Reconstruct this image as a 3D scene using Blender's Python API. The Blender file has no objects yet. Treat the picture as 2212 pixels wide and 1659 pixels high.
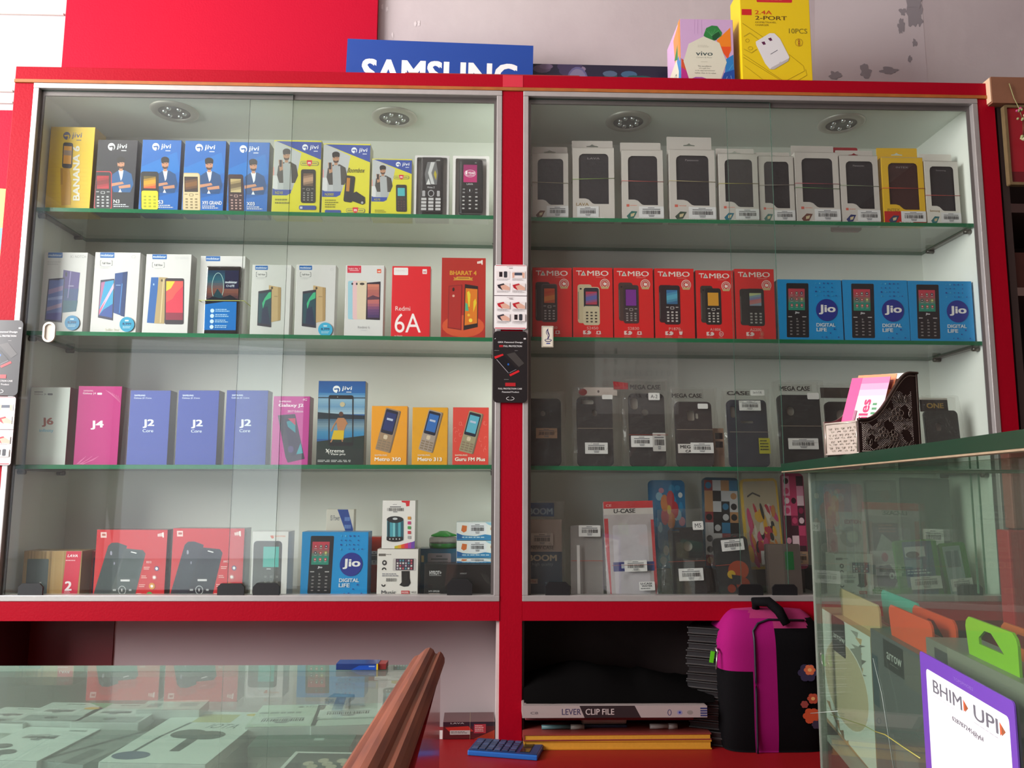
import bpy, bmesh, math, random
from mathutils import Vector, Matrix
from mathutils.geometry import tessellate_polygon
rnd = random.Random(7)
S = bpy.context.scene
COL = S.collection

# ------------------------------------------------------------------ camera
PITCH, ROLL, YAW = 0.12693295, -0.00381596, -0.02711546
FPX, CX, CY = 1736.0, 1106.0, 829.5
EYE = Vector((0, -1.65, 1.25))
R = Matrix.Rotation(YAW, 3, 'Z') @ Matrix.Rotation(PITCH, 3, 'X') @ Matrix.Rotation(ROLL, 3, 'Y')
cam = bpy.data.cameras.new('camera'); cam.sensor_width = 36; cam.lens = FPX / 2212 * 36
cam.clip_start = 0.02
camo = bpy.data.objects.new('camera', cam); COL.objects.link(camo)
M = Matrix.Identity(4)
for i in range(3):
    M[i][0] = R[i][0]; M[i][1] = R[i][2]; M[i][2] = -R[i][1]; M[i][3] = EYE[i]
camo.matrix_world = M
S.camera = camo

# ------------------------------------------------------------------ light
S.view_settings.view_transform = 'Standard'; S.view_settings.look = 'None'
S.view_settings.exposure = 0.38; S.view_settings.gamma = 1.0
S.cycles.transparent_max_bounces = 24
S.cycles.max_bounces = 8
S.cycles.sample_clamp_indirect = 6
S.cycles.caustics_reflective = False; S.cycles.caustics_refractive = False
W = bpy.data.worlds.new('daylight'); S.world = W; W.use_nodes = True
W.node_tree.nodes['Background'].inputs[0].default_value = (0.80, 0.88, 1.0, 1)
W.node_tree.nodes['Background'].inputs[1].default_value = 1.0
def area(name, loc, target, sx, sy, power, col):
    l = bpy.data.lights.new(name, 'AREA'); l.shape = 'RECTANGLE'; l.size = sx; l.size_y = sy
    l.energy = power; l.color = col
    o = bpy.data.objects.new(name, l); COL.objects.link(o); o.location = loc
    o.rotation_euler = (Vector(target) - Vector(loc)).to_track_quat('-Z', 'Y').to_euler()
    return o
# daylight coming in through the open shop front on the left
area('daylight_shop_front', (-2.34, -1.22, 2.12), (-1.0, -1.15, 1.95), 1.8, 1.35, 116, (1.0, 0.965, 0.95))
area('daylight_doorway', (-1.78, -3.7, 1.15), (-.6, 0, 1.4), 1.3, 2.1, 7, (0.97, 0.95, 1.0))

# ------------------------------------------------------------------ pixel rays onto real planes
def ray(u, v):
    return R @ Vector(((u - CX) / FPX, 1, -(v - CY) / FPX))
def P(u, v, y=0.0):
    d = ray(u, v); return EYE + d * ((y - EYE.y) / d.y)
CROT = math.radians(-9.17)   # the tall counter stands slightly askew
CPIV = Vector((.478, -.45, 0)); CLOC = Vector((.36, -.752, 0))
def c2w(p):
    return CPIV + Matrix.Rotation(CROT, 3, 'Z') @ (Vector(p) - CLOC)
def w2c(p):
    return CLOC + Matrix.Rotation(-CROT, 3, 'Z') @ (Vector(p) - CPIV)
def PX(u, v, x):
    """point of the plane x = const in the tall counter's own frame"""
    e = w2c(EYE); d = Matrix.Rotation(-CROT, 3, 'Z') @ ray(u, v); return e + d * ((x - e.x) / d.x)
def PZ(u, v, z):
    d = ray(u, v); return EYE + d * ((z - EYE.z) / d.z)

# ------------------------------------------------------------------ materials
def lin(c):
    return c / 12.92 if c <= 0.04045 else ((c + 0.055) / 1.055) ** 2.4
def rgb(h):
    if not isinstance(h, str): return tuple(h)
    h = h.lstrip('#'); h = h if len(h) == 6 else ''.join(c * 2 for c in h); return tuple(lin(int(h[i:i + 2], 16) / 255) for i in (0, 2, 4))
_mats = {}
def mat(h, rough=0.42, metal=0.0, coat=0.0, noise=0.0, bump=0.0, nscale=40.0):
    key = (h, rough, metal, coat, noise, bump, nscale)
    if key in _mats: return _mats[key]
    m = bpy.data.materials.new('m_%s' % (h if isinstance(h, str) else 'c')); m.use_nodes = True
    nt = m.node_tree; b = nt.nodes['Principled BSDF']
    c = rgb(h)
    b.inputs['Base Color'].default_value = (*c, 1); b.inputs['Roughness'].default_value = rough
    b.inputs['Metallic'].default_value = metal; b.inputs['Coat Weight'].default_value = coat
    b.inputs['Coat Roughness'].default_value = 0.12
    if noise or bump:
        tc = nt.nodes.new('ShaderNodeTexCoord'); n = nt.nodes.new('ShaderNodeTexNoise')
        n.inputs['Scale'].default_value = nscale; n.inputs['Detail'].default_value = 6
        nt.links.new(tc.outputs['Object'], n.inputs['Vector'])
        if noise:
            mx = nt.nodes.new('ShaderNodeMix'); mx.data_type = 'RGBA'
            mx.inputs['A'].default_value = (*[x * (1 - noise) for x in c], 1)
            mx.inputs['B'].default_value = (*[min(1, x * (1 + noise)) for x in c], 1)
            nt.links.new(n.outputs['Fac'], mx.inputs['Factor']); nt.links.new(mx.outputs['Result'], b.inputs['Base Color'])
        if bump:
            bp = nt.nodes.new('ShaderNodeBump'); bp.inputs['Strength'].default_value = bump; bp.inputs['Distance'].default_value = 0.004
            nt.links.new(n.outputs['Fac'], bp.inputs['Height']); nt.links.new(bp.outputs['Normal'], b.inputs['Normal'])
    _mats[key] = m
    return m
def glassmat(name, tint, ior=1.45, rough=0.0, dust=0.0, dustcol=(0.8, 0.8, 0.8), bump=0.0, bscale=60, dirt=False):
    m = bpy.data.materials.new(name); m.use_nodes = True; nt = m.node_tree; N = nt.nodes; N.clear(); L = nt.links
    out = N.new('ShaderNodeOutputMaterial'); tr = N.new('ShaderNodeBsdfTransparent'); gl = N.new('ShaderNodeBsdfGlossy')
    fr = N.new('ShaderNodeFresnel'); mx = N.new('ShaderNodeMixShader')
    tr.inputs[0].default_value = (*tint, 1); gl.inputs['Roughness'].default_value = rough; geo = N.new('ShaderNodeNewGeometry'); mr0 = N.new('ShaderNodeMapRange')
    mr0.inputs[3].default_value = ior; mr0.inputs[4].default_value = 1 / ior; L.new(geo.outputs['Backfacing'], mr0.inputs[0]); L.new(mr0.outputs[0], fr.inputs[0])  # air to glass on both faces
    L.new(fr.outputs[0], mx.inputs[0]); L.new(tr.outputs[0], mx.inputs[1]); L.new(gl.outputs[0], mx.inputs[2])
    if bump:
        tc = N.new('ShaderNodeTexCoord'); n = N.new('ShaderNodeTexNoise'); n.inputs['Scale'].default_value = bscale; n.inputs['Detail'].default_value = 3
        bp = N.new('ShaderNodeBump'); bp.inputs['Strength'].default_value = bump; bp.inputs['Distance'].default_value = 0.01
        L.new(tc.outputs['Object'], n.inputs['Vector']); L.new(n.outputs['Fac'], bp.inputs['Height'])
        L.new(bp.outputs['Normal'], gl.inputs['Normal']); L.new(bp.outputs['Normal'], fr.inputs['Normal'])
    last = mx
    if dust:
        df = N.new('ShaderNodeBsdfDiffuse'); df.inputs[0].default_value = (*dustcol, 1)
        m2 = N.new('ShaderNodeMixShader'); m2.inputs[0].default_value = dust
        L.new(mx.outputs[0], m2.inputs[1]); L.new(df.outputs[0], m2.inputs[2]); last = m2
        if dirt:
            tc = N.new('ShaderNodeTexCoord'); n = N.new('ShaderNodeTexNoise'); n.inputs['Scale'].default_value = 90; n.inputs['Detail'].default_value = 8
            mr = N.new('ShaderNodeMapRange'); mr.inputs[1].default_value = .45; mr.inputs[2].default_value = .62; mr.inputs[3].default_value = dust * .4; mr.inputs[4].default_value = dust * 1.6
            L.new(tc.outputs['Object'], n.inputs['Vector']); L.new(n.outputs['Fac'], mr.inputs[0]); L.new(mr.outputs[0], m2.inputs[0])
    L.new(last.outputs[0], out.inputs[0])
    return m
GLASS = glassmat('window_glass', (0.968, 0.986, 0.972), dust=0.007)
GSHELF = glassmat('shelf_glass', (0.955, 0.98, 0.96), dust=0.010, dustcol=(.6, .68, .6))
GCOUNT = glassmat('counter_glass', (0.82, 0.875, 0.825), ior=1.26, dust=0.028, dustcol=(.50, .60, .52))
GCTOP = glassmat('counter_top_glass', (0.88, 0.95, 0.91), ior=1.5, dust=0.06, dustcol=(.6, .7, .63))
GEDGE = mat('056b42', 0.2, coat=0.2)
GEDGE_D = mat('16513a', 0.2, noise=0.15)
FILM = glassmat('plastic_film', (0.93, 0.93, 0.92), ior=1.45, rough=0.1, dust=0.022, dustcol=(.7, .68, .66), bump=1.0, bscale=45)
FILMG = glassmat('green_plastic', (0.35, 0.75, 0.15), ior=1.5, rough=0.15, dust=0.25, dustcol=(.15, .6, .05), bump=0.6, bscale=30)
ACRYL = glassmat('clear_shell', (0.75, 0.72, 0.70), ior=1.5, rough=0.1, dust=0.30, dustcol=(.62, .58, .57))

# ------------------------------------------------------------------ object helpers
def tag(o, label=None, cat=None, group=None, kind=None):
    if label: o['label'] = label
    if cat: o['category'] = cat
    if group: o['group'] = group
    if kind: o['kind'] = kind
    return o
def thing(name, label, cat, loc=(0, 0, 0), rotz=0, group=None, rot=None):
    o = bpy.data.objects.new(name, None); COL.objects.link(o); o.location = loc; o.empty_display_size = .02
    o.rotation_euler = rot if rot else (0, 0, rotz)
    return tag(o, label, cat, group)

class Mesh:
    """collects polygons with a material each and links them as one mesh object"""
    def __init__(s):
        s.v = []; s.f = []; s.m = []; s.mats = []; s.smooth = []
    def mi(s, m):
        if isinstance(m, str): m = mat(m)
        if m not in s.mats: s.mats.append(m)
        return s.mats.index(m)
    def face(s, pts, m, smooth=False):
        i = len(s.v); s.v += [tuple(p) for p in pts]; s.f.append(tuple(range(i, i + len(pts)))); s.m.append(s.mi(m)); s.smooth.append(smooth)
    def add(s, vs, fs, m, smooth=False):
        i = len(s.v); s.v += [tuple(p) for p in vs]; k = s.mi(m)
        for f in fs: s.f.append(tuple(j + i for j in f)); s.m.append(k); s.smooth.append(smooth)
    def box(s, x0, x1, y0, y1, z0, z1, m, bev=0.0, T=None, mats=None):
        if x0 > x1: x0, x1 = x1, x0
        if y0 > y1: y0, y1 = y1, y0
        if z0 > z1: z0, z1 = z1, z0
        if bev > 0:
            bm = bmesh.new(); bmesh.ops.create_cube(bm, size=1)
            for v in bm.verts: v.co = Vector(((x0 + x1) / 2 + v.co.x * (x1 - x0), (y0 + y1) / 2 + v.co.y * (y1 - y0), (z0 + z1) / 2 + v.co.z * (z1 - z0)))
            bmesh.ops.bevel(bm, geom=bm.edges[:], offset=bev, segments=2, profile=.6, affect='EDGES')
            vs = [v.co.copy() for v in bm.verts]
            for i, v in enumerate(bm.verts): v.index = i
            fs = [tuple(v.index for v in f.verts) for f in bm.faces]; bm.free()
            if T: vs = [T @ v for v in vs]
            s.add(vs, fs, m); return
        vs = [Vector((x, y, z)) for x in (x0, x1) for y in (y0, y1) for z in (z0, z1)]
        if T: vs = [T @ v for v in vs]
        fs = [(0, 4, 5, 1), (2, 3, 7, 6), (0, 1, 3, 2), (4, 6, 7, 5), (0, 2, 6, 4), (1, 5, 7, 3)]  # -y +y -x +x -z +z
        if mats:
            i = len(s.v); s.v += [tuple(v) for v in vs]
            for f, mm in zip(fs, mats): s.f.append(tuple(j + i for j in f)); s.m.append(s.mi(mm)); s.smooth.append(False)
        else: s.add(vs, fs, m)
    def plate(s, outline, holes, t, m, T=None, mside=None):
        """a flat plate in the local XZ plane, front at y=0 and back at y=t, with through holes"""
        loops = [outline] + list(holes)
        polys = [[Vector((x, z, 0)) for x, z in lp] for lp in loops]
        tris = tessellate_polygon(polys); flat = [p for lp in loops for p in lp]; n = len(flat)
        vs = [Vector((x, 0, z)) for x, z in flat] + [Vector((x, t, z)) for x, z in flat]
        if T: vs = [T @ v for v in vs]
        fs = [tuple(a) for a in tris] + [tuple(k + n for k in reversed(a)) for a in tris]
        i0 = 0; sides = []
        for lp in loops:
            k = len(lp)
            for j in range(k):
                a, b = i0 + j, i0 + (j + 1) % k
                sides.append((a, b, b + n, a + n))
            i0 += k
        i = len(s.v); s.v += [tuple(v) for v in vs]
        k1 = s.mi(m); k2 = s.mi(mside or m)
        for f in fs: s.f.append(tuple(j + i for j in f)); s.m.append(k1); s.smooth.append(False)
        for f in sides: s.f.append(tuple(j + i for j in f)); s.m.append(k2); s.smooth.append(False)
    def tube(s, pts, r, m, n=8, closed=False):
        pts = [Vector(p) for p in pts]; rings = []
        for i, p in enumerate(pts):
            a = pts[i - 1] if i or closed else p; b = pts[(i + 1) % len(pts)] if i < len(pts) - 1 or closed else p
            d = (b - a).normalized(); q = d.to_track_quat('Z', 'Y')
            rr = r[i] if isinstance(r, (list, tuple)) else r
            rings.append([p + q @ Vector((rr * math.cos(2 * math.pi * k / n), rr * math.sin(2 * math.pi * k / n), 0)) for k in range(n)])
        vs = [v for rg in rings for v in rg]; fs = []
        L = len(rings)
        for i in range(L if closed else L - 1):
            for k in range(n):
                j = (i + 1) % L
                fs.append((i * n + k, i * n + (k + 1) % n, j * n + (k + 1) % n, j * n + k))
        if not closed: fs += [tuple(range(n - 1, -1, -1)), tuple((L - 1) * n + k for k in range(n))]
        s.add(vs, fs, m, True)
    def lathe(s, prof, m, n=32, T=None, smooth=True):
        vs = []; fs = []
        for r, z in prof:
            for k in range(n): vs.append(Vector((r * math.cos(2 * math.pi * k / n), r * math.sin(2 * math.pi * k / n), z)))
        for i in range(len(prof) - 1):
            for k in range(n): fs.append((i * n + k, i * n + (k + 1) % n, (i + 1) * n + (k + 1) % n, (i + 1) * n + k))
        if T: vs = [T @ v for v in vs]
        s.add(vs, fs, m, smooth)
    def build(s, name, parent=None, loc=None, rot=None):
        me = bpy.data.meshes.new(name); me.from_pydata(s.v, [], s.f)
        for m in s.mats: me.materials.append(m)
        me.polygons.foreach_set('material_index', s.m); me.polygons.foreach_set('use_smooth', s.smooth); me.update()
        o = bpy.data.objects.new(name, me); COL.objects.link(o)
        if parent: o.parent = parent
        if loc: o.location = loc
        if rot: o.rotation_euler = rot
        return o

def rrect(x0, z0, x1, z1, r, n=5):
    r = min(r, (x1 - x0) / 2 - 1e-5, (z1 - z0) / 2 - 1e-5); o = []
    for cx, cz, a0 in ((x1 - r, z0 + r, -90), (x1 - r, z1 - r, 0), (x0 + r, z1 - r, 90), (x0 + r, z0 + r, 180)):
        for k in range(n + 1):
            a = math.radians(a0 + 90 * k / n); o.append((cx + r * math.cos(a), cz + r * math.sin(a)))
    return o
def ellipse(cx, cz, rx, rz, n=20):
    return [(cx + rx * math.cos(2 * math.pi * k / n), cz + rz * math.sin(2 * math.pi * k / n)) for k in range(n)]

# ------------------------------------------------------------------ lettering (Blender's own font)
_txt = {}; _ncopy = {}
def text_mesh(s, bold):
    key = (s, bold)
    if key in _txt: return _txt[key]
    cu = bpy.data.curves.new('lettering', 'FONT'); cu.body = s; cu.resolution_u = 5 if len(s) < 5 else 3 if len(s) < 10 else 2; cu.offset = 0.0
    ob = bpy.data.objects.new('lettering', cu); COL.objects.link(ob)
    dg = bpy.context.evaluated_depsgraph_get(); me = bpy.data.meshes.new_from_object(ob.evaluated_get(dg))
    vs = [(v.co.x, v.co.y) for v in me.vertices]; fs = [tuple(p.vertices) for p in me.polygons]
    bpy.data.objects.remove(ob); bpy.data.curves.remove(cu); bpy.data.meshes.remove(me)
    if bold and vs:
        d = 0.014 if bold == 1 else 0.032; k = len(vs); V = []; F = []
        for i, (a, b) in enumerate(((-d, -d * .4), (d, d * .4)) if bold == 1 else ((-d, -d * .6), (d, d * .6), (-d, d * .6), (d, -d * .6))):
            V += [(x + a, y + b) for x, y in vs]; F += [tuple(j + i * k for j in f) for f in fs]
        vs, fs = V, F; _ncopy[key] = k
    if not vs: vs = [(0, 0), (1, 1)]
    x0 = min(v[0] for v in vs); x1 = max(v[0] for v in vs); y0 = min(v[1] for v in vs); y1 = max(v[1] for v in vs)
    vs = [((x - x0) / max(x1 - x0, 1e-6), (y - y0) / max(y1 - y0, 1e-6)) for x, y in vs]
    _txt[key] = (vs, fs); return _txt[key]

class Art:
    """prints flat shapes and lettering on the front (-y) face of a Mesh; coordinates are those of a reference rectangle"""
    def __init__(s, mesh, W, H, y, x0=0.0, z0=0.0, rough=0.4, coat=0.0):
        s.M = mesh; s.W = W; s.H = H; s.y = y; s.ox = x0 - W / 2; s.oz = z0; s.k = 0; s.rough = rough; s.coat = coat; s.clamp = True; s.ref(0, 1, 0, 1)
    def ref(s, x0, x1, yt, yb, lean=0.0):
        s.a = (x0, x1, yt, yb, lean); return s
    def q(s, x, y):
        x0, x1, yt, yb, ln = s.a; fy = (yb - y) / (yb - yt); fx = (x - ln * fy - x0) / (x1 - x0)
        return (min(max(fx, 0), 1), min(max(fy, 0), 1)) if s.clamp else (fx, fy)
    def qq(s, x, y):
        fx, fy = s.q(x, y); return (s.ox + fx * s.W, s.oz + fy * s.H)
    def c(s, col):
        return mat(col, s.rough, coat=s.coat) if isinstance(col, str) else col
    def emit(s, pts, col):
        if len(pts) < 3: return
        s.k += 1; y = s.y - 0.000015 * s.k
        s.M.face([(x, y, z) for x, z in pts], s.c(col))
    def p(s, pts, col): s.emit([s.qq(*a) for a in pts], col); return s
    def r(s, x0, y0, x1, y1, col, rad=0, ang=0, n=3):
        cx, cy = (x0 + x1) / 2, (y0 + y1) / 2; w, h = abs(x1 - x0) / 2, abs(y1 - y0) / 2
        pts = rrect(-w, -h, w, h, rad, n) if rad else [(-w, -h), (w, -h), (w, h), (-w, h)]
        a = math.radians(ang); ca, sa = math.cos(a), math.sin(a)
        return s.p([(cx + x * ca - y * sa, cy + x * sa + y * ca) for x, y in pts], col)
    def e(s, cx, cy, rx, ry, col, n=18, ang=0):
        a = math.radians(ang); ca, sa = math.cos(a), math.sin(a)
        return s.p([(cx + x * ca - y * sa, cy + x * sa + y * ca) for x, y in ellipse(0, 0, rx, ry, n)], col)
    def line(s, pts, w, col):
        for (ax, ay), (bx, by) in zip(pts, pts[1:]):
            L = math.hypot(bx - ax, by - ay) or 1; nx, ny = -(by - ay) / L * w / 2, (bx - ax) / L * w / 2
            s.p([(ax + nx, ay + ny), (bx + nx, by + ny), (bx - nx, by - ny), (ax - nx, ay - ny)], col)
        return s
    def ring(s, cx, cy, rx, ry, w, col, a0=0, a1=360, n=20):
        pts = [(cx + rx * math.cos(math.radians(a0 + (a1 - a0) * k / n)), cy + ry * math.sin(math.radians(a0 + (a1 - a0) * k / n))) for k in range(n + 1)]
        inn = [(cx + (rx - w) * math.cos(math.radians(a0 + (a1 - a0) * k / n)), cy + (ry - w) * math.sin(math.radians(a0 + (a1 - a0) * k / n))) for k in range(n + 1)]
        s.k += 1; y = s.y - 0.000015 * s.k
        P_ = [s.qq(*a) for a in pts]; I = [s.qq(*a) for a in inn]
        vs = [(x, y, z) for x, z in P_ + I]; m = len(P_)
        s.M.add(vs, [(i, i + 1, m + i + 1, m + i) for i in range(m - 1)], s.c(col)); return s
    def t(s, txt, x0, y0, x1, y1, col, b=1, rot=0, sh=0.0):
        """lettering filling the rectangle; rot in degrees counter-clockwise, sh = slant"""
        vs, fs = text_mesh(txt, b); w, h = x1 - x0, y1 - y0; cx, cy = (x0 + x1) / 2, (y0 + y1) / 2
        a = math.radians(rot); ca, sa = math.cos(a), math.sin(a)
        if rot in (90, -90, 270): w, h = h, w
        s.k += 1; yy = s.y - 0.000015 * s.k; out = []; nc = _ncopy.get((txt, b), 10 ** 9); s.k += len(vs) // nc
        for n_, (u, v) in enumerate(vs):
            X = (u - .5) * w + sh * (v - .5) * h; Y = -(v - .5) * h
            X, Y = X * ca + Y * sa, -X * sa + Y * ca
            x, z = s.qq(cx + X, cy + Y); out.append((x, yy - 0.000015 * (n_ // nc), z))
        s.M.add(out, fs, s.c(col)); return s
    def dash(s, x0, y0, x1, y1, n, col, seed=1):
        r = random.Random(seed); st = (y1 - y0) / n
        for i in range(n):
            x = x0; y = y0 + i * st
            end = x0 + (x1 - x0) * r.uniform(.7, 1)
            while x < end:
                w = (x1 - x0) * r.uniform(.06, .18); s.r(x, y, min(x + w, end), y + st * .5, col); x += w + (x1 - x0) * .03
        return s
    def grad(s, x0, y0, x1, y1, cols, n=10, ang=0, diag=0):
        cs = [rgb(c) for c in cols]
        for i in range(n):
            f = (i + .5) / n * (len(cs) - 1); j = min(int(f), len(cs) - 2); f -= j
            c = [cs[j][k] * (1 - f) + cs[j + 1][k] * f for k in range(3)]
            hx = '%02x%02x%02x' % tuple(int(255 * (12.92 * v if v < .0031308 else 1.055 * v ** (1 / 2.4) - .055)) for v in c)
            a, b = y0 + (y1 - y0) * i / n, y0 + (y1 - y0) * (i + 1) / n
            s.p([(x0, a + (diag if i else 0)), (x1, a - (diag if i else 0)), (x1, b - (diag if i < n - 1 else 0)), (x0, b + (diag if i < n - 1 else 0))], hx)
        return s
    def bar(s, x0, y0, x1, y1, paper='e9e7e4', seed=3, full=True):
        r = random.Random(seed); w, h = x1 - x0, y1 - y0
        if full: s.r(x0, y0, x1, y1, paper, rad=min(w, h) * .06)
        s.r(x0 + w * .36, y0 + h * .10, x0 + w * .62, y0 + h * .15, '555558')
        s.r(x0 + w * .14, y0 + h * .22, x0 + w * .86, y0 + h * .29, '66666a')
        x = x0 + w * .14
        while x < x0 + w * .86:
            b = w * r.uniform(.008, .028); s.r(x, y0 + h * .36, x + b, y0 + h * .68, '1c1c20'); x += b + w * r.uniform(.008, .022)
        s.r(x0 + w * .38, y0 + h * .74, x0 + w * .62, y0 + h * .79, '66666a'); s.r(x0 + w * .4, y0 + h * .84, x0 + w * .6, y0 + h * .89, '66666a')
        return s
    def keys(s, x0, y0, x1, y1, rows, cols, col, fill=.55, rad=0):
        for i in range(rows):
            for j in range(cols):
                w, h = (x1 - x0) / cols, (y1 - y0) / rows; cx, cy = x0 + w * (j + .5), y0 + h * (i + .5)
                s.r(cx - w * fill / 2, cy - h * fill / 2, cx + w * fill / 2, cy + h * fill / 2, col, rad=rad)
        return s
# ------------------------------------------------------------------ the room
WALLM = mat('d9cdcc', 0.85, noise=0.035, bump=0.15, nscale=6)
def wallmat():
    m = bpy.data.materials.new('old_plaster'); m.use_nodes = True; nt = m.node_tree; b = nt.nodes['Principled BSDF']; L = nt.links
    b.inputs['Roughness'].default_value = .85
    tc = nt.nodes.new('ShaderNodeTexCoord'); n = nt.nodes.new('ShaderNodeTexNoise'); n.inputs['Scale'].default_value = 2.3; n.inputs['Detail'].default_value = 9
    cr = nt.nodes.new('ShaderNodeValToRGB'); cr.color_ramp.elements[0].position = .35; cr.color_ramp.elements[0].color = (*rgb('b8abad'), 1)
    cr.color_ramp.elements[1].position = .65; cr.color_ramp.elements[1].color = (*rgb('c6bbbb'), 1)
    L.new(tc.outputs['Object'], n.inputs['Vector']); L.new(n.outputs['Fac'], cr.inputs[0]); L.new(cr.outputs[0], b.inputs['Base Color'])
    n2 = nt.nodes.new('ShaderNodeTexNoise'); n2.inputs['Scale'].default_value = 25; n2.inputs['Detail'].default_value = 6
    bp = nt.nodes.new('ShaderNodeBump'); bp.inputs['Strength'].default_value = .25; bp.inputs['Distance'].default_value = .004
    L.new(tc.outputs['Object'], n2.inputs['Vector']); L.new(n2.outputs['Fac'], bp.inputs['Height']); L.new(bp.outputs['Normal'], b.inputs['Normal'])
    return m
PLASTER = wallmat()
def struct(name, x0, x1, y0, y1, z0, z1, m, **k):
    q = Mesh(); q.box(x0, x1, y0, y1, z0, z1, m, **k); return tag(q.build(name), kind='structure')
YW = 0.272   # face of the wall behind the cabinet
q = Mesh(); q.box(-2.6, 2.4, YW, YW + .12, 0, 3.0, PLASTER)
# pale old patch and flaked grey stains on the right of the wall
def px2(pts, y): return [(P(u, v, y).x, P(u, v, y).z) for u, v in pts]
def stain(u, v, ru, rv, col, seed, n=16, dy=.0006):
    r = random.Random(seed); pts = []
    n = 28; fr = [r.uniform(.35, 1.3) for _ in range(n)]; fr = [(fr[k - 1] + 2 * fr[k] + fr[(k + 1) % n]) / 4 for k in range(n)]
    for k in range(n):
        a = 2 * math.pi * k / n; f = fr[k]; pts.append((u + ru * f * math.cos(a), v + rv * f * math.sin(a)))
    q.face([(x, YW - dy, z) for x, z in px2(pts, YW)][::-1], mat(col, .9))
q.face([(x, YW - .0004, z) for x, z in px2([(1760, -10), (1990, -10), (2004, 180), (1760, 175)], YW)], mat('c4b9bb', .9))
for i, (u, v, a, b) in enumerate([(1974, 20, 18, 45), (1985, 42, 10, 18), (1950, 25, 8, 10), (1948, 57, 8, 20), (1943, 60, 5, 12), (1975, 92, 6, 9), (1965, 128, 5, 8), (1870, 157, 15, 22), (1803, 163, 18, 11), (1919, 153, 24, 9), (1977, 8, 16, 12)]):
    stain(u, v, a, b, '8e878b', i, dy=.0006 + i * .00005)
for i, (u, v) in enumerate([(897, 52), (905, 50), (848, 76), (826, 15), (836, 20)]): stain(u, v, 3, 7, 'd6cccc', i + 40)
tag(q.build('wall_back'), kind='structure')
struct('floor', -2.6, 2.4, -3.6, .4, -.1, 0, mat('c9c0b8', .45, noise=.06))
struct('ceiling', -2.6, 2.4, -3.6, .4, 3.0, 3.1, mat('d8d0cc', .85))
struct('wall_right', 2.3, 2.4, -3.6, .28, 0, 3.0, mat('6e5a54', .8, noise=.06, nscale=5))
# left wall: low sill and lintel around the open shop front
q = Mesh(); LW = mat('cfc8c6', .8)
q.box(-2.5, -2.4, -.38, .28, 0, 3.0, LW); q.box(-2.5, -2.4, -3.6, -2.75, 0, 3.0, LW); q.box(-2.5, -2.4, -2.75, -.38, 2.8, 3.0, LW); q.box(-2.5, -2.4, -2.75, -.38, 0, .6, LW)
tag(q.build('wall_left'), kind='structure')
# wall behind the camera with the doorway through which more light comes
q = Mesh(); FW = mat('5e4a40', .8, noise=.08, nscale=4)
q.box(-2.5, -2.35, -3.6, -3.5, 0, 3.0, FW); q.box(-1.2, 2.4, -3.6, -3.5, 0, 3.0, FW); q.box(-2.35, -1.2, -3.6, -3.5, 2.2, 3.0, FW)
tag(q.build('wall_front'), kind='structure')

# ------------------------------------------------------------------ painted boards behind the cabinet
RED = mat('b2082a', 0.55, noise=.03, bump=.12, nscale=220)
RED2 = mat('9c031c', 0.5, noise=.04, bump=.1, nscale=220)
for m_ in (RED, RED2): m_.node_tree.nodes['Principled BSDF'].inputs['Specular IOR Level'].default_value = .12
def board(name, label, cat, u0, v0, u1, v1, y, t, m, zb=None, **k):
    a, b = P(u0, v0, y), P(u1, v1, y); q = Mesh(); q.box(a.x, b.x, y, y + t, zb if zb is not None else b.z, a.z, m); return tag(q.build(name), label, cat)
ZT = 2.137
board('wall_board', 'tall bright red painted board fixed to the wall above the cabinet', 'board', 149, -60, 812, 150, YW - .018, .017, RED, zb=2.0)
q = Mesh(); a = P(-160, 256, .2); b = P(22, 700, .2); q.box(a.x, -1.03, .15, .168, .9, a.z, RED)
tag(q.build('side_board'), 'red painted board beside the cabinet post, under the bright white wall', 'board')
# coloured strip leaning on that board, at the very edge of the view
q = Mesh(); a = P(4, 405, .12); Tm = Matrix.Translation((a.x, .135, P(6, 560, .12).z)) @ Matrix.Rotation(math.radians(3), 4, 'Y')
hh = a.z - P(6, 560, .12).z
q.box(-.06, .006, -.006, .006, hh * .45, hh, mat('f2c400', .3), T=Tm); q.box(-.06, .006, -.006, .006, hh * .15, hh * .45, mat('2a86c0', .3), T=Tm); q.box(-.06, .006, -.006, .006, -.1, hh * .15, mat('3f9a3a', .3), T=Tm)
tag(q.build('hanging_banner'), 'yellow, blue and green printed banner at the left edge of the photo', 'banner')
# white plastic panel joints on the far left of the wall
q = Mesh()
for v in (25, 193, 218):
    a = P(-200, v, YW); b = P(140 if v < 100 else 30, v, YW); q.box(a.x, b.x, YW - .006, YW - .001, a.z - .004, a.z + .001, mat('cfc7c0', .6))
tag(q.build('trim_1'), kind='structure')

# ------------------------------------------------------------------ display cabinet
cab = thing('display_cabinet', 'large red laminate wall cabinet with two glass-fronted bays and open shelves below', 'cabinet', (0, 0, 0))
INNER = mat('f5f7f0', .55, noise=.02, nscale=8)
INNER_D = mat('2a1d1c', .7, noise=.1)
ALU = mat('b9b3b1', .38, metal=.55, noise=.08, nscale=60)
ALU_D = mat('6e6866', .4, metal=.6)
WOOD = mat('a05a22', .55, noise=.35, nscale=35)
XL, XLi, XM0, XM1, XRi, XR = -1.018, -.977, .0212, .0668, 1.066, 1.105
YB = .25; ZB0, ZB1 = .985, 1.022
def part(name, args, m, parent=cab, **k):
    q = Mesh()
    for a in args: q.box(*a, m, **k)
    return q.build(name, parent)
part('top_beam', [(XL, XR, -.004, YW - .02, 2.108, ZT)], RED2, bev=.0015)
part('wood_lipping', [(XL, XR + .001, -.006, .0, 2.1005, 2.1075)], WOOD)
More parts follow.
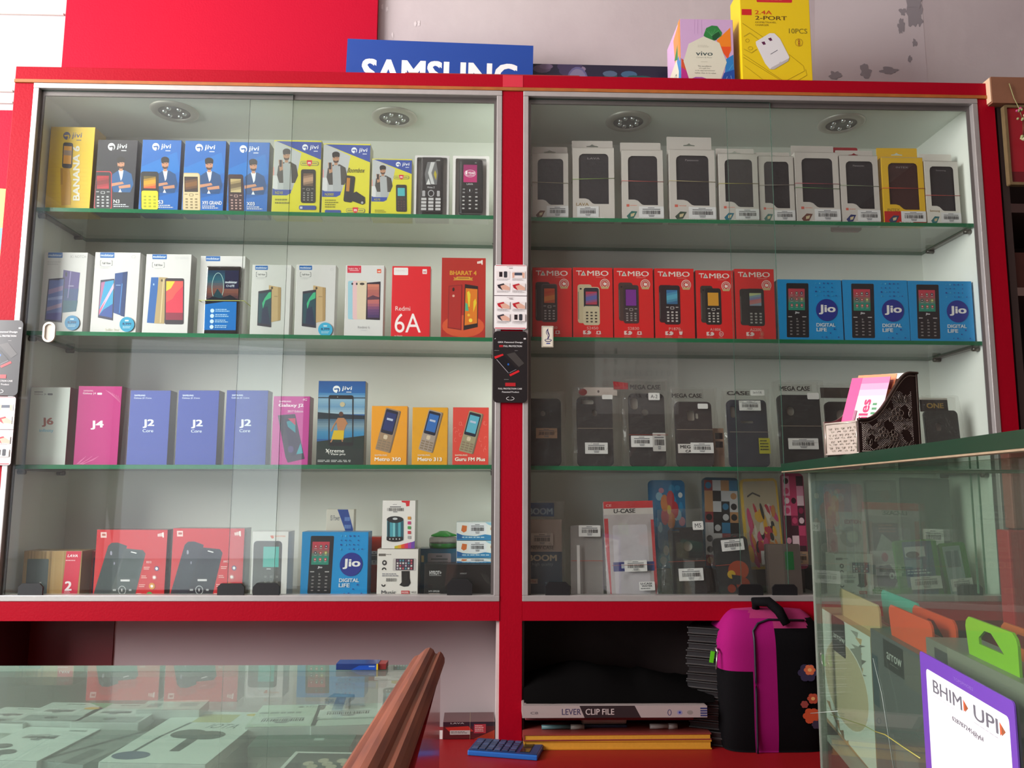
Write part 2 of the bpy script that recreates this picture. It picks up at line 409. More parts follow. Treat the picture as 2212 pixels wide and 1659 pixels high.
part('ceiling_panel', [(XLi - .02, XRi + .02, .002, YB, 2.094, 2.1003)], mat('eef3ea', .5, noise=.02))
part('post', [(XL, XLi, -.003, YB, .745, 2.1)], RED2, bev=.001)
part('post', [(XM0, XM1, -.003, .02, .745, 2.1)], RED2, bev=.001)
part('post', [(XRi, XR, -.003, YB, .745, 2.1)], RED2, bev=.001)
part('divider', [(XM0 - .002, XM1 + .002, .021, YB, 1.022, 2.094)], INNER)
part('side_panel', [(XLi - .001, XLi + .003, .001, YB, 1.022, 2.094)], INNER)
part('side_panel', [(XRi - .003, XRi + .001, .001, YB, 1.022, 2.094)], INNER)
part('back_panel', [(XLi - .03, XR, YB, YB + .012, 1.0, 2.1)], mat('f5f7ee', .55, noise=.02, nscale=8))
part('bottom_beam', [(XL, XM0, -.004, .02, ZB0, 1.0225), (XM1, XR, -.004, .02, ZB0, 1.0225)], RED2)
part('bottom_board', [(XL, XR, .02, YB, 1.0, 1.022)], mat('9c9792', .5))
part('tape_patch', [(XM0 + .001, XM1 - .001, -.0045, -.004, 2.109, 2.136)], mat('c4283c', .3))
part('loose_veneer', [(-.19, .19, .004, .05, 2.137, 2.1425)], mat('8e2a22', .6, noise=.2))
# aluminium channel frame round each bay
for x0, x1 in ((XLi, XM0), (XM1, XRi)):
    w = .0115
    for nm, a in (('frame_rail', (x0, x1, -.005, .022, 2.089, 2.1003)), ('frame_rail', (x0, x1, -.005, .022, 1.0225, 1.034)),
                  ('frame_stile', (x0, x0 + w, -.0045, .022, 1.034, 2.089)), ('frame_stile', (x1 - w, x1, -.0045, .022, 1.034, 2.089))):
        o = part(nm, [a], ALU, bev=.0012)
    part('frame_lip', [(x0 + w, x1 - w, .008, .012, 2.078, 2.089), (x0 + w, x0 + w + .006, .008, .012, 1.034, 2.078), (x1 - w - .006, x1 - w, .008, .012, 1.034, 2.078)], ALU_D)
# sliding panes: front pane on the left of each bay, rear pane on the right, overlapping
def pane(x0, x1, y):
    q = Mesh(); z0, z1 = 1.030, 2.088
    q.box(x0, x1, y, y + .004, z0, z1, GLASS, mats=[GLASS, GLASS, mat('3c5a4e', .2), mat('3c5a4e', .2), GEDGE_D, GEDGE_D])
    return q.build('sliding_glass_door', cab)
pa = pane(XLi + .008, P(612, 750, .006).x, .005); pb = pane(P(515, 750, .014).x, XM0 - .009, .0135)
pc = pane(XM1 + .008, P(1683, 735, .006).x, .005); pd = pane(P(1585, 735, .014).x, XRi - .008, .0135)
# finger pulls glued on the panes
q = Mesh(); a = P(105, 717, .0); Tm = Matrix.Translation((a.x, .0, a.z))
q.plate(rrect(-.0125, -.021, .0125, .021, .012, 6), [rrect(-.0085, -.017, .0085, .017, .008, 6)], .005, mat('d8ccbe', .35), T=Tm)
q.plate(rrect(-.0085, -.017, .0085, .017, .008, 6), [], .002, mat('b9aea2', .5), T=Tm @ Matrix.Translation((0, .003, 0)))
q.build('finger_pull', pa)
q = Mesh(); a = P(1183, 727, .0)
A = Art(q, .025, .046, .0, a.x, a.z - .023, rough=.25); q.box(a.x - .0125, a.x + .0125, .0, .0045, a.z - .023, a.z + .023, mat('c9c0ae', .25, metal=.4), bev=.001)
A.ref(535, 662, 697, 930).r(548, 712, 650, 918, 'd6cebc')
A.p([(606, 722), (604, 745), (608, 765), (618, 788), (620, 808), (612, 828), (604, 840), (594, 838), (600, 820), (598, 804), (588, 790), (581, 774), (583, 756), (593, 738)], '38305e').p([(598, 750), (596, 768), (602, 784), (610, 800), (608, 818), (604, 806), (594, 788), (588, 772), (590, 760)], 'd6cebc')
A.ring(604, 852, 38, 20, 9, '38305e', 0, 180).ring(604, 852, 38, 14, 7, '38305e', 180, 360).r(584, 882, 626, 893, '2d3c88')
q.build('finger_pull', pc)

# glass shelves; each has its measured ends
SH = {}
def shelf(key, x0, x1, zl, zr):
    y0, y1, t = .032, YB - .002, .0085; q = Mesh()
    vs = [(x0, y0, zl - t), (x1, y0, zr - t), (x1, y1, zr - t), (x0, y1, zl - t), (x0, y0, zl), (x1, y0, zr), (x1, y1, zr), (x0, y1, zl)]
    for f, m in (((0, 1, 5, 4), GEDGE), ((2, 3, 7, 6), GEDGE), ((3, 0, 4, 7), GEDGE), ((1, 2, 6, 5), GEDGE), ((0, 3, 2, 1), GSHELF), ((4, 5, 6, 7), GSHELF)):
        q.add([vs[i] for i in f], [(0, 1, 2, 3)], m)
    q.build('glass_shelf', cab)
    for (bx, s) in ((x0, 1), (x1, -1)):
        z = (zl if s == 1 else zr) - t
        g = Mesh(); g.box(bx, bx + s * .012, y0 + .012, y1 - .04, z - .0035, z, mat('8f8c86', .3, metal=.8)); g.tube([(bx, y1 - .05, z - .006), (bx + s * .016, y1 - .05, z - .006)], .005, mat('6c6962', .3, metal=.8), 8)
        g.tube([(bx, y0 + .015, z - .006), (bx + s * .014, y0 + .015, z - .006)], .005, mat('6c6962', .3, metal=.8), 8)
        g.build('shelf_bracket', cab)
    SH[key] = lambda x: zl + (zr - zl) * (x - x0) / (x1 - x0)
xl0, xl1, xr0, xr1 = XLi + .004, XM0 - .003, XM1 + .003, XRi - .004
shelf('A1', xl0, xl1, 1.8378, 1.8324); shelf('B1', xr0, xr1, 1.8303, 1.8285)
shelf('A2', xl0, xl1, 1.5697, 1.5637); shelf('B2', xr0, xr1, 1.5665, 1.565)
shelf('A3', xl0, xl1, 1.2905, 1.2948); shelf('B3', xr0, xr1, 1.2932, 1.2925)
SH['A4'] = SH['B4'] = lambda x: 1.022
# lower open bays, ledge and carcass
ZL = .747
part('ledge', [(XL, XR, -.30, YW - .01, ZL - .022, ZL)], mat('84040c', .5, noise=.06))
part('lower_carcass', [(XL, XR, -.27, YW - .01, .0, ZL - .022)], RED2)
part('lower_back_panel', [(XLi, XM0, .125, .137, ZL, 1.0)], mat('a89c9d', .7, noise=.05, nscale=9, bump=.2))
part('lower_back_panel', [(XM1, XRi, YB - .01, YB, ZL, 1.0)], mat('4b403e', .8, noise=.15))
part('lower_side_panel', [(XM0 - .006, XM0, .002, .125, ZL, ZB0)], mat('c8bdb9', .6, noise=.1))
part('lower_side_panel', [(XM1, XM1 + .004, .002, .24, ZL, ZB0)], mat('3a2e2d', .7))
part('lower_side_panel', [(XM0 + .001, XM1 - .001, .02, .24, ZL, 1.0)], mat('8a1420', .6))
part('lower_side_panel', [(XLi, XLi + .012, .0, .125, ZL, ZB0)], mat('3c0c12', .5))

# recessed LED downlights in the cabinet ceiling
def downlight(u, v, label, n=6):
    c = PZ(u, v, 2.093); z = 2.094; t = thing('downlight', label, 'ceiling light', (c.x, min(c.y, .19), z), group='downlights in the cabinet ceiling')
    st = mat('cfcbc3', .5, metal=.6, noise=.08); Rr = .0525
    q = Mesh(); q.lathe([(Rr, 0), (Rr, -.002), (Rr - .004, -.0045), (Rr - .016, -.006), (Rr - .018, -.004), (Rr - .019, 0)], st, 36); q.build('trim_ring', t)
    q = Mesh(); q.lathe([(Rr - .0185, -.001), (Rr - .0185, -.0035), (0.0001, -.0035)], mat('8b8a88', .35, metal=.5), 32); q.build('lens_plate', t)
    for k in range(n):
        a = 2 * math.pi * k / n + .3; g = Mesh()
        g.lathe([(.0055, 0), (.005, -.002), (.003, -.004), (.0001, -.005)], mat('dfe3e6', .05, metal=.9), 10, T=Matrix.Translation((.021 * math.cos(a), .021 * math.sin(a), -.0035)))
        g.build('led', t)
downlight(377, 241, 'round metal downlight above the black and blue boxes at the top left')
downlight(852, 254, 'round metal downlight above the small yellow box near the red centre post')
downlight(1357, 262, 'round metal downlight with eight LEDs above the grey flip cover boxes', 8)
downlight(1817, 267, 'round metal downlight nearest the right-hand cabinet wall', 6)
# ------------------------------------------------------------------ cartons on the shelves
def face_geom(uL, uR, vT, vB, y, zb=None, key=None):
    a, b = P(uL, vB, y), P(uR, vB, y); um = (uL + uR) / 2; top = P(um, vT, y).z; x = (a.x + b.x) / 2
    base = SH[key](x) + .0004 if key else zb
    return x, b.x - a.x, base, top - base
def carton(name, label, cat, group, key, uL, uR, vT, vB, D, art, col='e8e8e6', side=None, y=.058, zb=None, rough=.36, coat=.25, rz=None, kids=None, top=None):
    x, w, base, h = face_geom(uL, uR, vT, vB, y, zb, key)
    q = Mesh(); sc = mat(side or col, rough, coat=coat); fc = mat(col, rough, coat=coat)
    q.box(-w / 2, w / 2, -D / 2, D / 2, 0, h, sc, bev=.0006)
    A = Art(q, w - .0010, h - .0010, -D / 2 - .00002, 0, .0005, rough=rough, coat=coat)
    A.r(0, 0, 1, 1, fc)
    if art: art(A)
    loc = (x, y + D / 2, base); r = (0, 0, math.radians(rnd.uniform(-.7, .7) if rz is None else rz))
    if not kids:
        return tag(q.build(name, loc=loc, rot=r), label, cat, group)
    t = thing(name, label, cat, loc, 0, group, rot=r); q.build('carton', t)
    for nm, fn in kids:
        g = Mesh(); B = Art(g, w - .001, h - .001, -D / 2 - .0022, 0, .0005, rough=.3, coat=.3); B.a = A.a; fn(B, g); g.build(nm, t)
    return t

def jivi_logo(A, cx, cy, r, x0, y0, x1, y1, c='eef2f6', bg='0a62b4'):
    A.e(cx, cy, r, r, c, 20).p([(cx - r * .75, cy - r * .15), (cx + r * .55, cy - r * .3), (cx + r * .75, cy + r * .1), (cx + r * .5, cy + r * 1.0), (cx + r * .05, cy + r * 1.05), (cx + r * .3, cy + r * .4), (cx + r * .2, cy + r * .05), (cx - r * .5, cy + r * .2)], bg)
    A.t('jivi', x0, y0, x1, y1, c, 1, sh=.15); A.r(x0 + (x1 - x0) * .45, y1 + 4, x1 - 4, y1 + 9, c)
def man(A, cx, top, s, jacket='1d5a8c', shirt='e6ecf2', skin='c58b6c', arms=True):
    """printed figure of a man; s = head width"""
    A.p([(cx - s * 1.05, top + s * 2.0), (cx - s * .35, top + s * 1.55), (cx + s * .5, top + s * 1.5), (cx + s * 1.25, top + s * 1.9), (cx + s * 1.5, top + s * 3.1), (cx + s * 1.1, top + s * 4.0), (cx - s * .9, top + s * 4.0), (cx - s * 1.2, top + s * 3.1)], jacket)
    A.p([(cx - s * .3, top + s * 1.5), (cx + s * .3, top + s * 1.5), (cx + s * .15, top + s * 2.4), (cx - s * .02, top + s * 2.7)], shirt)
    A.r(cx - s * .2, top + s * 1.1, cx + s * .2, top + s * 1.6, skin)
    A.e(cx, top + s * .75, s * .43, s * .6, skin); A.e(cx, top + s * 1.12, s * .34, s * .22, '4a332c'); A.e(cx, top + s * 1.0, s * .25, s * .1, skin)
    A.e(cx, top + s * .28, s * .5, s * .34, '1d1918').e(cx - s * .3, top + s * .45, s * .18, s * .25, '1d1918').e(cx + s * .35, top + s * .42, s * .14, s * .22, '1d1918')
    A.r(cx - s * .25, top + s * .68, cx - s * .08, top + s * .74, '2a2020').r(cx + s * .08, top + s * .68, cx + s * .25, top + s * .74, '2a2020')
    if arms:
        A.p([(cx - s * 1.1, top + s * 3.0), (cx + s * .2, top + s * 2.8), (cx + s * .35, top + s * 3.05), (cx - s * 1.1, top + s * 3.35)], skin)
        A.p([(cx - s * .3, top + s * 3.3), (cx + s * 1.1, top + s * 3.1), (cx + s * 1.15, top + s * 3.45), (cx - s * .2, top + s * 3.6)], skin)
        A.p([(cx - s * .3, top + s * 4.0), (cx - s * .1, top + s * 3.6), (cx + s * .1, top + s * 4.0)], shirt)
def keyphone(A, x0, y0, x1, y1, body, scr, rim=None, keyc='c9c4bd', sy=.42, pad=True, kb=None, rows=4, d=True):
    w, h = x1 - x0, y1 - y0; A.r(x0, y0, x1, y1, rim or body, rad=w * .14)
    A.r(x0 + w * .04, y0 + h * .02, x1 - w * .04, y1 - h * .02, body, rad=w * .12)
    if kb: A.r(x0 + w * .04, y0 + h * .5, x1 - w * .04, y1 - h * .015, kb, rad=w * .1)
    A.r(x0 + w * .12, y0 + h * .1, x1 - w * .12, y0 + h * (.1 + sy), '1a1a1e')
    if isinstance(scr, (list, tuple)): A.grad(x0 + w * .16, y0 + h * .12, x1 - w * .16, y0 + h * (.08 + sy), scr, 6, diag=h * .03)
    else: A.r(x0 + w * .16, y0 + h * .12, x1 - w * .16, y0 + h * (.08 + sy), scr)
    if d:
        cy = y0 + h * (.18 + sy); A.r(x0 + w * .38, cy - h * .035, x1 - w * .38, cy + h * .035, keyc, rad=w * .04).r(x0 + w * .42, cy - h * .022, x1 - w * .42, cy + h * .022, body if not kb else kb)
        A.r(x0 + w * .12, cy - h * .03, x0 + w * .28, cy - h * .01, keyc).r(x1 - w * .28, cy - h * .03, x1 - w * .12, cy - h * .01, keyc)
    A.keys(x0 + w * .1, y0 + h * (.25 + sy), x1 - w * .1, y1 - h * .05, rows, 3, keyc, .5)

# --- top shelf, left bay
def art_banana(A):
    A.ref(333, 670, 945, 1535, 48)
    jivi_logo(A, 500, 1007, 28, 540, 985, 615, 1030, '5c5a78', 'f0c400')
    for i in range(14): A.r(345, 1110 + i * 30, 660, 1112 + i * 30, 'e8ba00')
    A.p([(452, 1235), (520, 1235), (535, 1330), (530, 1490), (460, 1495), (455, 1360)], 'dca014').p([(452, 1235), (470, 1235), (470, 1350), (455, 1350)], 'c08a10')
    A.r(468, 1055, 545, 1235, '2d2a2e', rad=16, ang=3).r(476, 1080, 537, 1205, 'f0a418', ang=3).r(479, 1110, 536, 1145, 'a58a70', ang=3)
    A.t('BANANA 6', 548, 1078, 600, 1460, 'f4f0e2', 2, rot=90)
carton('phone_box', 'yellow carton with vertical white lettering BANANA 6, at the end of the top shelf', 'phone box', None, 'A1', 97, 194, 274, 443, .05, art_banana, 'f2c800', 'd8a800')
def art_jivi(phone, model, bg, sub=2, tw=45):
    def f(A):
        A.ref(1035, 1328, 1040, 1548, 38)
        if bg == 'b':
            A.p([(1035, 1230), (1330, 1120), (1370, 1260), (1035, 1360)], '0f74c8').p([(1035, 1420), (1370, 1330), (1370, 1400), (1035, 1470)], '0d5aa6')
        jivi_logo(A, 1170, 1088, 27, 1210, 1068, 1284, 1108, 'f2f6fa', '0a5aa8' if bg == 'b' else '26262e')
        man(A, 1240, 1160, 62, '1a5890' if bg == 'k' else '14487c')
        phone(A); A.t(model, 1185, 1460, 1185 + tw, 1485, 'f0f2f4', 1); A.dash(1185, 1492, 1305, 1518, 2, 'd8dce4', 4)
    return f
carton('phone_box', 'black carton marked N3 with a red framed keypad phone', 'phone box', None, 'A1', 202, 289, 302, 445, .036,
       art_jivi(lambda A: keyphone(A, 1040, 1262, 1172, 1530, '22222a', ['c01828', '701018', 'c83040'], 'd83038', 'b8b8bc', .38), 'N3', 'k'), '26262f')
carton('phone_box', 'blue carton marked S3 with a yellow and black keypad phone', 'phone box', None, 'A1', 299, 384, 302, 448, .036,
       art_jivi(lambda A: keyphone(A, 1055, 1262, 1190, 1528, '26282e', ['1a3a2a', 'e8a818', 'c83a3a'], None, 'a8a820', .36, kb='d8d428', d=False), 'S3', 'b', tw=38), '0a66bc', '0d3f80')
carton('phone_box', 'blue carton marked X93 GRAND with a beige keypad phone', 'phone box', None, 'A1', 392, 482, 304, 450, .036,
       art_jivi(lambda A: keyphone(A, 1045, 1265, 1172, 1530, 'd8c49a', ['101828', '8a5a28', '101828'], 'c8ae80', '8c7a58', .4), 'X93 GRAND', 'b', tw=140), '0a66bc', '0d3f80')
carton('phone_box', 'blue carton marked X03 with a dark brown phone with gold screen', 'phone box', None, 'A1', 489, 577, 307, 452, .036,
       art_jivi(lambda A: keyphone(A, 1052, 1268, 1165, 1530, '3a2428', ['c8b078', '4a3a28', 'd0bc88'], None, 'b89890', .4), 'X03', 'b', tw=58), '0a66bc', '0d3f80')
def m_badge(A, x0, y0, x1, y1):
    cy = (y0 + y1) / 2; h = y1 - y0; A.r(x0, cy - h * .35, x1, cy + h * .35, '8a8a68', rad=h * .3).r(x0 + 4, cy - h * .27, x1 - 4, cy + h * .27, 'd4cc28', rad=h * .25)
    A.r(x0 + 12, cy - h * .12, x0 + (x1 - x0) * .33, cy + h * .12, '9a9850').r(x1 - (x1 - x0) * .33, cy - h * .12, x1 - 12, cy + h * .12, '9a9850')
    cx = (x0 + x1) / 2; A.p([(cx - h * .45, y0), (cx + h * .45, y0), (cx + h * .45, cy + h * .1), (cx, y1), (cx - h * .45, cy + h * .1)], 'd82838').t('m', cx - h * .25, cy - h * .2, cx + h * .25, cy + h * .12, 'f0e8e8', 2)
def art_yellow(kind):
    def f(A):
        A.ref(155, 518, 1050, 1580, 17)
        A.p([(160, 1060), (190, 1056), (380, 1140), (345, 1300), (310, 1405), (150, 1405)], 'b9bcbe').p([(155, 1240), (172, 1240), (172, 1300), (155, 1300)], 'e08a90').r(155, 1300, 200, 1395, 'd6d6d8')
        A.p([(185, 1056), (535, 1060), (535, 1185)], '2f4aa0').p([(150, 1390), (180, 1400), (290, 1400), (310, 1380), (300, 1425), (270, 1440), (150, 1440)], '2f4aa0')
        jivi_logo(A, 408, 1098, 22, 445, 1082, 510, 1118, 'e8ecf2', '2f4aa0')
        man(A, 266, 1112, 60, '45423e', 'a8acae', 'b88868', False)
        A.p([(238, 1215), (300, 1215), (310, 1400), (245, 1400)], 'a9adb0').p([(205, 1190), (235, 1190), (240, 1260), (215, 1270)], 'b88868').r(212, 1190, 230, 1240, '25262a', rad=4)
        A.t({'a': 'N210', 'b': 'N3000', 'c': 'X570'}[kind], 182, 1412, 240 if kind != 'b' else 250, 1432, 'b9b440', 1)
        if kind == 'a':
            A.dash(182, 1465, 300, 1510, 2, '8c8a20', 3); m_badge(A, 372, 1190, 512, 1235)
            keyphone(A, 378, 1255, 490, 1492, '2a2826', ['4a3020', 'c8a080', '302420'], None, '8c8a84', .42); A.r(365, 1510, 495, 1540, '3a5098', rad=12).r(372, 1518, 392, 1534, 'c8ccd8')
        elif kind == 'b':
            A.dash(182, 1460, 290, 1525, 4, '8c8a20', 3); A.t('Boombox', 358, 1228, 490, 1262, '3a3a28', 0, sh=.4)
            A.r(335, 1285, 405, 1478, '222226', rad=14, ang=7).p([(352, 1300), (378, 1303), (370, 1400), (345, 1398)], 'b87a28')
            A.p([(390, 1415), (425, 1400), (490, 1440), (492, 1485), (470, 1495), (395, 1470)], '24262a').e(470, 1480, 9, 9, 'b0b0b0')
            m_badge(A, 345, 1515, 490, 1560); A.r(182, 1535, 305, 1558, '3a5098', rad=10)
        else:
            A.dash(190, 1515, 300, 1545, 2, '8c8a20', 3); m_badge(A, 365, 1195, 505, 1240)
            keyphone(A, 385, 1285, 482, 1530, '302c2a', '48b0b8', None, '5a3a3a', .34)
    return f
carton('phone_box', 'yellow-green carton marked N210 with a man holding up a phone, by the glass joint', 'phone box', None, 'A1', 586, 690, 303, 457, .04, art_yellow('a'), 'd8d02c', 'c4bc20')
carton('phone_box', 'yellow-green carton marked N3000, the tallest of three yellow-green ones', 'phone box', None, 'A1', 694, 797, 310, 460, .04, art_yellow('b'), 'd8d02c', 'c9c6a8')
carton('phone_box', 'short yellow-green carton marked X570 showing a keypad phone with light blue screen', 'phone box', None, 'A1', 801, 888, 343, 462, .04, art_yellow('c'), 'd8d02c', 'c4bc20')
def tray(label, uL, uR, vT, vB, phone, col, rim):
    x, w, base, h = face_geom(uL, uR, vT, vB, .058, None, 'A1'); t = thing('display_tray', label, 'phone box', (x, .058 + .02, base))
    q = Mesh(); q.plate(rrect(-w / 2, 0, w / 2, h, .002), [rrect(-w / 2 + rim, rim, w / 2 - rim, h - rim, .003)], .014, mat(col, .35, coat=.3), T=Matrix.Translation((0, -.02, 0)))
    q.box(-w / 2 + .0005, w / 2 - .0005, -.006, .018, .0005, h - .0005, mat(col, .4)); q.build('tray', t)
    phone(t, w, h); return t
def ph_prime(t, w, h):
    q = Mesh(); q.box(-w * .325, w * .325, -.026, -.012, h * .045, h * .965, mat('19181c', .18, coat=.6), bev=.005)
    A = Art(q, w, h, -.0262, rough=.18, coat=.5); A.ref(1222, 1483, 1160, 1600)
    A.p([(1318, 1215), (1385, 1210), (1400, 1290), (1392, 1372), (1312, 1372), (1300, 1300)], '6b6c6e').p([(1345, 1215), (1375, 1215), (1350, 1290), (1375, 1370), (1350, 1368), (1325, 1290)], 'c9cacb').p([(1378, 1270), (1390, 1300), (1385, 1340), (1368, 1300)], 'b8a828').p([(1312, 1372), (1330, 1330), (1345, 1372)], 'dadada')
    A.t('LAVA', 1385, 1196, 1415, 1206, 'c8c8c8').t('Prime Z', 1323, 1386, 1377, 1398, 'c8c8cc')
    A.r(1284, 1415, 1306, 1455, 'a8a6aa', rad=4).r(1394, 1415, 1416, 1455, 'a8a6aa', rad=4).ring(1350, 1434, 24, 24, 6, 'a8a6aa').keys(1270, 1462, 1430, 1555, 4, 3, 'c2c0c2', .72); q.build('keypad_phone', t)
tray('open white tray holding a black and silver keypad phone marked Prime Z', 894, 969, 336, 463, ph_prime, 'd9d6d6', .0045)
def ph_lava(t, w, h):
    q = Mesh(); q.box(-w * .33, w * .33, -.028, -.012, h * .065, h * .93, mat('151519', .16, coat=.6), bev=.0065)
    A = Art(q, w, h, -.0282, rough=.18, coat=.5); A.ref(1517, 1787, 1163, 1602)
    A.r(1597, 1235, 1697, 1357, 'c02270').r(1597, 1235, 1697, 1275, 'a02468').ring(1646, 1296, 42, 26, 3, 'f0d0e0').r(1612, 1284, 1680, 1308, 'b8246c').t('1', 1612, 1278, 1626, 1304, 'ffe8f2', 2).t('YEAR', 1630, 1284, 1682, 1303, 'ffe8f2', 2).r(1612, 1308, 1678, 1312, 'f0c8dc')
    A.t('LAVA', 1622, 1364, 1668, 1376, 'd0d0d4').t('A1', 1680, 1216, 1694, 1226, 'a8a8a8').ring(1645, 1415, 22, 18, 3, '3a3a3e').r(1641, 1406, 1648, 1422, 'c8c8cc'); A.keys(1580, 1395, 1622, 1440, 2, 1, '8a8a8c', .4).keys(1672, 1395, 1714, 1440, 2, 1, '8a8a8c', .4).keys(1575, 1445, 1718, 1552, 4, 3, 'b8b6b4', .35); q.build('keypad_phone', t)
tray('open white tray holding a black keypad phone with a magenta 1 YEAR sticker', 977, 1056, 337, 465, ph_lava, 'ece8e6', .006)

# --- second shelf, left bay (crop 0,480 at 3.95)
def sticker(A, cx, cy, rx, ry, c='2a8cc0'):
    A.e(cx, cy, rx, ry, c, 24).t('8,999', cx - rx * .6, cy - ry * .22, cx + rx * .6, cy + ry * .12, '1d3f6c', 2).dash(cx - rx * .55, cy + ry * .25, cx + rx * .55, cy + ry * .6, 2, 'b8dcea', 2).r(cx - rx * .25, cy - ry * .6, cx + rx * .25, cy - ry * .4, 'cfe6f0')
def mobilstar(A, x0, y0, x1, y1): A.r(x0, y0, x1, y1, '1f66b0', rad=4).t('mobiistar', x0 + 6, y0 + (y1 - y0) * .28, x1 - 6, y0 + (y1 - y0) * .72, 'e4eef6', 1)
def art_x1(A):
    A.ref(325, 705, 255, 932, 42); mobilstar(A, 395, 255, 524, 300); A.t('X1 NOTCH', 592, 278, 732, 300, '8f8f90', 0)
    A.dash(390, 330, 515, 370, 2, 'c0c0c0', 6)
    A.p([(535, 402), (682, 425), (652, 750), (505, 765)], '4a3a86').p([(530, 560), (672, 560), (652, 750), (505, 765)], '2a4a80').p([(520, 660), (665, 660), (652, 750), (505, 765)], '1d5a70').p([(596, 415), (604, 415), (580, 640), (574, 640)], '9a8cc8').e(560, 440, 9, 20, '1c1838').r(580, 534, 628, 542, 'a8a0c8')
    A.p([(405, 480), (547, 468), (528, 845), (376, 830)], '2a2c4c').p([(412, 492), (540, 480), (520, 828), (386, 818)], '5a6cae').p([(407, 570), (534, 535), (530, 575), (405, 610)], '9a86b4').p([(402, 640), (530, 620), (528, 650), (400, 660)], '8c9cd0').p([(395, 720), (525, 680), (522, 715), (392, 750)], 'a08cae').p([(392, 770), (520, 760), (520, 828), (386, 818)], '3c3c90').r(450, 478, 500, 490, '22243c')
def art_c2(A):
    A.ref(765, 1158, 258, 940, 38); mobilstar(A, 842, 258, 968, 304); A.t('C2', 1117, 282, 1155, 304, 'b5b5b8', 0)
    A.line([(854, 328), (845, 328), (845, 368), (854, 368)], 3, '6a6c70').line([(940, 328), (949, 328), (949, 368), (940, 368)], 3, '6a6c70').t('Full View', 862, 340, 935, 358, '6a6c70').dash(842, 375, 945, 398, 2, 'c8c8c8', 5)
    A.p([(975, 435), (1085, 418), (1062, 798), (965, 765)], '1c4488').p([(1045, 425), (1085, 418), (1062, 798), (1030, 790)], '16346c').p([(1035, 520), (1044, 520), (1022, 770), (1014, 768)], '3f7cc0').r(985, 530, 1026, 537, '7c9cc8')
    A.p([(850, 492), (970, 480), (962, 830), (832, 806)], '2c2c4a').p([(856, 512), (966, 492), (955, 808), (840, 788)], '2c9ccc').p([(856, 512), (890, 505), (840, 740)], 'b0709c').p([(966, 515), (966, 560), (850, 770), (843, 740)], 'd8b8d4').p([(900, 660), (850, 770), (840, 788), (842, 740)], 'd86a90').p([(960, 690), (955, 808), (840, 788), (880, 740)], '2a4c9c')
    A.t('Selfie Star', 895, 895, 1020, 915, 'd8d2b8', 0)
def art_c1s(A):
    A.ref(1210, 1598, 272, 948, 32); mobilstar(A, 1290, 270, 1416, 314); A.t('C1 SHINE', 1490, 292, 1606, 312, 'c4c4c8', 0)
    A.line([(1300, 342), (1291, 342), (1291, 382), (1300, 382)], 3, '6a6c70').line([(1386, 342), (1395, 342), (1395, 382), (1386, 382)], 3, '6a6c70').t('Full View', 1308, 354, 1380, 372, '6a6c70').dash(1310, 390, 1380, 400, 1, 'c8c8c8', 5)
    A.p([(1283, 468), (1345, 468), (1322, 855), (1252, 850)], '1f5ea8').p([(1350, 466), (1425, 470), (1400, 858), (1315, 855)], 'b39a6c').p([(1385, 480), (1395, 480), (1372, 850), (1362, 850)], 'd0bc90').e(1376, 494, 9, 11, '5a4a34').e(1306, 528, 6, 9, 'a8c8e4')
    A.r(1404, 475, 1568, 862, '332a34', rad=14).r(1414, 498, 1560, 826, 'd8304a').p([(1414, 500), (1490, 500), (1455, 560), (1414, 585)], 'e0c838').p([(1490, 500), (1560, 500), (1560, 540), (1500, 600), (1470, 650), (1414, 680), (1414, 585), (1455, 560)], 'e8534c').r(1414, 765, 1560, 826, '8c2840')
def art_c1l(A): A.ref(1680, 2070, 290, 955, 30); mobilstar(A, 1752, 288, 1878, 332); A.t('C1 LITE', 1990, 315, 2066, 333, 'cccccf', 0)
def art_c1(A):
    A.ref(65, 360, 315, 842, 22); mobilstar(A, 105, 320, 202, 352); A.t('C1', 340, 338, 362, 356, 'bcbcc0', 0)
    A.line([(121, 370), (112, 370), (112, 402), (121, 402)], 3, '6a6c70').line([(183, 370), (192, 370), (192, 402), (183, 402)], 3, '6a6c70').t('Full View', 125, 380, 182, 393, '6a6c70').dash(112, 405, 195, 424, 2, 'c8c8c8', 5)
    A.p([(210, 466), (303, 482), (298, 724), (205, 745)], 'c8a878').p([(280, 478), (303, 482), (298, 724), (278, 730)], 'b0905f').e(234, 486, 8, 10, '4a3c2c').r(250, 546, 278, 551, '98805c')
    A.p([(130, 512), (232, 496), (228, 778), (122, 765)], '2e2c3c').p([(134, 530), (228, 514), (222, 760), (130, 745)], '1e4a56').p([(210, 520), (228, 516), (226, 560), (185, 580), (165, 640), (160, 600), (180, 560)], '38b884').p([(160, 640), (200, 620), (222, 760), (150, 750)], '1c2c4c')
W8 = 'd6d4d3'
carton('phone_box', 'white carton marked X1 NOTCH with a purple phone picture', 'phone box', None, 'A2', 83, 178, 545, 716, .032, art_x1, W8,
       kids=[('price_sticker', lambda B, g: sticker(B, 622, 848, 65, 62))])
carton('phone_box', 'white carton marked C2 with a dark blue phone picture', 'phone box', None, 'A2', 194, 293, 545, 718, .032, art_c2, W8, kids=[('price_sticker', lambda B, g: sticker(B, 1088, 862, 64, 62, '2f9cc4'))])
carton('phone_box', 'white carton marked C1 SHINE with blue, gold and red-screened phones', 'phone box', None, 'A2', 306, 405, 549, 720, .032, art_c1s, W8)
carton('phone_box', 'white carton marked C1 LITE behind a large black phone', 'phone box', None, 'A2', 425, 523, 553, 721, .032, art_c1l, W8, y=.072)
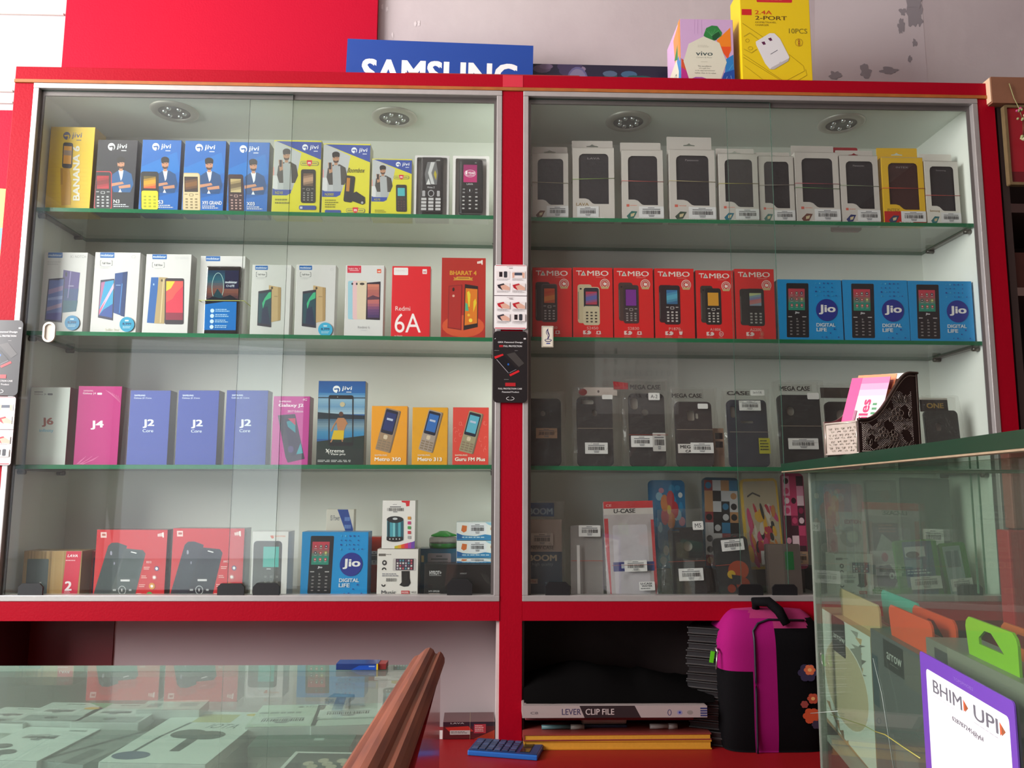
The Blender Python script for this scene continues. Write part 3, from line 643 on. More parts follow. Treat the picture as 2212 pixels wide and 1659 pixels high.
# the demo phone strapped in front of it
x, w, base, h = face_geom(437, 512, 573, 720, .058, None, 'A2'); t = thing('smartphone', 'black phone with a blue printed screen, held on a white carton by a rubber band', 'phone', (x, .062, base), rot=(math.radians(-1.5), 0, 0))
q = Mesh(); q.box(-w / 2, w / 2, -.0035, .0045, 0, h, mat('1a1618', .15, coat=.6), bev=.0034); q.box(w / 2 - .0002, w / 2 + .0008, -.001, .002, h * .7, h * .78, mat('3a3436', .3)); q.build('phone_body', t)
q = Mesh(); A = Art(q, w, h, -.0036, rough=.15, coat=.5); A.ref(1725, 2020, 370, 945, 15)
A.grad(1752, 408, 2020, 660, ['12304e', '1a5a6c', '7a4a3c', '141c34'], 12).r(1900, 410, 2020, 560, '111a3c').ring(1842, 545, 52, 118, 4, 'a8d0c8').p([(1790, 650), (1840, 560), (1880, 610), (1900, 650)], '0e3a44').p([(1745, 655), (1800, 625), (1870, 640), (1950, 610), (2012, 645), (2012, 665), (1745, 680)], '0a1622')
A.r(1740, 665, 2008, 900, '0f6fc0').p([(1740, 655), (2008, 650), (2008, 668), (1900, 668), (1740, 690)], '0a1622').t('mobiistar', 1905, 495, 2008, 515, 'e6f0f4', 1).t('C1-LITE', 1915, 527, 1985, 545, 'e6f0f4', 1)
for yy in (742, 785, 830, 875): A.e(1803, yy, 17, 17, 'c8e2f2', 12).dash(1830, yy - 14, 1950, yy + 14, 2, 'a8d4f0', yy)
A.e(1862, 385, 4, 4, '4a4a50'); q.build('screen', t)
q = Mesh(); q.box(-w * .66, w * .66, -.0048, -.0040, h * .495, h * .502, mat('c8cc60', .5)); q.box(w * .64, w * .66, -.0048, .045, h * .495, h * .502, mat('c8cc60', .5)); q.box(-w * .66, -w * .64, -.0048, .045, h * .495, h * .502, mat('c8cc60', .5)); q.build('rubber_band', t)
carton('phone_box', 'white carton marked C1 without a sticker, showing a green-screened gold phone', 'phone box', None, 'A2', 539, 624, 572, 722, .03, art_c1, W8)
carton('phone_box', 'white carton marked C1 with a round blue price sticker at its lower corner', 'phone box', None, 'A2', 635, 721, 572, 724, .03, art_c1, W8, kids=[('price_sticker', lambda B, g: sticker(B, 300, 790, 54, 52, '35aed8'))])
def art_r6(A):
    A.ref(772, 1055, 320, 850, 15); A.r(795, 322, 898, 376, 'd02a44', rad=3).t("India's No. 1", 805, 338, 888, 350, 'f4dfe2', 1).r(812, 356, 880, 360, 'f0c8cc').r(1016, 346, 1047, 376, 'e0532c', rad=3).t('mi', 1022, 356, 1041, 369, 'f8e8e0', 2)
    for x0, c in ((800, '9cc8d8'), (834, 'e4bcc0'), (866, 'dccab0')): A.r(x0, 435, x0 + 75, 718, c, rad=12)
    A.e(905, 457, 18, 9, '3a3430').e(832, 457, 7, 9, '3a3a44').e(865, 457, 7, 9, '3a3a44')
    A.p([(940, 448), (1042, 438), (1036, 722), (932, 718)], '2c2030').grad(945, 458, 1032, 705, ['d8866c', 'a85a58', 'c87068', '6c4070', '3c2c60'], 12).p([(940, 560), (985, 540), (1032, 555), (1032, 570), (940, 575)], '5a3448')
    A.t('Redmi 6', 873, 766, 960, 784, 'a8a8ac', 0).r(895, 794, 935, 800, 'c8c8cc')
def art_r6a(A):
    A.ref(1120, 1405, 325, 852, 10); A.r(1140, 335, 1247, 390, 'ece6e6', rad=6).t("India's No. 1", 1155, 350, 1235, 362, 'd8b8b8', 0).r(1355, 345, 1388, 380, 'ece6e6', rad=3).t('mi', 1361, 356, 1382, 372, 'd8283c', 2)
    A.t('Redmi', 1153, 620, 1264, 652, 'f8e4e2', 0); A.t('6A', 1148, 672, 1342, 812, 'fbeeee', 0); A.t('by Xiaomi', 1148, 830, 1204, 842, 'f4d0d0', 1)
carton('phone_box', 'white carton marked Redmi 6 with a row of pastel phone backs', 'phone box', None, 'A2', 743, 827, 573, 725, .03, art_r6, W8)
carton('phone_box', 'plain bright red carton with large white 6A', 'phone box', None, 'A2', 844, 928, 575, 726, .028, art_r6a, 'e01424', 'c81020')
def art_bh(A):
    A.ref(1494, 1825, 265, 852, -2)
    for i, (x0, z) in enumerate([(1760, 300), (1769, 298), (1778, 296), (1787, 294)]): A.r(x0, z - 12, x0 + 7, z + 6 + i, 'f4e8e2', rad=3)
    A.r(1792, 278, 1801, 312, 'f4e8e2', rad=3); A.t('BHARAT 4', 1552, 358, 1756, 390, 'd89a28', 2)
    A.p([(1580, 405), (1600, 410), (1710, 410), (1730, 405), (1722, 418), (1730, 430), (1705, 428), (1602, 428), (1578, 430), (1588, 418)], 'c88e30').r(1604, 402, 1708, 424, 'd8a030').r(1612, 409, 1700, 416, 'a05a20')
    A.e(1660, 760, 160, 80, 'd8542c').p([(1545, 470), (1648, 458), (1648, 790), (1542, 775)], '8c1a1c').p([(1550, 475), (1640, 465), (1640, 780), (1548, 768)], 'b0241f').e(1582, 495, 9, 14, '2a1014').e(1583, 542, 9, 9, 'e0b0a0')
    A.p([(1668, 455), (1768, 470), (1770, 765), (1662, 790)], '221418').p([(1674, 485), (1764, 492), (1764, 738), (1670, 755)], 'e07818').p([(1685, 515), (1700, 505), (1712, 530), (1706, 620), (1698, 620)], 'e8d030').p([(1735, 580), (1750, 560), (1758, 590), (1735, 660)], 'e8c828').p([(1674, 590), (1690, 600), (1700, 650), (1674, 650)], '4ab088').e(1715, 718, 14, 14, 'f8d848').e(1700, 680, 10, 10, 'f0b830').dash(1610, 843, 1780, 852, 1, 'e0b0a0')
carton('phone_box', 'tall dark red carton with gold lettering BHARAT 4 at the right end of its shelf', 'phone box', None, 'A2', 952, 1048, 557, 727, .032, art_bh, 'b4261c', 'a02018')

# --- third shelf, left bay
def art_s(txt, sub, line, c1, c2, ref, tx, band=None):
    def f(A):
        A.ref(*ref)
        if band: A.ring((ref[0] + ref[1]) / 2 + 20, 560, (ref[1] - ref[0]) * .42, 140, 5, band, 0, 180)
        x = tx[0]; A.t('SAMSUNG', x, tx[1], x + 95, tx[1] + 14, c2, 2); A.t(line, x - 4, tx[1] + 22, x + 150, tx[1] + 40, c2, 1)
        a = tx[2]; A.t(txt, a, tx[3], a + 100, tx[3] + 74, c1, 2)
        if sub: A.t(sub, a, tx[3] + 84, a + 92, tx[3] + 110, c2, 1)
    return f
def art_j6(A):
    A.ref(215, 555, 142, 800, 60); A.r(300, 178, 375, 188, 'a8aaae').t('Galaxy J6', 300, 194, 405, 212, '9c9ea4', 1).r(415, 194, 460, 210, '8c8e94', rad=6)
    A.t('J6', 362, 402, 462, 480, 'b0685c', 2).t('infinity', 340, 498, 462, 532, '7cc8e0', 1)
def art_j4(A):
    A.ref(628, 1000, 133, 803, 40); A.t('SAMSUNG', 708, 166, 790, 178, 'f0c8dc', 1).t('Galaxy J4', 702, 186, 815, 206, 'f4dcea', 1).r(826, 188, 868, 206, 'f4dcea', rad=6); A.t('J4', 772, 428, 884, 505, 'fbf0f6', 2)
    for i in range(9): A.line([(655 + i * 7, 800), (700 + i * 18, 760 - (i % 3) * 14)], 3, 'e878b0')
    for i in range(7): A.line([(900 + i * 18, 165 + i * 8), (960 + i * 12, 210 + i * 12)], 2.5, 'ec8cbc')
carton('phone_box', 'white shrink-wrapped carton marked J6 with a maroon side', 'phone box', None, 'A3', 54, 140, 836, 1003, .045, art_j6, 'e4ebe6', '8c2248', coat=.6, rough=.22)  # side colour imitates a maroon reflection on the white carton
carton('phone_box', 'magenta shrink-wrapped carton marked J4', 'phone box', None, 'A3', 158, 253, 834, 1003, .045, art_j4, 'c22c80', '8c184e', coat=.6, rough=.22)
G2 = 'blue cartons marked J2 Core'
for uL, uR, ref, tx, lab in ((272, 360, (1075, 1422, 170, 803, 34), (1140, 206, 1214, 418), 'deep blue carton marked J2 Core standing next to the magenta J4 carton'),
                             (377, 466, (1490, 1840, 172, 803, 30), (1552, 208, 1628, 422), 'deep blue carton marked J2 Core, middle one of three'),
                             (482, 573, (1903, 2258, 174, 803, 26), (1972, 208, 2038, 420), 'deep blue carton marked J2 Core next to the Galaxy J2 carton')):
    carton('phone_box', lab, 'phone box', G2, 'A3', uL, uR, 843, 1003, .036, art_s('J2', 'Core', 'Galaxy J2 Core', 'e4ecf6', 'd4e0f0', ref, tx, '3a44a0'), '2b409e', '47283e', rz=.4)
def art_j217(A):
    A.ref(163, 462, 278, 822, 22); A.t('SAMSUNG', 230, 311, 328, 325, 'f4d4e8', 2).t('Galaxy J2', 224, 336, 430, 368, 'f8e4f0', 2).t('2017 Edition', 298, 388, 426, 406, 'f4d4e8', 1).t('4G', 424, 292, 460, 312, 'f4d4e8', 1, sh=.2)
    A.p([(218, 430), (360, 418), (438, 775), (300, 806), (280, 760)], '454050').p([(275, 460), (358, 448), (425, 730), (330, 755), (300, 640)], '353048').p([(290, 480), (362, 460), (364, 570), (300, 520)], '2f8c9c').p([(300, 455), (362, 452), (364, 510)], 'c04060').p([(370, 740), (405, 650), (425, 730)], '2f9ca8').e(325, 700, 24, 28, '5a4c78')
carton('phone_box', 'magenta carton marked Galaxy J2 2017 Edition with a dark tilted phone', 'phone box', None, 'A3', 585, 665, 856, 1003, .036, art_j217, 'c83c98', '9c2474')
def art_xt(A):
    A.ref(522, 890, 155, 822, 18); A.grad(522, 155, 915, 250, ['14549c', '1a66ac'], 6).grad(522, 250, 915, 420, ['2f80bc', '8cb4cc', '6c9cc0', 'a8c4d0'], 10).r(522, 285, 915, 292, '101820')
    A.p([(522, 405), (650, 415), (800, 425), (915, 430), (915, 465), (522, 460)], '1c2c38').grad(522, 460, 915, 620, ['3a607c', '7c98a8', '3f8cb8', '2a7cb0'], 10)
    A.p([(522, 640), (915, 590), (915, 822), (522, 822)], '1d302c').p([(522, 700), (915, 690), (915, 822), (522, 822)], '24302e')
    jivi_logo(A, 680, 220, 29, 722, 196, 800, 236, 'f4f8fa', '17589c')
    A.r(618, 268, 812, 298, '1b1c22', rad=14).r(618, 645, 812, 674, '1b1c22', rad=14).line([(622, 285), (622, 660)], 9, '1b1c22').line([(808, 285), (808, 660)], 9, '1b1c22').e(688, 283, 4, 4, '9aa')
    A.e(726, 342, 20, 20, 'c8bc98').e(716, 420, 17, 20, '5a3a2c').p([(690, 450), (740, 450), (760, 500), (740, 550), (690, 550), (680, 480)], 'b98058').line([(690, 460), (660, 510), (638, 558)], 9, 'b98058').line([(745, 460), (765, 500)], 9, 'b98058').p([(660, 550), (740, 550), (735, 625), (640, 622)], 'dcb820').line([(650, 620), (635, 645)], 9, 'b98058').line([(722, 620), (728, 640)], 9, 'b98058')
    A.t('Xtreme', 596, 698, 740, 726, 'f0f0ea', 1).t('View pro', 634, 730, 750, 752, 'f0f0ea', 1).line([(598, 700), (625, 740)], 4, 'f0f0ea').dash(535, 785, 870, 805, 2, 'c8ccc8', 8)
carton('phone_box', 'tall blue photo carton marked Xtreme View pro showing a boy in yellow shorts', 'phone box', None, 'A3', 682, 785, 823, 1004, .036, art_xt, '1a5c9c', '5c5a50')
def art_metro(model, bg, body, lab_x, ph, scr):
    def f(A):
        A.ref(*ph[0]); x0, x1 = ph[0][0], ph[0][1]
        r = random.Random(4)
        for i in range(22): A.ring(r.uniform(x0 + 8, x1), r.uniform(470, 720), 12, 16, 3, ph[3], r.uniform(0, 180), r.uniform(200, 360), 6)
        cx, cy = ph[1]; k = ph[2]; a = 14
        def L(px, py):
            an = math.radians(a); return (cx + px * math.cos(an) - py * math.sin(an), cy + px * math.sin(an) + py * math.cos(an))
        def R_(x0, y0, x1, y1, c): A.p([L(x, y) for x, y in rrect(x0, y0, x1, y1, 10 * k)], c)
        R_(-48 * k, -172 * k, 66 * k, 172 * k, '7c6a58'); R_(-60 * k, -172 * k, 54 * k, 172 * k, body); R_(-54 * k, -162 * k, 48 * k, 30 * k, '1c2236'); A.p([L(-44 * k, -140 * k), L(38 * k, -140 * k), L(38 * k, 5 * k), L(-44 * k, 5 * k)], scr)
        A.p([L(-30 * k, -95 * k), L(20 * k, -95 * k), L(20 * k, -78 * k), L(-30 * k, -78 * k)], 'b8c4dc'); R_(-20 * k, 40 * k, 12 * k, 75 * k, 'd8c4a8')
        for i in range(4):
            for j in range(3): A.p([L((-52 + j * 36) * k, (88 + i * 20) * k), L((-24 + j * 36) * k, (88 + i * 20) * k), L((-24 + j * 36) * k, (100 + i * 20) * k), L((-52 + j * 36) * k, (100 + i * 20) * k)], '8c7862')
        A.t('SAMSUNG', lab_x, 741, lab_x + 100, 753, 'f2dcc0', 2).t(model[0], lab_x, 764, lab_x + model[1], 794, 'fbf0e0', 2)
    return f
carton('phone_box', 'orange-yellow carton marked Metro 350 with a gold keypad phone', 'phone box', None, 'A3', 800, 878, 877, 1003, .03, art_metro(('Metro 350', 212), 0, 'a08468', 992, ((960, 1248, 357, 822, 4), (1095, 548), 1.0, 'f0a83c'), '24346c'), 'f0a020', 'd88a14', rz=0)
carton('phone_box', 'orange-yellow carton marked Metro 313 with a silver keypad phone', 'phone box', None, 'A3', 889, 966, 880, 1003, .03, art_metro(('Metro 313', 196), 0, 'a8988c', 1334, ((1288, 1572, 368, 822, 0), (1435, 555), .96, 'e0a434'), '2f6cb8'), 'e8a41e', 'cc8a14', rz=0)
carton('phone_box', 'coral red carton marked Guru FM Plus with a beige keypad phone', 'phone box', None, 'A3', 977, 1055, 880, 1003, .03, art_metro(('Guru FM Plus', 245), 0, 'a09878', 1626, ((1608, 1896, 368, 822, -4), (1752, 565), .96, 'f08070'), '5cb0c8'), 'e0483c', 'c03a30', rz=0)

# --- bottom of the left bay
FZ = 1.0224
def art_lava2(A):
    A.ref(180, 690, 552, 920, 4)
    r = random.Random(2)
    for i in range(14): x = r.uniform(180, 540); A.r(x, 552, x + r.uniform(6, 22), 920, r.choice(['a08048', 'b4925c', '8c6c3c']))
    A.r(215, 615, 405, 920, '4c5658', rad=10).r(335, 800, 352, 820, '9ca4a4').p([(556, 552), (690, 552), (672, 920), (535, 920)], 'd42848').t('LAVA', 570, 578, 662, 600, 'f8e4e8', 2, sh=.3).dash(555, 622, 668, 640, 1, 'f0a8b4').t('2', 560, 795, 622, 870, 'f8e8ec', 2).dash(560, 872, 618, 905, 3, 'f0b8c0')
carton('phone_box', 'low wood-patterned carton with a red strip and a white 2, in the bottom corner', 'phone box', None, None, 45, 172, 1190, 1284, .05, art_lava2, 'b08c54', 'a48858', zb=FZ, y=.06)
carton('phone_box', 'narrow red and purple carton squeezed behind the large red ones', 'phone box', None, None, 179, 215, 1190, 1284, .04, lambda A: A.r(.5, .15, .95, 1, '4c2060'), 'b01820', 'b01820', zb=FZ, y=.10)
def art_mm(seed, c):
    def f(A):
        A.ref(765, 1385, 372, 928, 45)
        A.r(840, 392, 892, 438, 'e8c8c4').r(852, 405, 884, 422, 'b86058')
        for i in range(4): A.r(1342 + i * 12, 404 - i * 3, 1350 + i * 12, 428, 'f4e4e0', rad=3)
        A.r(1384, 392, 1396, 436, 'f4e4e0', rad=3)
        A.p([(905, 505), (935, 480), (990, 478), (1070, 505), (960, 928), (765, 928), (780, 880)], '3c4446' if seed == 1 else '33343e').p([(1048, 525), (1210, 540), (1232, 570), (1130, 928), (905, 928), (960, 780)], '4b5150' if seed == 1 else '2f2c34')
        A.p([(1058, 540), (1195, 555), (1210, 580), (1150, 780), (985, 760)], '3f4746' if seed == 1 else '262530').e(930, 565, 9, 18, '99a').e(957, 650, 6, 12, '889').p([(1105, 550), (1155, 562), (1150, 570), (1103, 558)], 'e0e0e0').r(1010, 782, 1090, 798, 'd4d4d4').ring(1022, 870, 34, 36, 5, 'b8bcbc').r(1017, 858, 1024, 880, 'e8e8e8')
        A.keys(920, 850, 990, 925, 2, 1, 'a8acac', .4).keys(1065, 850, 1120, 925, 2, 1, 'a8acac', .4)
        A.t('X512' if seed == 1 else 'X412', 1236, 630, 1282, 648, 'f4d8d4', 1)
        for i, cc in enumerate(('5a4c7c', 'd88080', 'd8902c', '4c9c4c')):
            yy = 692 + i * 72; A.e(1328 - i * 22, yy, 27 if i > 1 else 20, 27 if i > 1 else 20, cc, 14).dash(1215 - i * 22, yy - 14, 1270 - i * 22, yy + 14, 2, 'f0b8b0', i)
            if i < 3: A.e(1328 - i * 22, yy, 12, 12, 'f4ece8', 10)
    return f
carton('phone_box', 'large red carton with two overlapping grey keypad phones, first of the pair', 'phone box', None, None, 200, 355, 1144, 1284, .045, art_mm(1, 0), 'c8242c', '701820', zb=FZ, y=.052, coat=.5, rough=.25)
carton('phone_box', 'large red carton with two overlapping dark blue keypad phones, second of the pair', 'phone box', None, None, 366, 523, 1141, 1284, .045, art_mm(2, 0), 'c8242c', '704a40', zb=FZ, y=.052, coat=.5, rough=.25)
def art_wmm(A):
    A.ref(0, 290, 362, 850, 5); A.p([(145, 392), (172, 390), (178, 410), (160, 414)], 'e06a48').t('micromax', 180, 386, 272, 402, 'e8a48c', 1)
    A.r(15, 432, 246, 850, '4a4548', rad=28).r(20, 438, 240, 850, '57534f', rad=26).r(95, 475, 222, 628, '50b8ae').r(125, 638, 160, 645, 'c0c0c0').keys(95, 680, 235, 800, 3, 3, '7a7672', .4)
carton('phone_box', 'white carton showing a grey keypad phone with turquoise screen', 'phone box', None, None, 540, 619, 1148, 1284, .05, art_wmm, 'e2dfdc', 'c4bfbc', zb=FZ)
def art_jio(ref, lean=0):
    def f(A):
        A.ref(97, 657, 258, 775, -16)
        A.r(155, 288, 352, 748, '15141a', rad=10).grad(172, 335, 318, 518, ['c8384c', 'a85058', '2a8c78', '1f8a72'], 8)
        for i in range(3):
            for j in range(3): A.e(202 + j * 44, 372 + i * 52, 12, 13, [['b8283c', '586a5a', '28304c'], ['28404c', 'b83a3c', 'a8b04c'], ['b04450', 'c05850', 'c03a44']][i][j], 10).e(202 + j * 44, 372 + i * 52, 5, 5, 'e8e4e0', 8).r(192 + j * 44, 388 + i * 52, 212 + j * 44, 392 + i * 52, 'a8bcb4')
        A.t('Jio', 228, 530, 268, 550, 'e4e4e8', 2).r(168, 570, 202, 578, 'b8b4b4').r(292, 570, 328, 578, 'b8b4b4').r(240, 585, 252, 600, '7c7878').keys(165, 600, 335, 735, 5, 3, '8c8686', .35)
        A.e(510, 515, 96, 94, '1d2c8c', 36).t('Jio', 440, 470, 588, 552, 'f0eeea', 2)
        A.t('DIGITAL', 416, 626, 584, 656, 'd4e2ea', 2).t('LIFE', 416, 666, 508, 696, 'd4e2ea', 2)
        r = random.Random(9)
        for i in range(4):
            for j in range(6):
                if r.random() < .8: s_ = r.uniform(4, 6.5); A.r(415 + j * 36 - s_, 288 + i * 35 - s_, 415 + j * 36 + s_, 288 + i * 35 + s_, r.choice(['1d50a0', '38a4d4', '62bce0', '1d3f94']), rad=3, n=2)
        for i in range(3):
            for j in range(6):
                if (j > 2 or i > 1) and r.random() < .7: s_ = r.uniform(4, 6.5); A.r(430 + j * 36 - s_, 676 + i * 34 - s_, 430 + j * 36 + s_, 676 + i * 34 + s_, r.choice(['1d50a0', '38a4d4', '1d3f94']), rad=3, n=2)
    return f
JB, JS = '008fd2', '0a78b0'
carton('phone_box', 'bright blue square carton marked Jio DIGITAL LIFE standing on the cabinet bottom', 'phone box', None, None, 648, 793, 1149, 1284, .05, art_jio(0), JB, JS, zb=FZ, y=.055)
def art_chg(A):
    A.ref(595, 815, 185, 400, 4); A.t('ISI Power', 630, 200, 706, 214, '6a6c74', 1).p([(685, 185), (770, 185), (815, 235), (815, 292)], '2a4a94').dash(745, 205, 800, 265, 3, '6c8cc8', 4).r(672, 245, 682, 268, '4c5864', rad=4).r(726, 245, 736, 268, '4c5864', rad=4).line([(677, 265), (677, 300)], 4, 'b8b8b8').line([(731, 265), (731, 300)], 4, 'b8b8b8').r(650, 295, 752, 400, 'ccd0d0', rad=8)
carton('charger_box', 'cream plug charger carton with a blue corner, behind the blue square carton', 'charger box', None, None, 701, 761, 1100, 1240, .03, art_chg, 'd8d0c2', zb=FZ, y=.125)
carton('accessory_box', 'small orange-red carton in the gap behind the stacked speaker cartons', 'box', None, None, 797, 822, 1160, 1250, .04, lambda A: A.bar(.05, .25, .75, .5), 'c83c24', 'a8301c', zb=FZ, y=.13)
def art_spk2(A):
    A.ref(1012, 1335, 490, 840, 0); A.r(1020, 522, 1078, 540, '6c6660').dash(1080, 525, 1136, 538, 1, '8a8680').r(1135, 556, 1322, 648, 'c8c0be', rad=10).r(1158, 560, 1302, 642, '3a2434')
    r = random.Random(5)
    for i in range(4):
        for j in range(6): A.r(1166 + j * 22, 566 + i * 19, 1180 + j * 22, 579 + i * 19, r.choice(['b8b0c0', 'd8d0d0', '4c8ca0', 'c05060', '6c4868']))
    A.p([(1205, 648), (1270, 648), (1272, 700), (1280, 735), (1262, 758), (1225, 762), (1190, 750), (1208, 730)], '1c181a').e(1068, 588, 18, 19, '2c282a').e(1068, 588, 8, 8, 'd8d4d0').ring(1066, 640, 18, 18, 9, '2c282a', 180, 360).ring(1064, 745, 17, 17, 9, '2c282a', 0, 180)
    A.dash(1052, 666, 1200, 692, 2, '8a8a92'); x = 1085
    while x < 1165: A.r(x, 700, x + 2.4, 724, '1c1c20'); x += r.uniform(4, 7)
    A.t('Music', 1048, 788, 1165, 816, '5a5a5e', 1).r(1206, 790, 1272, 814, 'c83a3c').t('MODEL', 1212, 796, 1266, 808, 'f0e0e0', 1).t('XG3', 1284, 794, 1324, 808, '6a6668', 1).t('Speaker', 1148, 824, 1286, 844, '5a5a5e', 1).dash(1048, 830, 1140, 840, 1, 'c89080')
b2 = carton('speaker_box', 'white carton marked Music Speaker with a phone stand picture, under another speaker carton', 'speaker box', None, None, 813, 902, 1186, 1284, .055, art_spk2, 'e6e0da', 'b8b0a8', zb=FZ, y=.05)
def art_spk(A):
    A.ref(1046, 1312, 112, 490, 8); A.p([(1205, 112), (1275, 112), (1270, 155), (1245, 158), (1240, 130), (1210, 125)], 'd42c34').dash(1135, 140, 1180, 148, 1, '77777a').r(1112, 158, 1202, 165, '66666a'); r = random.Random(8); x = 1090
    while x < 1225: b = r.uniform(1.5, 5); A.r(x, 170, x + b, 195, '222226'); x += b + r.uniform(2, 5)
    A.r(1138, 198, 1172, 204, '77777a').r(1088, 262, 1222, 425, '3d7c8c', rad=8)
    for i, c in enumerate(['1d4450', '4ba0b0', '7cc8d0', '2c6878', '56aab8', '2a5c6c']): A.r(1092 + i * 22, 280, 1110 + i * 22, 400, c)
    A.e(1154, 262, 68, 27, '25282c', 24).e(1154, 256, 20, 9, 'c8ccce').r(1085, 398, 1218, 425, '1c1c20').e(1151, 420, 66, 18, '1c1c20', 24)
    for i in range(4): A.e(1112 + i * 26, 416, 5, 6, 'd8d8d8', 8)
    for i, c in enumerate(['d8923c', 'cc3c78', '4c9c54', 'd04050', 'a8a8a8']): A.r(1256, 238 + i * 38, 1282, 262 + i * 38, c, rad=3)
    for i, c in enumerate(['c8b820', 'e0a020', 'e05828', 'd83064', 'a040a0', '6c48a8']): A.p([(1150 + i * 27, 490), (1150 + i * 27, 472 - i * 6), (1180 + i * 27, 466 - i * 7), (1180 + i * 27, 490)], c)
x_, w_, b_, h_ = face_geom(815, 902, 1186, 1284, .05, FZ)
carton('speaker_box', 'white carton with a round turquoise speaker picture, standing on top of another carton', 'speaker box', None, None, 824, 896, 1081, 1183, .06, art_spk, 'e8e4e0', 'b8b4ae', zb=FZ + h_ + .0006, y=.052)
# blue carton, green capped pot, blue and white cartons and the black HYKOT carton
def art_hyk(A):
    A.ref(1395, 1935, 615, 840, 0); A.t('HYKOT+', 1432, 658, 1526, 686, 'c8c8c8', 2).r(1432, 690, 1524, 693, '9a9a9a').r(1596, 668, 1740, 745, '191919').t('HYKOT', 1672, 672, 1724, 682, 'a0a0a0', 1).t('HY-SP038', 1430, 793, 1512, 806, 'b8b8b8', 1).r(1430, 814, 1516, 818, 'b8a8a0').r(1430, 826, 1512, 830, 'b09080')
    for i in range(5): A.line([(1830 + i * 14, 670 + i * 5), (1870 + i * 10, 730 + i * 8)], 1.5, '5a5654')
xh, wh, bh, hh = face_geom(916, 1068, 1219, 1284, .055, FZ)
carton('speaker_box', 'long low black carton marked HYKOT lying beside the red centre post', 'speaker box', None, None, 916, 1067, 1219, 1284, .05, art_hyk, '131313', '1c1c1c', zb=FZ, y=.055)
carton('accessory_box', 'flat teal carton with a white barcode label, behind the black carton', 'box', None, None, 905, 985, 1185, 1250, .05, lambda A: A.ref(0, 1, 0, 1).r(.05, .15, .12, .3, 'd8c890').bar(.22, .1, .86, .62, '9a9498', 12), '14607c', '104c64', zb=FZ, y=.11)
xt, wt, bt, ht = face_geom(905, 985, 1185, 1250, .11, FZ)
t = thing('capped_pot', 'small round pot with a bright green lobed lid on the teal carton', 'container', (P(957, 1180, .13).x, .135, FZ + ht + .0004))
q = Mesh(); q.lathe([(.0001, 0), (.029, 0), (.0305, .004), (.0305, .009), (.030, .010)], mat('1f8a2c', .3, coat=.4), 32); q.build('base_ring', t)
q = Mesh(); q.lathe([(.030, .0101), (.0305, .0115), (.0305, .019), (.028, .0225), (.0001, .0235)], ACRYL, 32); q.build('clear_body', t)
q = Mesh(); n = 48; prof = []
for rr, z in ((.0001, .036), (.008, .0355), (.017, .031), (.0255, .0275), (.026, .025), (.02, .0238)): prof.append((rr, z))
vs = []; fs = []
for i, (rr, z) in enumerate(prof):
    for k in range(n):
        a = 2 * math.pi * k / n; f = 1 + (.18 * math.cos(5 * a) if i > 0 else 0) * (rr / .026); vs.append((rr * f * math.cos(a), rr * f * math.sin(a), z))
for i in range(len(prof) - 1):
    for k in range(n): fs.append((i * n + k, i * n + (k + 1) % n, (i + 1) * n + (k + 1) % n, (i + 1) * n + k))
q.add(vs, fs, mat('22b53a', .3, coat=.4), True); q.build('lid', t)
def art_bw(sd):
    def f(A):
        A.ref(1648, 1938, 290, 432, 0); A.p([(1690, 312), (1728, 318), (1724, 360), (1702, 372), (1682, 356)], 'c86a34').bar(1740, 296, 1880, 388, 'd8dce0', sd).t('D', 1912, 330, 1932, 350, 'c08850', 1).p([(1648, 385), (1720, 395), (1800, 400), (1870, 385), (1938, 395), (1938, 432), (1648, 432)], '2c7cac').p([(1648, 375), (1690, 390), (1700, 420), (1648, 425)], '1f5c94').dash(1690, 405, 1930, 420, 1, 'b8d4e0', sd).p([(1870, 290), (1938, 290), (1938, 318), (1900, 310)], '8cbcd0')
    return f
zz = FZ + hh + .0006; ys = .075
for vT, vB, lab in ((1206, 1218, 'flat blue and white carton, lowest of the stack of three'), (1168, 1204, 'blue and white carton with barcode label, middle of the stack of three'), (1128, 1167, 'blue and white carton with barcode label, topmost of the stack of three')):
    hb = P(1026, vT, ys).z - zz
    x, w, _, _ = face_geom(986, 1066, vT, vB, ys, zz)
    carton('accessory_box', lab, 'box', 'blue and white cartons by the centre post', None, 986, 1067, vT, vB, .05, art_bw(vT), 'd8dcd8', 'b0c0c4', zb=zz, y=ys, rz=0); zz += hb + .0006
# black rubber pads on the bottom rail
def pad(u0, u1, v0, lab):
    a, b = P(u0, v0, .0), P(u1, v0, .0); q = Mesh(); w = b.x - a.x; h = a.z - 1.0345
    pts = [(-w / 2, 0), (w / 2, 0), (w / 2, h * .7), (w / 2 - h * .3, h), (-w / 2 + h * .3, h), (-w / 2, h * .7)]
    q.plate(pts, [], .004, mat('121113', .5)); q.build('rubber_stop', cab, loc=((a.x + b.x) / 2, -.0005, 1.0342))
for u0, u1, v0 in ((40, 93, 1260), (470, 528, 1260), (547, 604, 1259), (966, 1020, 1252), (1178, 1231, 1257), (1595, 1648, 1262), (1668, 1722, 1262), (2068, 2122, 1262)): pad(u0, u1, v0, '')
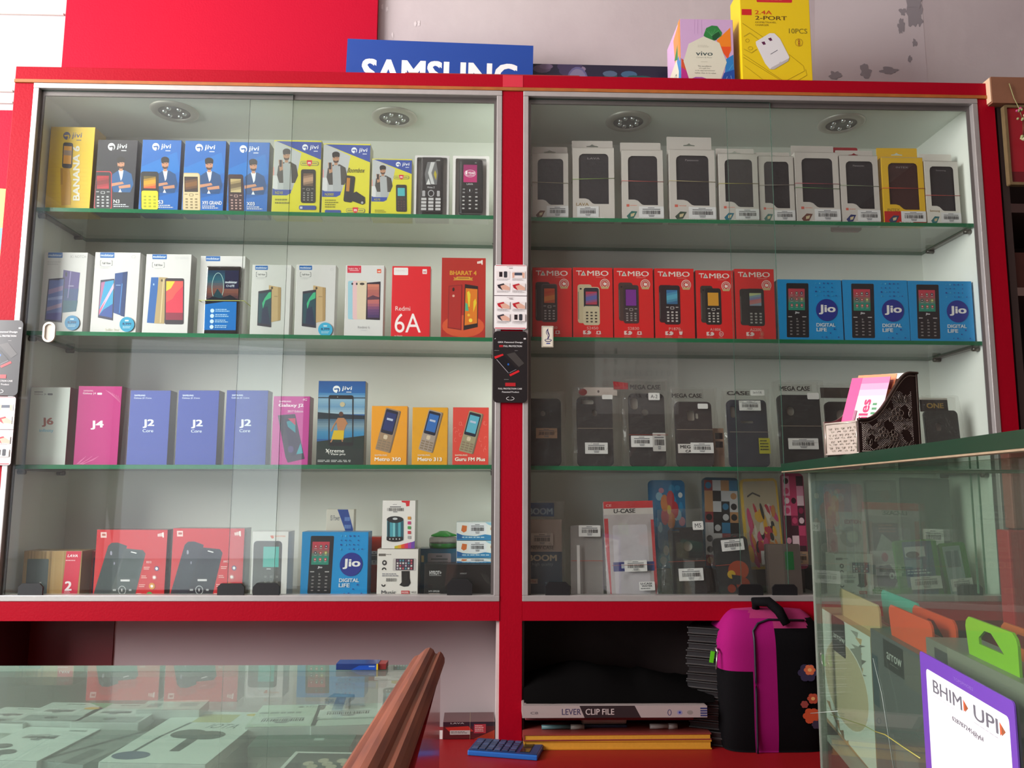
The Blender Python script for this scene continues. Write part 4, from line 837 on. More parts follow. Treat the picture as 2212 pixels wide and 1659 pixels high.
# ------------------------------------------------------------------ right bay
# tambo and jio cartons
def art_tambo(model, phone, icon=0, dx=0):
    def f(A):
        A.ref(453, 783, 148, 718, 2); c = 'e8dcd4'
        x0 = 482
        A.r(x0, 172, x0 + 46, 179, c).r(x0 + 19, 172, x0 + 26, 210, c)
        A.p([(x0 + 60, 172), (x0 + 82, 212), (x0 + 38, 212)], c).p([(x0 + 60, 183), (x0 + 72, 206), (x0 + 48, 206)], '8a8c84')
        A.t('MBO', x0 + 92, 172, x0 + 270, 213, c, 1); A.dash(x0 + 165, 222, x0 + 268, 230, 1, 'd89088')
        A.e(720, 277, 41, 40, 'e8c8c0', 24).e(720, 277, 35, 34, 'c83430', 24).e(720, 277, 28, 27, 'e4d0c8', 20).e(720, 277, 24, 23, 'd04038', 20).p([(706, 276), (716, 262), (720, 268), (736, 270), (734, 288), (712, 290)], 'f0e0d8').p([(684, 300), (756, 300), (748, 318), (692, 318)], 'c8a878')
        phone(A)
        A.t(model, 566, 624, 660, 646, 'e8b4ac', 0)
        A.r(534, 655, 592, 686, 'e4ccc8', rad=4).r(592, 662, 600, 680, 'e4ccc8').p([(556, 658), (578, 652), (566, 668), (580, 668), (552, 690), (562, 673), (548, 673)], 'c81c1c')
        if icon == 0: A.r(645, 658, 680, 684, 'e4ccc8', rad=4).e(662, 671, 9, 9, 'c82020').ring(662, 674, 28, 12, 2, 'e4ccc8', 20, 160)
        elif icon == 1: A.p([(648, 655), (680, 655), (674, 682), (654, 682)], 'e4ccc8').line([(650, 650), (655, 643)], 2, 'e4ccc8').line([(664, 649), (664, 641)], 2, 'e4ccc8').line([(677, 650), (673, 643)], 2, 'e4ccc8')
        elif icon == 2: A.ring(664, 670, 20, 20, 4, 'e4ccc8').t('H', 656, 662, 672, 680, 'e4ccc8', 1)
        else: A.ring(664, 668, 16, 22, 3, 'd0806c').r(658, 656, 670, 680, 'd0806c')
        A.dash(534, 694, 600, 710, 2, 'd87870').dash(640, 694, 684, 710, 2, 'd87870')
    return f
def two_phone(x0, back, *kp, **kw):
    def f(A):
        bx0, by0, bx1, by1 = back; A.r(bx0, by0, bx1, by1, x0, rad=20); A.e(bx0 + 26, by0 + 36, 9, 7, '101014').p([(bx0 + 4, by0 + 60), (bx0 + 9, by0 + 60), (bx0 + 9, by1 - 30), (bx0 + 4, by1 - 30)], '6a605c')
        keyphone(A, *kp, **kw)
    return f
TM = [
    ('S2440', 1150, 1236, 578, two_phone('2a1a1c', (478, 265, 600, 580), 530, 280, 662, 590, '3a2a2c', ['d85828', 'c83418', 'e08840', 'c03018'], '5a484a', 'a89c9a', .42), 0, 'red carton with an orange-screened phone, its foot partly behind a metal finger pull'),
    ('S2450', 1238, 1325, 578, two_phone('c8b694', (492, 284, 610, 596), 537, 305, 675, 612, '2a2a36', ['c83430', '3068b0', 'c03028'], 'd0c0a0', '4a4038', .38, kb='d0c0a0', d=False), 0, 'red carton showing a cream keypad phone with dark screen'),
    ('S2830', 1327, 1413, 579, two_phone('4a3430', (492, 265, 612, 575), 532, 285, 662, 595, '3c2e30', '7a2a90', None, '9c9290', .46), 0, 'red carton showing a brown keypad phone with a purple screen'),
    ('P1870', 1416, 1502, 580, two_phone('2c1a20', (488, 282, 600, 585), 530, 284, 665, 600, '2a1c22', ['2a5c98', '5cb0c8', '2a4c80'], None, 'c8c0bc', .40), 1, 'red carton showing a dark keypad phone with a bright blue screen'),
    ('A1806', 1506, 1588, 584, two_phone('3a3430', (490, 275, 600, 580), 532, 296, 672, 596, '241e1e', 'd8982c', None, 'c8c0b8', .40), 2, 'red carton showing a black keypad phone with an amber screen'),
    ('A2200', 1591, 1677, 581, two_phone('262424', (490, 308, 590, 600), 548, 306, 694, 606, '201e20', ['c8c870', '5080b0', 'c86048', '68a0b8'], None, 'a09c98', .38, d=False), 3, 'red carton showing a wide black phone with a multicoloured mosaic screen')]
for mdl, uL, uR, vT, ph, ic, lab in TM:
    carton('phone_box', lab, 'phone box', None, 'B2', uL, uR, vT, 731, .036, art_tambo(mdl, ph, ic), 'dc1c1c', 'a8141a', y=.05, rz=0, rough=.4)
for uL, uR, vT, lab in ((1685, 1823, 604, 'bright blue square carton marked Jio DIGITAL LIFE directly beside the red cartons'), (1826, 1967, 605, 'bright blue square carton marked Jio DIGITAL LIFE, middle of the three on that shelf'), (1968, 2107, 607, 'bright blue square carton marked Jio DIGITAL LIFE, next to the white side wall')):
    carton('phone_box', lab, 'phone box', 'blue square cartons on the right-hand shelf', 'B2', uL, uR, vT, 735, .045, art_jio(0), JB, JS, y=.05, rz=0)

# flip cover cartons with a die-cut window
def flip(label, uL, uR, vT, vTab, seed, col='c9c1bb', band=('a8a860',), brand=None, lower=None, tabx=(0, 1), lbl=(.40, 1.0), cover='221d22', icon='3a5a5c', redword=True, vB=467, hole=True, y=.05, bt=.56):
    x, w, base, h = face_geom(uL, uR, vT, vB, y, None, 'B1'); D = .022; t = thing('flip_cover_box', label, 'phone case box', (x, y + D / 2, base), math.radians(rnd.uniform(-1.5, 1.5)))
    q = Mesh(); m = mat(col, .45, coat=.1)
    X = lambda f: (f - .5) * w; Z = lambda f: f * h
    win = [(X(.15), Z(.30)), (X(.30), Z(.30)), (X(.38), Z(.285)), (X(.47), Z(.235)), (X(.52), Z(.225)), (X(.865), Z(.225)), (X(.865), Z(.87)), (X(.84), Z(.90)), (X(.79), Z(.915)), (X(.24), Z(.915)), (X(.17), Z(.89)), (X(.15), Z(.85))]
    q.plate([(X(0), 0), (X(1), 0), (X(1), h), (X(0), h)], [win], .0008, m, T=Matrix.Translation((0, -D / 2, 0)))
    for a in ((-w / 2, -w / 2 + .0008), (w / 2 - .0008, w / 2)): q.box(a[0], a[1], -D / 2 + .0008, D / 2, 0, h, m)
    q.box(-w / 2, w / 2, -D / 2 + .0008, D / 2, 0, .0008, m); q.box(-w / 2, w / 2, -D / 2 + .0008, D / 2, h - .0008, h, m); q.box(-w / 2 + .0008, w / 2 - .0008, D / 2 - .0008, D / 2, .0008, h - .0008, m)
    A = Art(q, w, h, -D / 2 - .0001, rough=.4); A.ref(0, 1, 0, 1)
    if lower: A.r(0, .80, .56, 1, lower).r(.56, .92, 1, 1, lower)
    if redword: A.r(.10, .765, .17, .80, 'd06050').dash(.19, .775, .40, .80, 1, 'd89888', seed)
    else: A.t(brand, .08, .76, .38, .80, '8a6a28', 1) if brand else None
    A.p([(.10, .93), (.22, .86), (.36, .865), (.27, .96), (.14, .965)], icon).p([(.20, .90), (.30, .885), (.27, .93), (.20, .94)], 'c8b890')
    A.dash(.35, .955, .75, .985, 1, 'e4e0dc', seed)
    A.r(.0, 0, 1, .006, 'a8a098')
    q.build('carton', t)
    q = Mesh(); q.box(X(.10), X(.9), -D / 2 + .003, -D / 2 + .013, Z(.06), Z(.95), mat(cover, .55, noise=.2, nscale=90, bump=.3), bev=.003)
    A = Art(q, w, h, -D / 2 + .0028, rough=.5); A.ref(0, 1, 0, 1)
    if brand: A.t(brand, .36, .13, .66, .155, '8c8688', 1, sh=.2)
    q.build('flip_cover', t)
    q = Mesh(); a, b = tabx; top = P((uL + uR) / 2, vTab, y + D).z - base
    out = rrect(X(a), h - .001, X(b), top, .002)
    hl = [(x_ + X((a + b) / 2), z_ + (h + top) / 2) for x_, z_ in ((-.013, -.0022), (.013, -.0022), (.013, 0), (.005, .001), (0, .0045), (-.005, .001), (-.013, 0))] if hole else None
    q.plate(out, [hl] if hl else [], .0007, m, T=Matrix.Translation((0, D / 2 - .0012, 0))); q.build('hang_tab', t)
    q = Mesh(); B = Art(q, w, h, -D / 2 - .0009, rough=.5); B.ref(0, 1, 0, 1); r = random.Random(seed); l0, l1 = lbl
    B.bar(l0, .80 + r.uniform(-.01, .01), l1, .955, 'dcdadb', seed); q.build('price_label', t)
    r = random.Random(seed)
    for i, bc in enumerate(band):
        q = Mesh(); zz = h * (bt + .06 * -i); s_ = r.uniform(-.003, .003)
        q.tube([(-w / 2 - .0006, D / 2, zz), (-w / 2 - .0006, -D / 2 - .0013, zz), (w / 2 + .0006, -D / 2 - .0013, zz + s_), (w / 2 + .0006, D / 2, zz + s_)], .0006, mat(bc, .5), 5); q.build('rubber_band', t)
    return t
flip('grey flip cover carton with a brown phone picture, nearest the red centre post', 1150, 1228, 331, 318, 1, band=('b8a888',), icon='6a3a28', redword=False)
flip('grey flip cover carton with a small X5 label beside its barcode', 1238, 1328, 319, 305, 2, band=('8cac50',), brand='LAVA', redword=False, lbl=(.10, .62), icon='c9c1bb')
flip('grey flip cover carton with a red rubber band and a bent top flap', 1345, 1434, 324, 309, 3, band=('c05048',), icon='2f6a60', hole=False)
flip('tallest grey flip cover carton, its hang flap rising highest', 1448, 1547, 323, 297, 4, band=('b8a878',), brand='Panasonic', icon='3a4a3c')
flip('grey flip cover carton just behind the glass joint, with a yellow rubber band', 1556, 1640, 332, 322, 5, band=('a89c40',), icon='1c6a80')
flip('grey flip cover carton between the two glass edges', 1643, 1718, 337, 330, 6, band=('a89c90',), icon='3a6a64', y=.052)
flip('grey flip cover carton with both a red and a green rubber band', 1722, 1816, 329, 316, 7, band=('b84858', '5c8c4c'), icon='6a3a2c', hole=False)
flip('grey flip cover carton with a green band, in front of a red flap', 1820, 1902, 336, 326, 8, band=('8a9878',), brand='Panasonic', icon='2c3468')
flip('yellow and red flip cover carton marked INTEX', 1911, 2000, 340, 321, 9, col='e2b320', band=('d04030',), brand='INTEX', lower='b81c18', cover='3a1a18', redword=False, icon='2c3c5c', bt=.54)
flip('white flip cover carton marked with a blue oval, last before the white side wall', 2003, 2076, 348, 334, 10, col='ddd8d0', band=('c04438',), brand='Samsung', redword=False, icon='2a6c74', hole=False, bt=.46)
x, w, base, h = face_geom(1800, 1862, 317, 467, .09, None, 'B1')
q = Mesh(); q.plate(rrect(-w / 2, 0, w / 2, h, .004), [], .012, mat('a81c28', .4), T=Matrix.Translation((0, 0, 0))); tag(q.build('phone_case_card', loc=(x, .095, base)), 'red card showing only its rounded top edge behind the grey cartons', 'card')

# phone cases packed in plastic
def film(q, x0, x1, z0, z1, y, amp, seed, mt=None, nx=14, nz=22, top=0):
    r = random.Random(seed); vs = []; fs = []
    for j in range(nz + 1):
        for i in range(nx + 1):
            e = 0 if 0 < i < nx and 0 < j < nz else 1
            f = j / nz; sp = 1 + .04 * math.sin(f * 9 + seed)
            vs.append(((x0 + x1) / 2 + (i / nx - .5) * (x1 - x0) * sp + r.uniform(-1, 1) * amp * .3, y + r.uniform(-1, 1) * amp - (0 if e else amp), z0 + (z1 - z0) * f + (r.uniform(-1, 1) * amp if j == nz else 0)))
    for j in range(nz):
        for i in range(nx): a = j * (nx + 1) + i; fs.append((a, a + 1, a + nx + 2, a + nx + 1))
    q.add(vs, fs, mt or FILM, True)
def phone_case(label, uL, uR, vT, vB, y, key, holes, col, bag=None, header=None, lbls=(), art=None, tilt=0, seed=1, zb=None, name='phone_case', cat='phone case', lean=-5, group=None, rad=.010, rough=.6, extra=None, mt=None):
    """holes: list of (fx0, fz0, fx1, fz1, r) fractions; bag: (du0, du1, dv) pixel margins"""
    x, w, base, h = face_geom(uL, uR, vT, vB, y, zb, key)
    t = thing(name, label, cat, (x, y, base), 0, group, rot=(math.radians(lean), math.radians(tilt), 0))
    q = Mesh(); X = lambda f: (f - .5) * w; Z = lambda f: f * h
    hl = [rrect(X(a), Z(1 - d), X(c), Z(1 - b), r_, 4) for a, b, c, d, r_ in holes]
    m = mt or mat(col, rough, noise=.15, nscale=60)
    q.plate(rrect(X(0), 0, X(1), h, rad, 6), hl, .003, m)
    q.plate(rrect(X(0), 0, X(1), h, rad, 6), [rrect(X(0) + .0018, .0018, X(1) - .0018, h - .0018, rad, 6)], .009, m, T=Matrix.Translation((0, .0005, 0)))
    if art: A = Art(q, w, h, -.0001, rough=.35, coat=.3); A.ref(0, 1, 0, 1); art(A)
    q.build('case_shell', t)
    if hl:
        q = Mesh(); q.plate(rrect(X(.06), h * .04, X(.94), h * .96, .004), [], .001, mat('cfc4b8', .7), T=Matrix.Translation((0, .011, 0))); q.build('backing_card', t)
    if header:
        (a, b, c, d), hc, ha = header; q = Mesh(); q.box(X(a), X(c), .002, .0028, Z(1 - d), Z(1 - b), mat(hc, .45) if isinstance(hc, str) else hc)
        A = Art(q, w, h, .0019, rough=.4); A.clamp = False; ha(A) if ha else None; q.build('header_card', t)
    if bag:
        a, b, c, d = bag; q = Mesh(); film(q, X(a), X(c), max(.0005, Z(1 - d)), Z(1 - b), -.0045, .0016, seed); film(q, X(a), X(c), max(.0005, Z(1 - d)), Z(1 - b), .013, .001, seed + 9); q.build('plastic_bag', t)
    for i, (a, b, c, d, kind) in enumerate(lbls):
        q = Mesh(); A = Art(q, w, h, -.0072 - .0006 * i, rough=.5); A.clamp = False
        if kind == 'bar': A.bar(a, b, c, d, 'd8d5d3', seed + i)
        elif kind == 'brownbar': A.bar(a, b, c, d, 'b08c70', seed + i)
        elif kind == 'band': A.r(a, b, c, d, 'a04030')
        elif kind == 'band2': A.r(a, b, c, d, '9a8a78')
        elif callable(kind): kind(A)
        else: A.r(a, b, c, d, 'dcd9d6', rad=.02); A.t(kind, a + (c - a) * .2, b + (d - b) * .25, c - (c - a) * .2, d - (d - b) * .25, '55555a', 1) if kind else None
        nm = 'rubber_band' if kind in ('band', 'band2') else 'price_label'
        q.build(nm, t)
    if extra: extra(t, X, Z)
    return t
def mega(a, b, c, d, red=None, txt='MEGA CASE'):
    def f(A):
        if red: A.p(red, 'a81c24')
        A.t(txt, a, b, c, d, '201a1c', 2)
    return f
PC = FILM
phone_case('black phone case with a brownish price label, in the dark corner by the centre post', 1136, 1213, 859, 1005, .065, 'B3', [(.42, .18, .56, .265, .005)], '171315', (-.05, -.10, 1.12, .995), lbls=[(.28, .45, .88, .60, 'brownbar')], seed=1)
def h2(A): A.r(.2, -.14, 1.15, -.02, 'cdbdb6', rad=.02).e(.18, -.07, .12, .05, '8c2a2c').e(.62, -.08, .03, .02, '5a4a48')
phone_case('black phone case with pill-shaped and round cutouts and a cream header card', 1248, 1326, 855, 1005, .06, 'B3', [(.12, .045, .48, .11, .0035), (.43, .19, .57, .285, .005)], '2b2527', (-.12, -.16, 1.25, .995), header=((.2, -.14, 1.15, -.02), 'cdbdb6', h2), lbls=[(.2, .67, .83, .83, 'bar'), (.70, -.02, 1.0, .045, ''), (0, .465, 1, .47, 'band2')], seed=2)
def h3(A): A.p([(-.42, -.17), (.0, -.15), (.0, -.06), (-.40, -.06)], 'a81c24').t('MEGA CASE', .06, -.125, .92, -.06, '1a1416', 2)
phone_case('black phone case with a small white A-2 sticker in a glossy bag', 1362, 1440, 848, 1006, .058, 'B3', [(.06, .06, .26, .22, .006), (.36, .215, .55, .305, .007)], '2a2325', (-.18, -.20, 1.12, .995), header=((-.42, -.17, 1.05, -.05), PC, h3), lbls=[(.02, .59, .62, .745, 'bar'), (.62, .61, .98, .74, lambda A: A.bar(.62, .55, .98, .80, 'b8b4b0', 5)), (.54, .0, .86, .10, 'A-2'), (-.05, .575, 1.05, .58, 'band')], seed=3)
phone_case('black phone case with a square cutout, marked MEGA CASE across its lower half', 1463, 1543, 866, 1005, .06, 'B3', [(.33, .14, .53, .295, .004), (.56, .18, .635, .265, .002)], '332829', (-.10, -.22, 1.15, .995), header=((-.06, -.20, .80, -.05), PC, mega(-.06, -.13, .76, -.065)), lbls=[(.02, .66, .40, .80, lambda A: A.r(.02, .66, .40, .80, 'c8c2be').t('MEG', .08, .68, .36, .73, '1c181a', 2).t('CA', .22, .75, .38, .79, '1c181a', 2)), (.36, .64, .98, .80, 'bar'), (.60, .04, .88, .12, ''), (0, .44, 1, .446, 'band2')], seed=4)
phone_case('brown card with two dark windows wedged between the black and the navy case', 1541, 1566, 925, 1005, .075, 'B3', [], '9c7c68', None, name='case_backing_card', cat='card', rad=.001, art=lambda A: A.r(.25, .12, .9, .28, '2a2022').r(.25, .34, .9, .5, '2a2022'), lean=-2)
def lb5(A): A.r(.72, .58, 1.0, .81, 'a8a028').dash(.75, .61, .97, .78, 4, '3a3a18', 4)
phone_case('navy blue phone case with a yellow sticker low on its side', 1578, 1664, 862, 1008, .055, 'B3', [(.08, .10, .20, .27, .003), (.32, .315, .65, .35, .0018)], '1f2233', (-.10, -.16, 1.06, .995), header=((.0, -.14, .70, -.07), PC, mega(.02, -.135, .60, -.075, txt='CASE')), lbls=[(.28, .02, .83, .17, 'bar'), (.72, .58, 1.0, .81, lb5), (.58, -.14, .94, -.055, 'Sam A-7(18)'), (0, .49, 1, .495, 'band2')], seed=5)
phone_case('black phone case with one round cutout behind the carved card holder', 1690, 1782, 851, 1008, .055, 'B3', [(.20, .16, .38, .29, .008)], '1c1a1d', (-.10, -.20, 1.08, .995), header=((.05, -.15, .85, -.05), PC, mega(.08, -.125, .80, -.06)), lbls=[(.15, .61, .86, .76, 'bar'), (.68, -.02, .96, .07, ''), (0, .44, 1, .446, 'band2')], seed=6)
phone_case('dark phone case with a large pale round cutout, mostly hidden by the card holder', 1794, 1870, 866, 1008, .075, 'B3', [(.3, .12, .68, .32, .011)], '231c1e', (-.15, -.28, 1.1, .995), header=((-.1, -.22, .9, -.06), '3c3028', None), seed=7)
def h8(A): A.r(-.1, -.22, .75, .02, '15120f').t('ONE', .10, -.13, .62, -.04, '9a7c34', 2).r(-.1, -.22, .75, -.19, 'c8c4b8')
phone_case('dark phone case with a black and gold header, beside the white side wall', 2010, 2082, 885, 1008, .06, 'B3', [(.3, .22, .48, .36, .005)], '262a28', (-.1, -.25, 1.08, .995), header=((-.1, -.22, .75, .02), '15120f', h8), lbls=[(.15, .58, .88, .66, 'bar')], seed=8)

# bottom of the right bay
def card_art_boom(A):
    A.r(0, 0, 1, .42, 'b09c90').r(.03, .42, 1, 1, '3c5266').t('BOOM', .08, .46, .86, .54, 'c8b8a0', 2).t('high quality', .20, .56, .76, .61, '8a98a4', 0).t('NEW CASE', .16, .345, .78, .39, '5c4c48', 1).r(.05, .77, .34, .83, 'c8a898').t('2D Pair', .08, .785, .30, .815, 'a03c38', 1)
phone_case('blue and beige BOOM phone case pack in the dark lower corner', 1134, 1215, 1122, 1283, .06, None, [], 'a8968a', (-.02, -.24, 1.08, .995), header=((.07, -.22, .80, -.04), '1c4878', lambda A: A.r(.07, -.22, .80, -.04, '1c4878').t('BOOM', .10, -.15, .76, -.065, 'a8bccc', 2)), lbls=[(.18, .20, .72, .34, lambda A: A.bar(.16, .18, .76, .34, 'b4a498', 3))], art=card_art_boom, zb=FZ, seed=11, name='case_packet', cat='phone case', rad=.003)
phone_case('clear phone case with a white strip and a red rubber band', 1234, 1304, 1135, 1280, .06, None, [], 'b4a49c', None, lbls=[(.25, .0, .93, .16, 'bar'), (.0, .495, 1, .502, 'band'), (.18, .28, .27, .98, lambda A: A.r(.18, .28, .27, .98, 'c8c2c0'))], zb=FZ, seed=12, mt=ACRYL, rad=.006)
def art_uc(A):
    A.r(-.0, 0, 1, .075, 'c8242c').r(.0, .075, 1, .14, 'd0c8c4').t('U-CASE', .20, .08, .64, .125, '2a2428', 2, sh=.15).t('CE', .05, .03, .16, .055, 'e8b4b0', 1)
    A.p([(.0, .18), (.08, .18), (.16, .98), (.06, 1), (.0, .4)], 'c02c34').p([(.94, .2), (1, .2), (1, .9), (.96, .98), (.9, .6)], 'c02c34').r(.08, .18, .94, 1, 'b8aeb0').r(.16, .25, .86, .97, 'cbc4cc', rad=.04).r(.14, .635, .96, .73, '1f2f7c').r(.3, .655, .36, .70, 'c8ccd8')
def lu2(A): A.r(.62, .84, .93, .93, 'd8d4d4', rad=.01).t('U-CASE', .65, .85, .88, .87, '2a2a2e', 2).t('WATER', .67, .876, .88, .893, '2a2a2e', 2).dash(.65, .905, .90, .92, 1, '4a4a4e')
phone_case('white and red U-CASE packet with a dark blue band, front of the bottom row', 1313, 1422, 1082, 1283, .052, None, [], 'b8aeb0', (-.02, .0, 1.02, .995), lbls=[(.35, .62, .80, .735, 'bar'), (.62, .84, .93, .93, lu2), (.1, .665, 1, .668, 'band')], art=art_uc, zb=FZ, seed=13, name='case_packet', cat='phone case', rad=.003, tilt=-1.5)
phone_case('black phone case with a white round cutout, in a clear bag on the cabinet bottom', 1455, 1529, 1139, 1282, .055, None, [(.40, .20, .68, .345, .010), (.10, .03, .33, .07, .0015)], '1e191c', (-.32, -.27, 1.15, .995), lbls=[(.18, .59, .90, .765, 'bar'), (.70, -.08, 1.02, .045, 'M5'), (-.1, .485, 1, .49, 'band')], zb=FZ, seed=14, tilt=-2, lean=-6)
def patch(cols, seed, n=5, m=8):
    def f(A):
        r = random.Random(seed)
        for i in range(n):
            for j in range(m):
                c = r.choice(cols); A.r(.04 + i * .92 / n, .03 + j * .94 / m, .04 + (i + 1) * .92 / n, .03 + (j + 1) * .94 / m, c)
                if r.random() < .5: A.e(.04 + (i + .5) * .92 / n, .03 + (j + .5) * .94 / m, .35 / n, .3 / m, r.choice(cols), 10)
    return f
def blobs(cols, seed, n=30, y0=.3):
    def f(A):
        r = random.Random(seed)
        for _ in range(n): A.e(r.uniform(.12, .88), r.uniform(y0, .92), r.uniform(.05, .15), r.uniform(.03, .08), r.choice(cols), 10, r.uniform(0, 90))
    return f
def flower(A):
    A.r(.03, .02, .97, .98, '1c6c9c', rad=.05); r = random.Random(3)
    for _ in range(22): A.e(r.uniform(.1, .9), r.uniform(.05, .95), r.uniform(.04, .1), r.uniform(.03, .08), r.choice(['8cb8cc', 'c88498', '2a88b8', 'd0d4d4']), 12)
    for k in range(5): a = k * 72; A.e(.55 + .15 * math.cos(math.radians(a)), .34 + .13 * math.sin(math.radians(a)), .11, .10, ['c03840', 'd07830'][k % 2], 10)
    A.e(.55, .34, .06, .055, 'd8b040', 10)
bkx = .165
phone_case('blue dotted phone case with a red and orange flower, highest behind the bottom row', 1405, 1484, 1037, 1180, .15, None, [], '1c6c9c', None, art=flower, zb=FZ + .05, seed=21, lean=-3)
q = Mesh(); a, b = P(1400, 1283, .14), P(1740, 1283, .14); q.box(a.x, b.x, .14, .235, FZ, FZ + .0495, mat('3a2e2c', .7)); tag(q.build('storage_box', loc=(0, 0, 0)), 'low dark carton behind the bottom row on which patterned phone cases stand', 'box')
phone_case('phone case patterned with black, white and blue squares, standing tall behind', 1522, 1601, 1031, 1200, .145, None, [], '17506c', (-.08, -.06, 1.1, 1.0), art=patch(['14141a', 'c8c8cc', '2478a4', '14141a', '8c2830', 'b8885c'], 5, 4, 8), zb=FZ + .05, seed=22, lean=-4, tilt=1)
def yel(A): A.r(.05, .03, .95, .97, 'b8a68c', rad=.05); blobs(['b8243c', 'd8a020', '1c1818', 'c83c70', 'd0c0b0', 'c87830'], 6, 46, .35)(A); A.line([(.15, .2), (.3, .16), (.5, .2)], .02, '3a3028')
phone_case('yellow-rimmed phone case with a cream top and red and pink spots', 1614, 1694, 1033, 1175, .135, None, [], 'd0a414', (-.08, -.08, 1.1, 1.0), art=yel, lbls=[(.36, .80, .92, .95, 'bar')], zb=FZ + .05, seed=23, lean=-4, tilt=-2)
phone_case('pink and crimson patterned phone case beside the counter glass edge', 1697, 1745, 1022, 1180, .14, None, [], 'a83058', None, art=lambda A: patch(['c04068', 'd890a8', '8c2448', '40202c', 'e0c0c8'], 8, 3, 9)(A), lbls=[(.3, .82, .95, .95, 'brownbar')], zb=FZ + .05, seed=24, lean=-3)
def orange(A): A.e(.62, .56, .30, .16, 'a03c1c', 16).e(.40, .62, .12, .07, 'c8a020', 12).e(.70, .80, .2, .12, '8c3018', 14).e(.35, .85, .12, .07, '8c3018', 12).p([(.4, .62), (.7, .66), (.6, .8), (.42, .78)], '2a2a2e')
phone_case('black phone case printed with orange and yellow shapes, leaning in its bag', 1557, 1632, 1160, 1283, .058, None, [], '1b1a1d', (-.14, -.05, 1.12, .995), art=orange, lbls=[(.2, .04, .86, .23, 'bar'), (-.05, .45, .4, .458, 'band')], zb=FZ, seed=15, tilt=-5, lean=-6)
phone_case('grey-brown case packet with a green tag behind the black rubber stops', 1660, 1735, 1175, 1283, .075, None, [], '5a4c48', None, art=lambda A: A.r(.55, .15, .8, .5, '1c6434').r(.06, .02, .5, .96, '6c5c56', rad=.03), zb=FZ, seed=16, name='case_packet', rad=.004)
# seen through the counter glass
def pinkc(A): A.r(.04, .02, .96, .98, 'd8a0ac', rad=.06); blobs(['e8c8cc', 'c87888', 'd0d0cc'], 9, 16, .08)(A)
phone_case('pink phone case with pale floral print, seen through the counter glass', 1792, 1874, 1045, 1186, .12, None, [], 'd8a0ac', None, art=pinkc, lbls=[(.20, .33, .98, .98, lambda A: A.r(.2, .33, .98, .98, 'd8c8cc').t('EDITION', .42, .42, .85, .47, 'b05060', 2).e(.55, .62, .28, .12, 'b8a8ac').e(.6, .62, .15, .07, 'd8d0cc').bar(.24, .78, .94, .95, 'd4ccce', 2))], zb=FZ + .05, seed=25, lean=-3)
phone_case('grey case packet with a dark portrait-like print, beside the pink case', 1882, 1948, 1037, 1186, .12, None, [], '8a9088', (-.05, 0, 1.05, 1), art=lambda A: (A.r(.05, .02, .8, .12, 'b0b4ae'), A.e(.62, .17, .18, .06, '9a8a80'), A.r(.1, .48, .95, .97, '3c3a38'), A.p([(.15, .8), (.4, .6), (.9, .75), (.9, .9), (.5, .97)], 'a8b4a8'), A.dash(.3, .5, .9, .6, 3, 'a06858', 4)), zb=FZ + .05, seed=26, name='case_packet', rad=.003, lean=-3)
phone_case('wide smoky case packet with a white barcode label near its foot', 1955, 2060, 1032, 1186, .12, None, [], '68746c', (-.05, 0, 1.08, 1), lbls=[(.35, .56, .78, .73, 'bar')], zb=FZ + .05, seed=27, name='case_packet', rad=.004, lean=-4, tilt=2)
q = Mesh(); a, b = P(1775, 1283, .115), P(2095, 1283, .115); q.box(a.x, b.x, .115, .235, FZ, FZ + .0495, mat('3e4a44', .7)); tag(q.build('storage_box'), 'low dark carton under the pink and smoky packets', 'box')
carton('speaker_box', 'white carton with a phone stand picture seen through the counter glass', 'speaker box', None, None, 1806, 1889, 1196, 1283, .045, art_spk2, 'dcd8d4', 'b0aaa4', zb=FZ, y=.055)
phone_case('white and purple case packet between the stand carton and the green packets', 1892, 1952, 1190, 1283, .07, None, [], 'b0a8ac', None, art=lambda A: A.r(0, 0, 1, 1, 'b8b4b4').p([(.1, .35), (.6, .3), (.9, .6), (.6, .9), (.1, .95)], '4c2c54').t('oil', .55, .42, .9, .62, 'c8c8cc', 2).e(.45, .14, .12, .1, 'a83050'), zb=FZ, seed=31, name='case_packet', rad=.003)
def greenp(A): A.r(.18, .03, .88, .97, '3a5a78').r(.22, .12, .7, .3, 'c0c8cc').r(.2, .35, .6, .5, '6c8c98').e(.4, .26, .16, .06, '26343c').dash(.22, .52, .8, .62, 2, 'c0ccd0', 3)
phone_case('bright green bumper packet, larger one of the two', 1948, 2040, 1166, 1283, .058, None, [], '3a9a1c', None, art=greenp, lbls=[(.22, .64, .95, .86, 'bar')], zb=FZ, seed=32, name='case_packet', tilt=-3, rad=.008, mt=FILMG)
phone_case('bright green bumper packet next to the white side wall', 2050, 2106, 1172, 1283, .06, None, [], '3a9a1c', None, art=lambda A: A.r(.1, .06, .78, .94, '8ca0a0').r(.18, .15, .7, .45, '4c686c'), lbls=[(.1, .66, .95, .88, 'bar')], zb=FZ, seed=33, name='case_packet', tilt=-5, rad=.008, mt=FILMG)
t = thing('bumper_tray', 'low clear green tray lying in front of the white packets', 'tray', (P(1925, 1283, .06).x, .075, FZ + .0004))
q = Mesh(); q.box(-.045, .045, -.02, .02, 0, .02, FILMG, bev=.004); q.build('tray_shell', t); q = Mesh(); q.box(-.035, .035, -.012, .012, .004, .014, mat('cdd6c4', .6)); q.build('insert', t)
